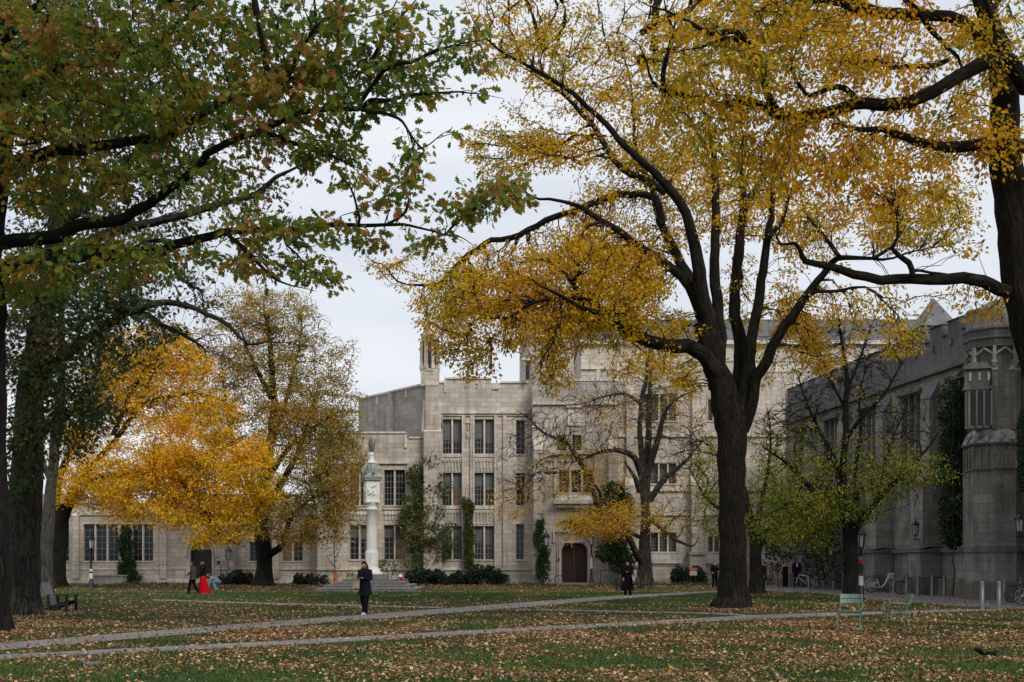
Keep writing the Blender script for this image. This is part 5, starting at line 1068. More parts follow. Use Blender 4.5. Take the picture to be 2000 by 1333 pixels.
B = [(1560,920,70,50,46.5,2,0.5),(1610,990,70,50,47,2,1.2),(1530,1010,60,60,48,2,1.2),(1690,960,80,50,46.5,2,0.9),(1740,930,80,50,46,2,1.1),(1790,900,60,35,45.5,1.5,1.0),(1600,900,80,50,47.5,2,0.6),(1570,860,60,50,48,2,0.4),(1700,880,80,50,46.5,2,0.45),(1650,1010,60,30,46.5,1.5,1.0),(1600,1050,70,35,48,1.5,1.1),(1560,1000,90,60,47.5,2,0.9),(1700,1000,50,30,46.5,1.5,0.8),(1820,930,50,30,45,1,0.6),(1520,940,50,60,47.5,2,0.6),
     (1700,700,110,90,47.5,2,0.8,'bare'),(1610,720,100,100,48,2,0.9,'bare'),(1650,820,140,80,47.5,2.5,0.9,'bare'),(1760,820,80,80,46.5,2,0.8,'bare'),(1560,840,80,80,47.5,2,0.8,'bare'),(1640,640,60,50,47.5,1.5,0.8,'bare'),(1760,960,50,50,46.5,2,0.5,'bare'),(1560,740,60,60,48,2,0.1),(1700,780,80,60,47,2,0.08)]
tree('hornbeam_tree', 'small tree, bare fanned twigs above yellow green leaves, by the grey building', 'tree', (gx(1664, Y0), Y0, 0), limbs, B, M['yellowgreen_leaf'], M['bark_dark'], M['twig'],
     rlimb=0.8, minr=0.008, rt=0.008, nleaf=12, spread=0.35, lsize=0.11, tmpl=ELM, gap=0.35, gfreq=0.6)

# ---------------------------------------------------------------- ivy, vines and shrubs
def clumps(name, label, cat, blobs, mat, lsize, base, group=None, dens=6.5, stems=None, tm=ELM, flat=0.2, parts='foliage', kind=None, stemmat=None, out=(0, -1, 0)):
    root = thing(name, label, cat, base, 0, group)
    Ps = []; Ds = []
    for px, py, rx, ry, Y, rY, k in [tuple(b)+(1.0,)*(7-len(b)) for b in blobs]:
        area = math.pi*rx*ry*(Y/F)**2; n = int(area*dens*k/(lsize*lsize*0.3))
        v = rng.normal(size=(n, 3)); v /= np.linalg.norm(v, axis=1, keepdims=True); v *= rng.random((n, 1))**(1/3.2)
        Yp = Y+v[:, 1]*rY; X = (px+v[:, 0]*rx-1000)/F*Yp; Z = CH+(HY-(py+v[:, 2]*-ry))/F*Yp
        p = np.stack([X, Yp, Z], 1)
        keep = np.array([noise.noise(Vector(q)*1.6)+0.6*noise.noise(Vector(q)*4) > -0.28 for q in p], dtype=bool) & (Z > 0.03)
        Ps.append(p[keep]); Ds.append(v[keep]*0.5)
    P = np.concatenate(Ps); D = np.concatenate(Ds)+rng.normal(size=P.shape)*0.5+np.array(out)*0.3
    NR = rng.normal(size=P.shape)*0.7+np.array(out)*0.6; NR[:, 2] += 0.5
    leaf_mesh(parts, P, D, NR, lsize*(0.6+0.7*rng.random(len(P))), tm, rng.random(len(P)), mat, root)
    mb = MB()
    for s in (stems or []):
        Yq = s[0]; pts = [W(a, b, Yq) for a, b in s[1:]]; sm = [v for v, r in smooth_limb([(p, 1) for p in pts], 0.25)]
        sm = [v+Vector((noise.noise(v*1.3), 0, 0))*0.12 for v in sm]; mb.tube(sm, [0.04*(1-0.7*i/len(sm)) for i in range(len(sm))], 5)
    if mb.v: mb.build('stem', stemmat or M['twig_grey'], root, world=True)
    print(name, len(P)); return root
def bz(px, py, Y): return (gx(px, Y), Y, 0)
clumps('ivy', 'dense ivy column covering the wall between windows of the low wing', 'ivy', [(246, 1060, 17, 34, 83.6, 0.35), (248, 1110, 18, 34, 83.5, 0.4), (262, 1130, 16, 12, 83.3, 0.4)], M['ivy_leaf'], 0.16, bz(248, 1140, 83.4), stems=[(83.7, (247, 1142), (246, 1100), (248, 1040))])
clumps('climbing_vine', 'tall green vine climbing the wall between the two and three storey blocks', 'vine',
       [(845, 900, 20, 18, 81.5, 0.4, .9), (815, 930, 22, 25, 81.5, 0.4, .8), (835, 960, 28, 20, 81.4, 0.4, .5), (805, 985, 25, 25, 81.4, 0.5, .8), (842, 1000, 30, 22, 81.3, 0.4, .5), (795, 1020, 20, 25, 81.4, .4, .7), (835, 1040, 38, 22, 81.2, 0.5, .8), (815, 1065, 32, 25, 81.2, 0.5, .8), (850, 1075, 30, 25, 81.2, .5, .7), (868, 950, 15, 30, 81.2, .4, .4), (880, 1050, 20, 30, 81, .4, .4), (810, 1100, 25, 15, 81.2, .4, .4)],
       M['vine_leaf'], 0.20, bz(820, 1142, 81.4), dens=4.2, stems=[(81.5, (805, 1141), (808, 1080), (815, 1020), (812, 950), (840, 890)), (81.5, (840, 1141), (835, 1090), (850, 1040), (840, 990), (850, 940), (860, 900))])
clumps('ivy', 'slim pointed ivy column on the pier of the three storey block', 'ivy', [(915, 1000, 9, 26, 81.2, 0.25), (916, 1045, 11, 32, 81.2, .3), (916, 1090, 10, 32, 81.2, .3), (906, 985, 4, 14, 81.2, .2), (922, 990, 4, 14, 81.2, .2)], M['vine_leaf'], 0.14, bz(916, 1141, 81.2), stems=[(81.4, (916, 1141), (915, 1060), (915, 990))])
clumps('ivy', 'ivy strand climbing beside the lantern left of the red doors', 'ivy', [(1055, 1025, 8, 22, 79.5, .3), (1062, 1075, 12, 26, 79.3, .35), (1060, 1110, 14, 26, 79.3, .35), (1048, 1050, 7, 20, 79.4, .3)], M['ivy_leaf'], 0.15, bz(1060, 1142, 79.4), stems=[(79.6, (1060, 1141), (1060, 1080), (1055, 1010))])
clumps('ivy', 'big rounded ivy mass overhanging the wall right of the red doors', 'ivy', [(1200, 970, 30, 30, 78.8, .6), (1190, 1000, 30, 20, 78.6, .5), (1208, 1058, 32, 24, 78.6, .6), (1195, 1078, 34, 22, 78.5, .6), (1215, 1098, 26, 22, 78.5, .6), (1222, 985, 18, 22, 78.6, .5, .6)], M['ivy_leaf'], 0.17, bz(1215, 1142, 78.7), stems=[(78.9, (1218, 1141), (1215, 1090), (1205, 1000))])
def xw(Y): return 27.85-0.1136*Y
def iv(Y, py, rY, rz, d=0.7):  # patch on the right-hand facade
    X = xw(Y)-d; return (1000+X/Y*F, py, 0.5*F/Y, rz, Y, rY)
clumps('ivy', 'tall dark ivy column next to the corner turret of the grey building', 'ivy', [(1860, 800, 27, 65, 54.0, .9), (1858, 900, 27, 70, 53.8, .9), (1860, 1000, 26, 70, 53.4, .9), (1862, 1040, 24, 32, 53.4, .9), (1880, 750, 12, 25, 54, .5, .6)], M['ivy_leaf'], 0.13, bz(1862, 1150, 52.4), out=(-1, -.3, 0), stems=[(52.6, (1862, 1165), (1862, 1060), (1860, 900), (1862, 740))])
clumps('ivy', 'hanging ivy at the right edge of the photo above the wall lantern', 'ivy', [(1999, 860, 12, 60, 46.8, .8), (2002, 930, 14, 35, 46.8, .6)], M['ivy_leaf'], 0.12, bz(2010, 1170, 47.2), out=(-1, -.3, 0), stems=[(47, (2006, 1178), (2006, 1060), (2000, 900))])
clumps('ivy', 'dark ivy smothering the far buttresses behind the parked bicycles', 'ivy', [(1600, 1010, 40, 70, 66.5, 1.5), (1600, 1085, 30, 50, 66.5, 1.2), (1632, 1080, 22, 60, 63.5, 1.2), (1560, 1015, 30, 70, 72.8, 1.0), (1520, 1070, 25, 50, 73.5, 1.2), (1620, 940, 30, 50, 66, 1.2)], M['shrub_leaf'], 0.2, bz(1600, 1150, 66.5), dens=2.5, out=(-1, -.4, 0), stems=[(67, (1600, 1152), (1600, 1060), (1600, 960))])
for a, lab in (((432, 500, 1114, 1146), 'dark clipped yew shrub right of the low wing doorway'), ((572, 636, 1120, 1146), 'low dark yew shrub between the olive tree and the steps'), ((797, 866, 1110, 1143), 'rounded dark yew shrub below the climbing vine'),
               ((868, 912, 1116, 1142), 'small dark yew shrub left of the slim ivy column'), ((908, 992, 1106, 1141), 'wide dark yew shrub right of the slim ivy column'), ((1312, 1376, 1106, 1140), 'dark yew shrub behind the orange and white sign')):
    x0, x1, y0, y1 = a; Yq = 79.5; c = (x0+x1)/2; w_ = (x1-x0)/2
    bl_ = []
    for k in range(7):
        t_ = (k+.5)/7; hh = (y1-y0)/2*(.8+.45*rng.random())*(1-.35*abs(2*t_-1)**2); bl_.append((x0+(x1-x0)*t_+rng.normal()*3, y1+2-hh, w_*.26*(1+.4*rng.random()), hh, Yq+rng.normal()*.2, .7+.3*rng.random()))
    clumps('yew_shrub', lab, 'shrub', bl_, M['shrub_leaf'], 0.15, bz(c, 1143, Yq), group='dark yew shrubs along the building', dens=8.0)
clumps('leafy_shrub', 'thin yellow green shrub just right of the sundial pedestal', 'shrub', [(758, 1105, 22, 14, 78, .8, .8), (745, 1100, 12, 12, 78, .6, .7), (775, 1110, 12, 16, 78, .6, .5), (685, 1128, 12, 8, 78, .5, 1)], M['vine_leaf'], 0.13, bz(758, 1143, 78), dens=2, stems=[(78, (758, 1144), (757, 1120), (750, 1100)), (78, (760, 1144), (765, 1120), (775, 1100))])
clumps('climbing_vine', 'spindly young vine on the wall above the red tube', 'vine', [(652, 1075, 10, 14, 81, .3, .5), (655, 1100, 8, 22, 81, .3, .35), (645, 1115, 8, 12, 81, .3, .3), (664, 1128, 5, 10, 81, .3, .4)], M['vine_leaf'], 0.16, bz(655, 1142, 81), dens=1, stems=[(81, (655, 1141), (654, 1100), (650, 1065)), (81, (655, 1110), (645, 1095), (640, 1085)), (81, (654, 1090), (662, 1078), (668, 1072))])
def cover(name, label, blobs, base, mat=M['ivy_leaf']):
    r = clumps(name, label, 'ground cover', blobs, mat, 0.13, base, dens=2.2, out=(0, -.3, 0.8)); r['kind'] = 'stuff'
cover('ground_cover', 'low green ground cover along the foot of the low wing', [(x, 1150-(x-100)*0.012, 40, 6, 71-(x < 250)*4+2, 2.0) for x in range(110, 260, 45)]+[(x, 1143, 35, 5, 77, 1.8) for x in range(250, 370, 40)], bz(220, 1150, 74))
cover('ground_cover', 'low ivy bed in front of the gatehouse and leaded windows', [(x, 1143, 34, 4.5, 76, 2.0) for x in range(1010, 1060, 40)]+[(x, 1142.5, 34, 5, 76.5, 1.8) for x in range(1180, 1380, 38)], bz(1250, 1145, 76), M['vine_leaf'])
# ---------------------------------------------------------------- sundial column
YS = 65.0; cx = gx(726, YS); k_ = YS/F
r = thing('sundial_column', 'white stone sundial column topped by a carved pelican on stepped base', 'sundial', (cx, YS, 0))
def px(n): return n*k_
for i, (hw, z0, z1) in enumerate(((95.5, 0, .12), (81.5, .16, .30), (66, .34, .46), (50, .50, .62))):
    mb = MB(); h = px(hw); mb.box((cx, YS, (z0+z1)/2), (2*h, 2*h*.92, z1-z0)); mb.box((cx, YS, z1+.0201), (2*h+.05, 2*h*.92+.05, .039)); mb.build('step', M['step'], r, world=True)
Zp = lambda py: gz(py, YS)-0.02
mb = MB(); h = px(32); mb.box((cx, YS, (.66+Zp(1121))/2), (2*h, 2*h, Zp(1121)-.66)); mb.build('pedestal', M['step'], r, world=True)
mb = MB(); mb.rings([(cx, YS, Zp(y), px(a), px(a)) for y, a in ((1121, 21), (1117, 21), (1116, 17), (1112, 16), (1108, 13.5))], 24)
mb.rings([(cx, YS, Zp(y), px(a), px(a)) for y, a in ((1108, 12.8), (1080, 12.6), (1074, 11))], 8, 0, False)
mb.rings([(cx, YS, Zp(y), px(a), px(a)) for y, a in ((1074, 10.2), (1040, 10), (997, 9.3), (996, 11), (993, 11.5), (992, 10.2), (987, 10.5), (982, 14), (981, 14))], 24)
mb.build('shaft', M['carved'], r, world=True)
mb = MB(); mb.box((cx, YS, (Zp(981)+Zp(940))/2), (px(25.5), px(25.5), Zp(940)-Zp(981)), R(18)); mb.box((cx, YS, Zp(980)), (px(28), px(28), .1), R(18)); 
ca, sa = math.cos(R(18)), math.sin(R(18))
for q in range(4):
    a = R(18+90*q-90); nx_, ny_ = math.cos(a), math.sin(a); o_ = px(12.8)
    for t in range(9):
        u = random.uniform(-.28, .28); z = Zp(957)+random.uniform(-.28, .28); mb.sphere((cx+nx_*o_-ny_*u, YS+ny_*o_+nx_*u, z), (.08, .08, .1), 6, 4)
    fr_ = [(-.31, -.34), (.31, -.34), (.31, .34), (-.31, .34), (-.31, -.34)]; mb.tube([(cx+nx_*o_-ny_*u, YS+ny_*o_+nx_*u, Zp(957)+z) for u, z in fr_], .02, 4)
mb.build('dial_block', M['carved'], r, world=True)
mb = MB()
for y0, y1, a in ((940, 938, 14), (938, 934, 16.5), (934, 931, 18), (931, 929.5, 16)): mb.box((cx, YS, (Zp(y0)+Zp(y1))/2), (px(2*a), px(2*a), Zp(y1)-Zp(y0)), R(18))
mb.rings([(cx, YS, Zp(y), px(a), px(a)) for y, a in ((929.5, 19), (922, 15), (914, 11), (905, 8), (903, 7))], 4, 0, False)
for q in range(4):
    a = R(18+45+90*q-45); mb.tube([(cx+math.cos(a)*px(15), YS+math.sin(a)*px(15), Zp(925)), (cx+math.cos(a)*px(16), YS+math.sin(a)*px(14), Zp(916)), (cx+math.cos(a)*px(9), YS+math.sin(a)*px(9), Zp(906))], [.12, .16, .06], 6)
    mb.torus((cx+math.cos(a)*px(12), YS+math.sin(a)*px(12), Zp(917)), .2, .05, 'Y' if q % 2 else 'X', 12, 5)
mb.build('cornice', M['carved_dark'], r, world=True)
mb = MB(); mb.rings([(cx, YS, Zp(y), px(a), px(a)) for y, a in ((904, 8), (900, 6.5), (896, 3.5), (893, 5), (891, 3))], 16); mb.sphere((cx, YS, Zp(887.5)), px(4.6), 12, 8)
mb.build('finial', M['carved'], r, world=True)
mb = MB(); mb.rings([(cx+px(o), YS, Zp(y), px(a), px(a*.9)) for y, a, o in ((884, 2, 0), (881, 3.4, 0), (875, 4.4, .2), (869, 4.2, .2), (865, 2.6, -.3), (861, 1.6, -.8), (858.5, 2, -.8), (856, 1.2, -1.2))], 12)
mb.tube([(cx-px(1), YS, Zp(858)), (cx-px(3), YS-.02, Zp(860)), (cx-px(2.4), YS-.04, Zp(865))], [.04, .03, .01], 6)
for s_ in (-1, 1): mb.rings([(cx+s_*px(a), YS+.03, Zp(y), px(b), .06) for y, a, b in ((881, 3.2, .8), (874, 4.6, 1.6), (867, 5.2, 1.5), (860, 5.4, .8), (857, 5.2, .2))], 8)
mb.build('pelican', M['pelican'], r, world=True)

# ---------------------------------------------------------------- chairs
def metal_chair(name, label, loc, rz, group):
    t = thing(name, label, 'chair', loc, rz, group); m = M['sage']
    mb = MB(); rs = 9
    for k in range(7):
        y = -0.2+0.4*k/6; z = 0.44+0.03*math.cos(k/6*math.pi*2)*.6+(.012 if k < 1 else 0); mb.box((0, y, z), (.44, .058, .014), rx=R(-4))
    mb.tube([(-.22, -.22, .425), (-.22, .2, .43)], .012, 6); mb.tube([(.22, -.22, .425), (.22, .2, .43)], .012, 6); mb.tube([(-.22, -.22, .425), (.22, -.22, .425)], .012, 6)
    mb.build('seat', m, t)
    mb = MB()
    for k, z in enumerate((.68, .79)):
        n = 8
        for i in range(n): a0 = -.235+.47*i/n; a1 = -.235+.47*(i+1)/n; c = lambda a: .27+.06*(1-(a/.235)**2)+(z-.68)*.25; mb.hexa([(a0, c(a0), z-.048), (a1, c(a1), z-.048), (a1, c(a1)+.012, z-.048), (a0, c(a0)+.012, z-.048), (a0, c(a0)+.025, z+.048), (a1, c(a1)+.025, z+.048), (a1, c(a1)+.037, z+.048), (a0, c(a0)+.037, z+.048)])
    for s in (-1, 1): mb.tube([(s*.225, .18, .43), (s*.225, .22, .55), (s*.225, .28, .72), (s*.225, .32, .84)], .012, 6)
    mb.build('backrest', m, t)
    for s in (-1, 1):
        mb = MB(); P = [(s*.225, .25, .62), (s*.25, .1, .64), (s*.28, -.05, .645), (s*.29, -.15, .63), (s*.29, -.2, .58), (s*.27, -.18, .50), (s*.23, -.14, .435)]
        mb.tube([v for v, q in smooth_limb([(Vector(p), 1) for p in P], .04)], .012, 6); mb.build('armrest', m, t)
        for yy, y2 in ((-.19, -.24), (.17, .27)):
            mb = MB(); mb.tube([(s*.22, yy, .43), (s*.235, y2, 0)], [.013, .011], 6); mb.build('leg', m, t)
    return t
GC = 'sage green metal chairs on the lawn'
X_, Y_ = G(1660, 1234); metal_chair('metal_chair', 'pale green metal armchair facing the camera, left of the pair', (X_, Y_, 0), R(-22), GC).scale = (1.15, 1.15, 1.08)
X_, Y_ = G(1748, 1233); metal_chair('metal_chair', 'pale green metal armchair turned sideways, right of the pair', (X_, Y_, 0), R(-98), GC).scale = (1.15, 1.15, 1.08)
def adirondack(name, label, loc, rz, bm=None):
    t = thing(name, label, 'chair', loc, rz); m = M['plastic_black']; bm = bm or m
    mb = MB()
    for k in range(6): mb.box((0, -.28+.1*k, .36-.035*k), (.52, .09, .022), rx=R(-17))
    for s in (-1, 1): mb.box((s*.25, .1, .2), (.03, .95, .11), rx=R(-17))
    mb.build('seat', m, t)
    mb = MB()
    for k in range(5): h = .78+.06*math.cos((k-2)*.7); c = Vector(((k-2)*.105, .33+h*.19, .22+h*.46)); mb.box(c, (.095, .022, h), rx=R(-23))
    mb.box((0, .44, .45), (.55, .03, .07), rx=R(-23)); mb.build('backrest', bm, t)
    for s in (-1, 1):
        mb = MB(); mb.box((s*.32, -.02, .57), (.13, .72, .024)); mb.build('armrest', m, t)
        mb = MB(); mb.box((s*.3, -.32, .28), (.035, .1, .56)); mb.build('leg', m, t)
        mb = MB(); mb.box((s*.3, .32, .28), (.035, .09, .56), rx=R(-8)); mb.build('leg', m, t)
    return t
X_, Y_ = G(122, 1195); adirondack('lawn_chair', 'black lawn chair with grey slatted back beside the grey oak trunk', (X_, Y_, 0), R(82), M['plastic_grey'])
X_, Y_ = G(1262, 1150); adirondack('lawn_chair', 'black lawn chair with grey slatted back at the foot of the maple', (X_, Y_, 0), R(82), M['plastic_grey'])
X_, Y_ = G(1217, 1152.5); adirondack('lawn_chair', 'all black lawn chair half hidden behind the robed person', (X_, Y_, 0), R(200))

# ---------------------------------------------------------------- bollards
mb = MB(); mb.rings([(0, 0, z, a, a) for z, a in ((0, .10), (.02, .10), (.021, .075), (.93, .075), (.97, .068), (.995, .045), (1.0, .01))], 16)
bol0 = None
for i, (px_, py_, lab) in enumerate(((1518, 1146, 'grey steel bollard left of the couple in evening dress'), (1580, 1151.5, 'grey bollard in front of the leftmost white framed bicycle'), (1594, 1150, 'grey bollard half hidden among the dark bicycles'), (1628, 1152.5, 'grey bollard right of the dark bicycles'), (1647, 1154.5, 'grey bollard just left of the bare topped tree'),
        (1746, 1159.5, 'grey bollard at the front wheel of the white bicycle'), (1771, 1162.5, 'grey bollard behind the wheel of the lone black bicycle'), (1793, 1163.8, 'grey bollard at the back of the lone black bicycle'), (1821, 1164.8, 'grey bollard below the ivy column, left of two'), (1845, 1165.5, 'grey bollard nearest the ivy column base'),
        (1962, 1178, 'grey bollard behind the two bicycles at the right edge'), (1993, 1177, 'grey bollard nearest the right edge of the photo'), (1918, 1192, 'nearest grey bollard before the corner turret, left of two'), (1951, 1192, 'nearest grey bollard before the corner turret, right of two'))):
    X_, Y_ = G(px_, py_)
    if bol0 is None: bol0 = mb.build('bollard', M['bollard']); bol0.location = (X_, Y_, 0.012); b_ = bol0
    else: b_ = bol0.copy(); col.objects.link(b_); b_.location = (X_, Y_, 0.012)
    tag(b_, lab, 'bollard', 'grey bollards along the paved walk')

# ---------------------------------------------------------------- bicycles
def bicycle(label, loc, rz, frame, fender=None, basket=False, rimm=None, lean=0.0, stepthru=False):
    t = thing('bicycle', label, 'bicycle', loc, rz, 'bicycles parked by the buildings'); t.rotation_euler = (R(lean), 0, rz)
    Rw = .34; wb = 1.04
    for s, nm in ((0, 'rear_wheel'), (1, 'front_wheel')):
        x = s*wb; mb = MB(); mb.torus((x, 0, Rw), Rw-.02, .02, 'Y', 32, 6); w_ = mb.build('wheel', M['rubber'], t)
        mb = MB(); mb.torus((x, 0, Rw), Rw-.045, .011, 'Y', 32, 5); mb.sphere((x, 0, Rw), (.03, .04, .03), 8, 5)
        for k in range(14): a = 2*math.pi*k/14; mb.tube([(x, .02*(-1)**k, Rw), (x+math.cos(a)*(Rw-.05), 0, Rw+math.sin(a)*(Rw-.05))], .003, 3, cap=False)
        rm = mb.build('rim', rimm or M['chrome'], None); rm.parent = w_
        if fender:
            mb = MB(); a0, a1 = (20, 205) if s == 0 else (20, 150); pts = [(x+math.cos(R(a0+(a1-a0)*k/14))*(Rw+.025), 0, Rw+math.sin(R(a0+(a1-a0)*k/14))*(Rw+.025)) for k in range(15)]
            mb.tube(pts, .03, 6, ell=.5)
            if s == 0:
                mb2 = pts; n = len(mb.v)
                for k in range(14): mb.poly([pts[k], pts[k+1], (x, .035, Rw+.02)]); 
            mb.build('fender', fender, t)
    fr = MB(); bb = (.44, 0, .29); st = (.32, 0, .80); ht = (.86, 0, .84); hb = (.90, 0, .70)
    rr = .02 if not stepthru else .036
    if stepthru: fr.tube([ht, (.80, 0, .60), (.68, 0, .40), (.5, 0, .28), (.38, 0, .27)], rr*1.2, 8); fr.tube([bb, (.30, 0, .74)], rr, 8); fr.tube([(0, .0, Rw), (.25, 0, .30), bb], rr, 8); fr.tube([(0, 0, Rw), (.36, 0, .6)], rr*.8, 8)
    else: fr.tube([bb, st], rr, 7); fr.tube([(.34, 0, .74), ht], rr, 7); fr.tube([bb, hb], rr, 7); fr.tube([(0, 0, Rw), bb], rr*.7, 6); fr.tube([(0, 0, Rw), (.34, 0, .74)], rr*.7, 6)
    fr.tube([ht, hb], rr*1.2, 7); fr.build('frame', frame, t)
    mb = MB(); mb.tube([hb, (.95, .05, .58), (wb, .055, Rw)], .011, 6); mb.tube([hb, (.95, -.05, .58), (wb, -.055, Rw)], .011, 6); mb.build('fork', frame, t)
    mb = MB(); mb.tube([ht, (.83, 0, 1.0)], .014, 6); mb.tube([(.72, -.28, 1.02), (.83, -.1, 1.03), (.83, .1, 1.03), (.72, .28, 1.02)], .013, 6); mb.build('handlebar', M['iron'], t)
    mb = MB(); mb.tube([st, (.29, 0, .92)], .013, 6); mb.rings([(.26+o, 0, z, a, b) for z, a, b, o in ((.92, .08, .05, 0), (.94, .13, .075, 0), (.96, .12, .07, -.01), (.965, .05, .03, -.02))], 12); mb.build('saddle', M['iron'], t)
    mb = MB(); mb.torus((bb[0], .05, bb[2]), .085, .01, 'Y', 18, 4); mb.tube([(bb[0], .06, bb[2]), (bb[0]+.12, .06, bb[2]-.11)], .01, 5); mb.tube([(bb[0], -.06, bb[2]), (bb[0]-.12, -.06, bb[2]+.11)], .01, 5); mb.box((bb[0]+.12, .1, bb[2]-.11), (.09, .08, .02)); mb.box((bb[0]-.12, -.1, bb[2]+.11), (.09, .08, .02)); mb.build('crank', M['iron'], t)
    if basket:
        mb = MB(); mb.hexa([(.90, -.15, .78), (1.16, -.15, .80), (1.16, .15, .80), (.90, .15, .78), (.88, -.19, 1.0), (1.2, -.19, 1.02), (1.2, .19, 1.02), (.88, .19, 1.0)]); mb.build('basket', M['white'], t)
    return t
def bk(px_, py_, *a, **k): X_, Y_ = G(px_, py_); return bicycle(a[0], (X_, Y_, 0.014), R(a[1]), *a[2:], **k)
bk(1702, 1158.5, 'white step through bicycle with white rear skirt guard and front basket', 4, M['white'], fender=M['white'], basket=True, stepthru=True, lean=3)
bk(1800, 1162, 'lone black bicycle leaning behind two bollards right of the white one', 176, M['iron'], lean=-4, rimm=M['iron'])
bk(1588, 1150, 'white framed bicycle farthest left in the row before the ivy', 150, M['white'], lean=-4)
bk(1600, 1151, 'dark bicycle with pale rear fender in the row before the ivy', 0, M['iron'], fender=M['white'], lean=4)
bk(1612, 1149, 'dark bicycle with small red frame behind the row before the ivy', 12, M['maroon'], lean=-3)
bk(1500, 1144, 'black bicycle leaning on a buttress right of the person in the long coat', 60, M['iron'], lean=5, rimm=M['iron'])
bk(1063, 1143.2, 'grey road bicycle leaning by the ivy left of the red doors', 3, M['bollard'], lean=5)
bk(1387, 1142.5, 'bicycle with one white rimmed wheel showing left of the big elm trunk', 8, M['iron'], rimm=M['white'])
bk(1975, 1178, 'black and grey bicycle locked to the bollards at the right edge', 10, M['iron'], lean=5)
bk(1995, 1183, 'bicycle with white rimmed wheel cut by the right edge of the photo', 6, M['white'], rimm=M['white'], lean=4)

# ---------------------------------------------------------------- lamps, signs, hydrant
def lantern(mb, g, x, y, z, s=1.0):
    mb.prism([(x+.11*s*math.cos(R(60*k)), y+.11*s*math.sin(R(60*k))) for k in range(6)], z-.02*s, z+.03*s); 
    for k in range(6): a = R(60*k); mb.tube([(x+.10*s*math.cos(a), y+.10*s*math.sin(a), z+.03*s), (x+.15*s*math.cos(a), y+.15*s*math.sin(a), z+.42*s)], .012*s, 4)
    mb.prism([(x+.19*s*math.cos(R(60*k)), y+.19*s*math.sin(R(60*k))) for k in range(6)], z+.42*s, z+.47*s)
    mb.prism([(x+.17*s*math.cos(R(60*k)), y+.17*s*math.sin(R(60*k))) for k in range(6)], z+.47*s, z+.62*s, 0, .25); mb.sphere((x, y, z+.68*s), .04*s, 8, 5); mb.tube([(x, y, z+.7*s), (x, y, z+.82*s)], [.015*s, .004], 4)
    g.prism([(x+.09*s*math.cos(R(60*k)), y+.09*s*math.sin(R(60*k))) for k in range(6)], z+.032*s, z+.418*s, 0, 1.35)
def wall_lantern(label, px_, py_, Y, arm, m=M['iron'], s=1.2, below=False):
    x, z = gx(px_, Y), gz(py_, Y); t = thing('wall_lantern', label, 'lantern', (x, Y, z)); mb = MB(); g = MB(); lantern(mb, g, x, Y, z-.25*s, s); 
    fr = t; mb.build('lantern_frame', m, t, world=True); g.build('lamp_glass', M['lampglass'], t, world=True)
    mb = MB()
    if below: mb.tube([(x, Y, z-.27*s), (x, Y, z-.6*s), (x+arm[0]*.5, Y+arm[1]*.5, z-.75*s), (x+arm[0], Y+arm[1], z-.6*s)], .03, 5)
    else: mb.tube([(x, Y, z-.27*s), (x, Y, z-.42*s)], .03, 6); mb.tube([(x-.15, Y, z-.42*s), (x+arm[0], Y+arm[1], z-.42*s)], .025, 6); mb.tube([(x+arm[0], Y+arm[1], z-.75*s), (x+arm[0], Y+arm[1], z-.38*s)], .03, 6); mb.tube([(x+arm[0]*.3, Y+arm[1]*.3, z-.42*s), (x+arm[0]*.7, Y+arm[1]*.7, z-.5*s), (x+arm[0], Y+arm[1], z-.72*s)], .015, 5)
    mb.build('bracket', m, t, world=True); return t
wall_lantern('black bracket lantern on the grey building between the pale buttresses', 1788, 1034, 55.6, (.6, 1.0))
wall_lantern('black bracket lantern on the corner turret at the right edge', 1991.5, 1025, 46.2, (1.1, .4))
wall_lantern('green copper lantern beside the pointed arch doorway', 446, 1083, 83.4, (0.05, 0.55), M['verdigris'], 1.5, True)
wall_lantern('black lantern beside the ivy left of the red doors', 1067, 1056, 79.0, (-.35, .7), M['iron'], 1.5)
def lamp_post(label, px_, Y, h, banner=None, s=1.3):
    x = gx(px_, Y); t = thing('lamp_post', label, 'lamp post', (x, Y, 0), 0, 'black lamp posts with banners'); mb = MB()
    mb.rings([(x, Y, z, a, a) for z, a in ((0, .19), (.12, .19), (.14, .14), (.5, .13), (.55, .085), (.6, .075), (h*.6, .065), (h, .05), (h+.02, .09), (h+.06, .09))], 12); mb.build('pole', M['iron'], t, world=True)
    mb = MB(); g = MB(); lantern(mb, g, x, Y, h+.08, s); mb.build('lantern_frame', M['iron'], t, world=True); g.build('lamp_glass', M['lampglass'], t, world=True)
    if banner:
        mb = MB()
        for i, (z0, z1, mi) in enumerate(banner): mb.rings([(x, Y, z0, .115, .115), (x, Y, z1, .115, .115)], 10, i)
        mb.build('banner', [b[2] for b in banner], t, world=True)
    return t
M['purple'] = plain('purple_print', (.10, .05, .14), .6)
lamp_post('black lamp post with small white notice in front of the low wing', 178, 68.0, 2.35, [(.62, .95, M['white']), (.95, 1.05, M['iron']), (1.05, 1.2, M['white'])])
lamp_post('black lamp post with red and white banner in front of the red doors', 1155, 78.8, 2.7, [(1.15, 1.35, M['white']), (1.35, 1.9, M['white']), (1.9, 2.1, M['orange'])])
lamp_post('black lamp post with red and white wraps behind the bare topped tree', 1681, 48.6, 2.2, [(.55, .65, M['purple']), (.65, 1.05, M['white']), (1.05, 1.15, M['maroon']), (1.15, 1.55, M['iron']), (1.6, 1.75, M['red']), (1.75, 1.9, M['bollard'])])
Yg = 76.5; x = gx(1354, Yg); t = thing('yard_sign', 'white yard sign with orange band standing in front of the yew', 'sign', (x, Yg, 0)); mb = MB(); mb.box((x, Yg, gz(1117, Yg)), (.48, .03, .50)); bd = mb.build('board', M['white'], t, world=True)
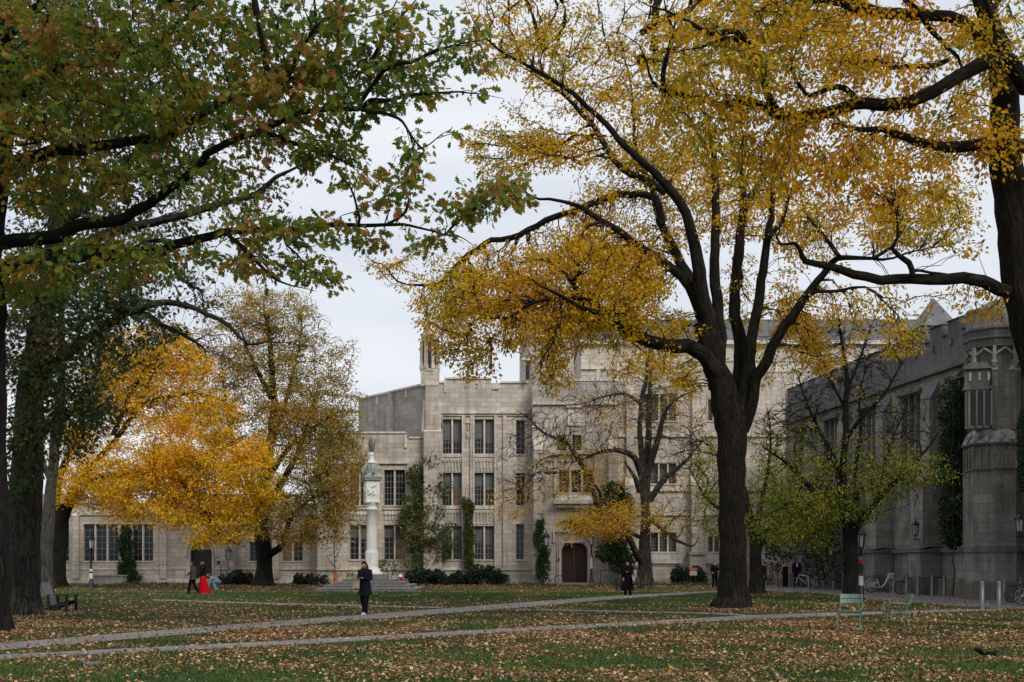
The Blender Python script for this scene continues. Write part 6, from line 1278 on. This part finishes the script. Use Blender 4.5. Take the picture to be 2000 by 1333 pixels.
mb = MB(); mb.box((x, Yg-.02, gz(1113.5, Yg)), (.478, .012, .24)); mb.box((x-.12, Yg-.02, gz(1121, Yg)), (.12, .012, .1)); 
for k in range(3): mb.box((x+.09, Yg-.02, gz(1119.5+k*1.3, Yg)), (.18, .012, .02))
mb.build('print', M['orange'], t, world=True); mb = MB(); [mb.tube([(x+s*.18, Yg+.03, 0), (x+s*.18, Yg+.03, 1.0)], .01, 4) for s in (-1, 1)]; mb.build('stake', M['bollard'], t, world=True)
Yg = 75.2; x = gx(1241, Yg); t = thing('round_sign', 'small red and white sign on a stake left of the maple trunk', 'sign', (x, Yg, 0)); mb = MB(); mb.box((x, Yg, gz(1110, Yg)), (.24, .02, .26)); mb.build('board', M['red'], t, world=True)
mb = MB(); mb.box((x, Yg-.015, gz(1108.5, Yg)), (.1, .006, .1)); mb.box((x, Yg-.015, gz(1112.5, Yg)), (.2, .006, .04)); mb.build('print', M['white'], t, world=True); mb = MB(); mb.tube([(x, Yg+.02, 0), (x, Yg+.02, gz(1110, Yg))], .015, 5); mb.build('stake', M['white'], t, world=True)
Yg = 83.9; x = gx(427, Yg); z = gz(1099, Yg); mb = MB(); mb.box((x, Yg-.03, z), (.22, .05, .22)); tag(mb.build('door_plaque', M['iron']), 'small dark plaque on the wall right of the pointed arch', 'plaque')
Yg = 80.4; x = gx(1091, Yg); z = gz(1093, Yg); mb = MB(); mb.box((x, Yg-.12, z), (.13, .04, .22)); tag(mb.build('door_plaque', M['iron']), 'small dark plaque left of the red doors', 'plaque')
Yg = 77.0; x = gx(782, Yg); t = thing('fire_hydrant', 'red fire hydrant with white top beside the sundial steps', 'hydrant', (x, Yg, 0), 0)
mb = MB(); mb.rings([(x, Yg, z, a, a) for z, a in ((0, .2), (.06, .2), (.07, .15), (.5, .14), (.52, .19), (.58, .19), (.585, .15))], 14); mb.tube([(x-.23, Yg, .4), (x+.23, Yg, .4)], .06, 8); mb.tube([(x, Yg-.24, .4), (x, Yg, .4)], .075, 8); mb.build('body', M['red'], t, world=True)
mb = MB(); mb.rings([(x, Yg, z, a, a) for z, a in ((.587, .19), (.62, .19), (.66, .16), (.74, .11), (.78, .05), (.79, .045), (.84, .04))], 14); mb.build('bonnet', M['white'], t, world=True)
Yg = 79.6; x = gx(655, Yg); mb = MB(); mb.rings([(x, Yg, 0, .14, .14), (x, Yg, .9, .13, .13)], 10); tag(mb.build('tree_guard', M['orange']), 'orange plastic tube round the stem of the young vine', 'tree guard')
Yg = 81.5; t = thing('handrail', 'short black iron handrail beside the arched doorway step', 'handrail', (gx(430, Yg), Yg, 0)); mb = MB()
mb.tube([(gx(431, Yg), Yg, 0), (gx(431, Yg), Yg, 1.3)], .03, 6); mb.tube([(gx(431, Yg), Yg, 1.0), (gx(431, Yg)+.1, Yg+2, 1.0)], .02, 5); mb.tube([(gx(427, Yg), Yg, .75), (gx(440, Yg), Yg, .75)], .02, 5); mb.build('rail', M['iron'], t, world=True)
Yg = 79.3; mb = MB(); x0 = gx(1173, Yg); x1 = gx(1206, Yg); mb.tube([(x0, Yg, 1.05), (x1, Yg, 1.02)], .035, 6); mb.tube([(x0, Yg, 0), (x0, Yg, 1.05)], .03, 6); mb.tube([(x1, Yg, 0), (x1, Yg, 1.02)], .03, 6); tag(mb.build('handrail', M['bollard']), 'grey metal handrail on the ramp right of the red doors', 'handrail')
Yg = 81.3; mb = MB(); mb.box((gx(213, Yg), Yg, .3), (2.3, .7, .6)); mb.box((gx(213, Yg), Yg, .63), (2.45, .85, .06)); tag(mb.build('stone_bench', M['stone_grey']), 'low stone block below the windows behind the lamp post', 'stone bench')
X_, Y_ = G(1122, 1140.5); mb = MB(); mb.box((gx(1122, 79.3), 79.2, .07), (2.6, 2.2, .14)); tag(mb.build('door_step', M['step']), None, None, None, 'structure')

# ---------------------------------------------------------------- people
def skin_mesh(name, verts, edges, radii, sub=1):
    me = bpy.data.meshes.new(name); me.from_pydata([tuple(v) for v in verts], edges, []); o = bpy.data.objects.new(name, me); col.objects.link(o)
    sk = o.modifiers.new('skin', 'SKIN'); sk.use_smooth_shade = True; lay = me.skin_vertices[0].data
    for i, r_ in enumerate(radii): lay[i].radius = (r_, r_) if not hasattr(r_, '__len__') else r_
    lay[0].use_root = True
    if sub: sm = o.modifiers.new('sub', 'SUBSURF'); sm.levels = sub; sm.render_levels = sub
    bpy.context.view_layer.update(); dg = bpy.context.evaluated_depsgraph_get(); m2 = bpy.data.meshes.new_from_object(o.evaluated_get(dg))
    vs = [tuple(v.co) for v in m2.vertices]; fs = [tuple(p.vertices) for p in m2.polygons]
    bpy.data.objects.remove(o); bpy.data.meshes.remove(me); bpy.data.meshes.remove(m2); return vs, fs
SK = plain('skin', (.42, .25, .18), .55, .08); SKD = plain('brown_skin', (.20, .10, .06), .55, .08)
M['eye'] = plain('dark_eye', (.01, .01, .01), .3, .1); M['lip'] = plain('lips', (.30, .09, .08), .5, .1)
def cloth(n, c, r_=.85): return plain(n, c, max(r_, .8), .2, 9, .25, 0.0, .06)
C_ = dict(navy=cloth('navy_padded_cloth', (.010, .012, .022), .55), black=cloth('black_cloth', (.008, .008, .01)), redskirt=cloth('red_skirt_cloth', (.42, .005, .010)), brown=cloth('brown_jacket_cloth', (.07, .05, .035)), denim=cloth('pale_denim', (.16, .21, .26)),
          grey=cloth('grey_scarf_cloth', (.35, .32, .32)), teal=cloth('teal_hood_cloth', (.01, .04, .05)), white=cloth('white_shirt_cloth', (.6, .6, .62)), suit=cloth('dark_suit_cloth', (.010, .011, .018), .6), fur=cloth('brown_fur_trim', (.10, .055, .03)), paper=cloth('brown_paper', (.42, .30, .19)))
HAIR = cloth('dark_brown_hair', (.035, .016, .010), .5); HAIRB = cloth('black_hair', (.008, .006, .006), .45); HAIRL = cloth('light_brown_hair', (.13, .07, .035), .5)
SHOEW = plain('white_shoe', (.6, .62, .66), .5, .08); SHOEB = plain('black_shoe', (.012, .012, .012), .4, .1)
ST = dict(pel=(0, 0, .93), wst=(0, 0, 1.08), chs=(0, .0, 1.30), nck=(0, 0, 1.45), hd=(0, .015, 1.56), tp=(0, .01, 1.63), shL=(-.17, 0, 1.39), shR=(.17, 0, 1.39), elL=(-.23, -.02, 1.10), elR=(.23, -.02, 1.10), wrL=(-.24, .06, .87), wrR=(.24, .06, .87),
          hpL=(-.09, 0, .90), hpR=(.09, 0, .90), knL=(-.10, .02, .49), knR=(.10, .02, .49), anL=(-.10, -.02, .09), anR=(.10, -.02, .09))
def person(label, loc, rz, pose, wear, skin=SK, hair=HAIR, hairlen='long', scale=1.0, shoes=SHOEB, look=(0, 1, -.1)):
    J = {k: Vector(v) for k, v in ST.items()}
    for k, v in pose.items(): J[k] = Vector(v)
    t = thing('person', label, 'person', loc, rz); t.scale = (scale,)*3
    vs = []; es = []; rs = []
    def add(v, r_, par=None):
        vs.append(Vector(v)); rs.append(r_); 
        if par is not None: es.append((par, len(vs)-1))
        return len(vs)-1
    pel = add(J['pel'], .10); ws = add(J['wst'], (.115, .095), pel); ch = add(J['chs'], (.135, .10), ws); nk = add(J['nck'], .05, ch); hd = add(J['nck']*.4+J['hd']*.6, .052, nk)
    for s in 'LR':
        sh = add(J['sh'+s], .055, ch); el = add(J['el'+s], .038, sh); wr = add(J['wr'+s], .024, el)
        d = (J['wr'+s]-J['el'+s]).normalized(); side = d.cross(Vector((0, 0, 1))); side = side.normalized() if side.length > .1 else Vector((1, 0, 0)); up = side.cross(d)
        pm_ = add(J['wr'+s]+d*.05, .028, wr)
        for k in range(4):
            o_ = side*(k-1.5)*.017; f1 = add(J['wr'+s]+d*.10+o_, .009, pm_); l = (.05, .06, .055, .042)[k]; f2 = add(J['wr'+s]+d*(.10+l*.6)+o_*1.05-up*.012, .008, f1); add(J['wr'+s]+d*(.10+l)+o_*1.05-up*.032, .007, f2)
        th = add(J['wr'+s]+d*.05+side*.036*(1 if s == 'L' else -1)-up*.01, .010, pm_); add(J['wr'+s]+d*.095+side*.046*(1 if s == 'L' else -1)-up*.022, .008, th)
        hp = add(J['hp'+s], .085, pel); kn = add(J['kn'+s], .052, hp); mid = add(J['kn'+s]*.6+J['an'+s]*.4, .047, kn); an = add(J['an'+s], .034, mid)
    V, Fs = skin_mesh('tmp', vs, es, rs)
    mb = MB(); mb.v = list(V); [mb.face(f, 0, True) for f in Fs]
    L_ = Vector(look).normalized(); H = J['hd']; right = L_.cross(Vector((0, 0, 1))).normalized(); upv = right.cross(L_)
    def hp_(a, b, c): return H+right*a+L_*b+upv*c
    def blob(c, rr, mi, seg=12, rin=9, sh=None):
        n = len(mb.v); tm = MB(); tm.sphere((0, 0, 0), rr, seg, rin); 
        for q in tm.v: 
            q = Vector(q)
            if sh: q = sh(q)
            mb.v.append(tuple(hp_(c[0]+q.x, c[1]+q.y, c[2]+q.z)))
        for f in tm.f: mb.face([n+i for i in f], mi, True)
    def headshape(q):
        if q.z < 0: q = Vector((q.x*(1+q.z*2.6), q.y*(1+q.z*1.2)+(-q.z)*.12, q.z*1.12))
        return q
    blob((0, 0, 0), (.074, .092, .108), 0, 18, 14, headshape)
    blob((0, .094, -.018), (.012, .018, .02), 0, 8, 6); blob((0, .088, .0), (.008, .012, .025), 0, 8, 6)
    for s in (-1, 1): blob((s*.030, .078, .012), (.012, .008, .007), 1, 8, 5); blob((s*.030, .082, .026), (.017, .006, .0035), 1, 8, 4); blob((s*.075, -.005, -.008), (.008, .018, .028), 0, 8, 6)
    blob((0, .083, -.052), (.022, .010, .006), 2, 8, 5)
    mb.build('body', [skin, M['eye'], M['lip']], t)
    # hair
    if hairlen:
        tm = MB(); drop = dict(long=.22, short=.02, mid=.12)[hairlen]; n = 16
        prof = [(.118, .012), (.108, .045), (.085, .070), (.045, .084), (.0, .088), (-.05, .088), (-.05-drop*.5, .092 if drop > .05 else .07), (-.05-drop, .07)]
        for z, r_ in prof:
            for k in range(n):
                a = 2*math.pi*k/n; x, y = math.sin(a)*r_, -math.cos(a)*r_*1.2-.01
                if z < .065: # open the face
                    y = min(y, .02 if z > .0 else -.01); 
                    if math.cos(a) < -.55: x *= 1.0
                tm.v.append(tuple(hp_(x*1.02+.006*math.sin(k*5+z*40), y, z)))
        for i in range(len(prof)-1):
            for k in range(n): tm.face((i*n+k, i*n+(k+1) % n, (i+1)*n+(k+1) % n, (i+1)*n+k), 0, True)
        tm.face(list(range(n))[::-1]); tm.face([(len(prof)-1)*n+k for k in range(n)]); tm.build('hair', hair, t)
    def torso(m, hem, flare, top=1.44, nm='coat', bulk=1.0, slv=True, lower=None, slr=.062):
        q = MB(); P, Wt, Cc, Nn = J['pel'], J['wst'], J['chs'], J['nck']
        rr = []
        up_ = (Nn-P); 
        for z, a, b in ((hem, flare[0], flare[1]), (.5*(hem+.93), (flare[0]+.17)/2, (flare[1]+.13)/2), (.93, .178, .138), (1.08, .155, .122), (1.22, .175, .130), (1.34, .178, .125), (1.40, .135, .10), (1.44, .08, .08), (1.49, .065, .07)):
            if z > top+.06: continue
            if z >= .93: tt = (z-.93)/.52; c = P.lerp(Nn, tt)
            else: c = Vector((P.x, P.y, 0))
            zc = c.z if z >= .93 else P.z-(.93-z)
            rr.append((c.x, c.y, zc, a*bulk, b*bulk))
        rr = [r_ for i, r_ in enumerate(rr) if i == 0 or r_[2] > rr[i-1][2]+.005]
        q.rings(rr, 20)
        if slv:
            for s in 'LR': q.tube([J['sh'+s]*.85+J['chs']*.15, J['sh'+s], J['sh'+s]*.5+J['el'+s]*.5, J['el'+s], J['el'+s]*.5+J['wr'+s]*.5, J['wr'+s]], [.07*bulk, slr*1.2, slr*1.05, slr*.95, slr*.85, slr*.8], 10)
        return q.build(nm, m, t)
    def legs(m, w0=.095, w1=.075, w2=.06, nm='trousers'):
        q = MB(); 
        for s in 'LR': q.tube([J['hp'+s]+Vector((0, 0, .05)), J['hp'+s]*.6+J['kn'+s]*.4, J['kn'+s], J['kn'+s]*.5+J['an'+s]*.5, J['an'+s]-Vector((0, 0, .04))], [w0*1.05, w0, w1, w2*1.05, w2], 10)
        q.rings([(J['pel'].x, J['pel'].y, J['pel'].z-.07, .15, .12), (J['pel'].x, J['pel'].y, J['pel'].z+.08, .155, .12)], 16); return q.build(nm, m, t)
    for w_ in wear:
        k = w_[0]
        if k == 'coat': torso(w_[1], w_[2], w_[3], bulk=w_[4] if len(w_) > 4 else 1.0, nm=w_[5] if len(w_) > 5 else 'coat', slr=w_[6] if len(w_) > 6 else .062)
        elif k == 'dress': torso(w_[1], w_[2], w_[3], top=1.28, nm='dress', slv=False)
        elif k == 'trousers': legs(w_[1], *(w_[2] if len(w_) > 2 else ()))
        elif k == 'skirt':
            q = MB(); n = 28; zs = [(.96, .14, .11), (.80, .18, .15), (.6, .22, .20), (.3, .27, .27), (.03, .33, .35)]; n0 = 0
            for z, a, b in zs:
                for i in range(n):
                    th = 2*math.pi*i/n; fl = 1+.09*math.sin(7*th)*(1-z); q.v.append((J['pel'].x+math.cos(th)*a*fl, J['pel'].y-(1-z)*.10+math.sin(th)*b*fl, z))
            for j in range(len(zs)-1):
                for i in range(n): q.face(((j+1)*n+i, (j+1)*n+(i+1) % n, j*n+(i+1) % n, j*n+i), 0, True)
            q.face([i for i in range(n)]); q.build('skirt', w_[1], t)
        elif k == 'collar':
            q = MB(); q.torus((J['nck'].x, J['nck'].y+.01, J['nck'].z+.015), .085, .035, 'Z', 18, 8); q.build(w_[2] if len(w_) > 2 else 'collar', w_[1], t)
        elif k == 'hood':
            q = MB(); q.sphere(J['hd']+Vector((0, -.025, .02)), (.10, .105, .125), 14, 10); q.build('hat', w_[1], t)
        elif k == 'front':
            q = MB(); c = J['chs']; q.box((c.x, c.y+.128, c.z+.0), (.07, .02, .26)); q.build('shirt', w_[1], t)
    for s in 'LR':
        q = MB(); a = J['an'+s]; q.rings([(a.x, a.y+.06, a.z-.09, .045, .135, .7), (a.x, a.y+.06, a.z-.06, .046, .132, .7), (a.x, a.y+.04, a.z-.03, .042, .10), (a.x, a.y, a.z+.01, .04, .05)], 14); q.build('shoe', shoes, t)
    return t, J
def at_(px_, py_, up=0.0): X_, Y_ = G(px_, py_); return (X_, Y_, up)
# walking woman with phone and bag
p, J = person('woman in long dark padded coat walking on the path, looking at her phone', at_(713, 1203, .026), R(158),
   dict(elL=(-.22, .0, 1.13), wrL=(-.06, .24, 1.16), elR=(.22, 0, 1.13), wrR=(.10, .25, 1.10), hd=(0, .055, 1.565), nck=(0, .02, 1.45), knL=(-.07, .07, .50), anL=(-.05, .10, .09), knR=(.09, -.02, .49), anR=(.08, -.16, .12)),
   [('trousers', C_['black'], (.10, .085, .08)), ('coat', C_['navy'], .62, (.215, .18), 1.06), ('collar', C_['fur'], 'hood_trim')], hairlen='long', shoes=SHOEW, look=(.15, 1, -.55))
mb = MB(); mb.box((.0, .37, 1.2), (.075, .012, .15), rx=R(-50)); tag(mb.build('phone', M['iron']), 'dark phone held by the woman in the padded coat', 'phone'); ph = bpy.data.objects['phone']; ph.matrix_world = Matrix.Translation(p.location) @ Matrix.Rotation(R(158), 4, 'Z')
mb = MB(); mb.hexa([(.02, .30, .83), (.22, .26, .80), (.24, .38, .82), (.04, .42, .85), (.05, .28, 1.08), (.20, .25, 1.06), (.21, .31, 1.06), (.06, .34, 1.08)]); mb.tube([(.10, .28, 1.08), (.12, .28, 1.14), (.16, .28, 1.07)], .008, 5)
bg_ = mb.build('paper_bag', C_['paper']); bg_.matrix_world = Matrix.Translation(p.location) @ Matrix.Rotation(R(158), 4, 'Z'); tag(bg_, 'brown paper bag hanging from the hand of the woman with the phone', 'bag')
# couple at left
person('person with long hair in brown jacket striding left of the red skirt', at_(377, 1160.5), R(82), dict(knL=(-.08, .14, .50), anL=(-.08, .22, .09), knR=(.08, -.02, .49), anR=(.08, -.26, .14), elR=(.22, -.10, 1.12), wrR=(.22, .08, .96), elL=(-.22, .03, 1.12), wrL=(-.2, .2, 1.0)),
   [('trousers', C_['black'], (.10, .085, .075)), ('coat', C_['brown'], .74, (.19, .16), 1.06, 'jacket')], hair=HAIR, look=(0, 1, 0), shoes=SHOEB)
person('woman in black top and full length red skirt walking beside the brown jacket', at_(396, 1160), R(80), dict(elR=(.22, -.02, 1.12), wrR=(.2, .16, .95)),
   [('skirt', C_['redskirt']), ('coat', C_['black'], .92, (.16, .13), .98, 'top', .052)], hair=HAIRL, hairlen='short', look=(0, 1, 0))
p, _ = person('person in pale denim bending down behind the red skirt', at_(419, 1154), R(95), dict(pel=(0, -.25, .50), wst=(0, -.10, .62), chs=(0, .12, .72), nck=(0, .24, .80), hd=(0, .33, .88), shL=(-.16, .18, .72), shR=(.16, .18, .72), elL=(-.2, .22, .45), elR=(.2, .22, .45), wrL=(-.15, .3, .22), wrR=(.15, .3, .22), hpL=(-.09, -.25, .48), hpR=(.09, -.25, .48), knL=(-.14, .08, .52), knR=(.14, .08, .52), anL=(-.12, -.12, .09), anR=(.12, -.12, .09)),
   [('trousers', C_['denim'], (.11, .09, .08))], hair=HAIRL, hairlen='mid', shoes=SHOEB)
q = MB(); q.tube([(0, -.25, .5), (0, -.10, .62), (0, .12, .72), (0, .2, .78)], [.15, .15, .17, .1], 16, ell=.8)
for s in (-1, 1): q.tube([(s*.13, .16, .72), (s*.2, .22, .45), (s*.15, .29, .25)], [.075, .06, .05], 10)
q.build('jacket', C_['denim'], p)
# robed person
p, J = person('person in long black gown and white trainers standing with arms folded on the path edge', at_(1226, 1168, .01), R(172), dict(elL=(-.22, .02, 1.12), wrL=(-.02, .18, 1.18), elR=(.22, .02, 1.10), wrR=(.20, .14, .92), anL=(-.13, 0, .09), anR=(.11, .05, .09)),
   [('trousers', C_['black']), ('coat', C_['black'], .32, (.26, .22), 1.14, 'gown', .085)], hair=HAIRB, hairlen='long', shoes=SHOEW)
mb = MB(); mb.box((-.27, .12, .86), (.07, .26, .34)); mb.tube([(-.27, .02, 1.02), (-.24, .02, 1.32), (-.24, .10, 1.32), (-.27, .2, 1.02)], .012, 5); tb_ = mb.build('tote_bag', M['maroon']); tb_.matrix_world = Matrix.Translation(p.location) @ Matrix.Rotation(R(172), 4, 'Z'); tag(tb_, 'maroon tote bag with white panel at the side of the black gown', 'bag')
mb = MB(); mb.box((-.27, .258, .88), (.05, .012, .2)); mb.box((-.312, .12, .88), (.012, .15, .2)); q = mb.build('print', M['white'], tb_)
person('person in dark coat with pale scarf standing left of the big elm trunk', at_(1396, 1149), R(190), dict(elL=(-.2, .05, 1.12), wrL=(-.08, .2, 1.3), wrR=(.2, .12, 1.0)), [('trousers', C_['black']), ('coat', C_['black'], .78, (.2, .17), 1.08), ('collar', C_['grey'], 'scarf')], hair=HAIR, hairlen='mid')
person('person in knee length dark padded coat and teal hat right of the elm trunk', at_(1492, 1153.5), R(100), dict(knL=(-.09, .06, .5), anL=(-.09, .10, .09), anR=(.1, -.08, .09)), [('trousers', C_['black'], (.09, .075, .065)), ('coat', C_['suit'], .55, (.2, .19), 1.1), ('collar', M['orange']), ('hood', C_['teal'])], hairlen=None, shoes=SHOEW)
person('woman in strapless floor length black dress beside the man in the suit', at_(1534, 1148), R(176), dict(elL=(-.22, 0, 1.10), wrL=(-.24, .03, .86), elR=(.24, -.02, 1.12), wrR=(.33, .03, .96)), [('dress', C_['black'], .06, (.17, .15))], skin=SK, hair=HAIRB, hairlen='mid')
person('man in dark suit and white shirt beside the strapless black dress', at_(1556, 1148), R(178), {}, [('trousers', C_['suit'], (.10, .085, .075)), ('coat', C_['suit'], .80, (.185, .15), 1.06, 'jacket'), ('front', C_['white'])], skin=SKD, hair=HAIRB, hairlen='short', scale=1.1)

# ---------------------------------------------------------------- squirrels
def squirrel(label, loc, rz, fur, sc=1.0):
    t = thing('squirrel', label, 'squirrel', loc, rz); t.scale = (sc,)*3
    vs = [(0, 0, .07), (0, .05, .075), (0, .10, .085), (0, .135, .105), (0, .165, .11), (0, -.05, .075), (0, -.085, .065)]; es = [(0, 1), (1, 2), (2, 3), (3, 4), (0, 5), (5, 6)]; rs = [.042, .04, .03, .024, .02, .045, .025]
    for s in (-1, 1):
        n = len(vs); vs += [(s*.03, .09, .055), (s*.032, .105, .012), (s*.032, .125, .006)]; es += [(2, n), (n, n+1), (n+1, n+2)]; rs += [.014, .009, .007]
        n = len(vs); vs += [(s*.04, -.03, .045), (s*.045, -.055, .03), (s*.045, -.045, .008), (s*.045, -.005, .006)]; es += [(5, n), (n, n+1), (n+1, n+2), (n+2, n+3)]; rs += [.028, .016, .01, .009]
    V, Fs = skin_mesh('tmp', vs, es, rs); mb = MB(); mb.v = list(V); [mb.face(f, 0, True) for f in Fs]
    for s in (-1, 1): mb.sphere((s*.014, .142, .138), (.006, .005, .013), 6, 5); mb.sphere((s*.019, .165, .118), .004, 6, 4, 1)
    mb.sphere((0, .188, .106), (.008, .012, .008), 8, 5); mb.build('body', [fur, M['eye']], t)
    mb = MB(); P = [(Vector(p), r_) for p, r_ in (((0, -.08, .06), .022), ((0, -.13, .08), .045), ((0, -.17, .12), .058), ((0, -.22, .15), .055), ((0, -.27, .15), .035), ((0, -.30, .13), .01))]
    sm = smooth_limb(P, .02); mb.tube([v for v, r_ in sm], [r_ for v, r_ in sm], 12, ell=.7); mb.build('tail', fur, t)
squirrel('black squirrel bounding over the leaves at lower right', at_(1932, 1286, .0), R(-75), cloth('black_fur', (.008, .008, .008)), 1.05)
squirrel('grey squirrel sitting in the leaves at lower left', at_(180, 1304, .0), R(-80), cloth('grey_fur', (.13, .125, .12)), .85)
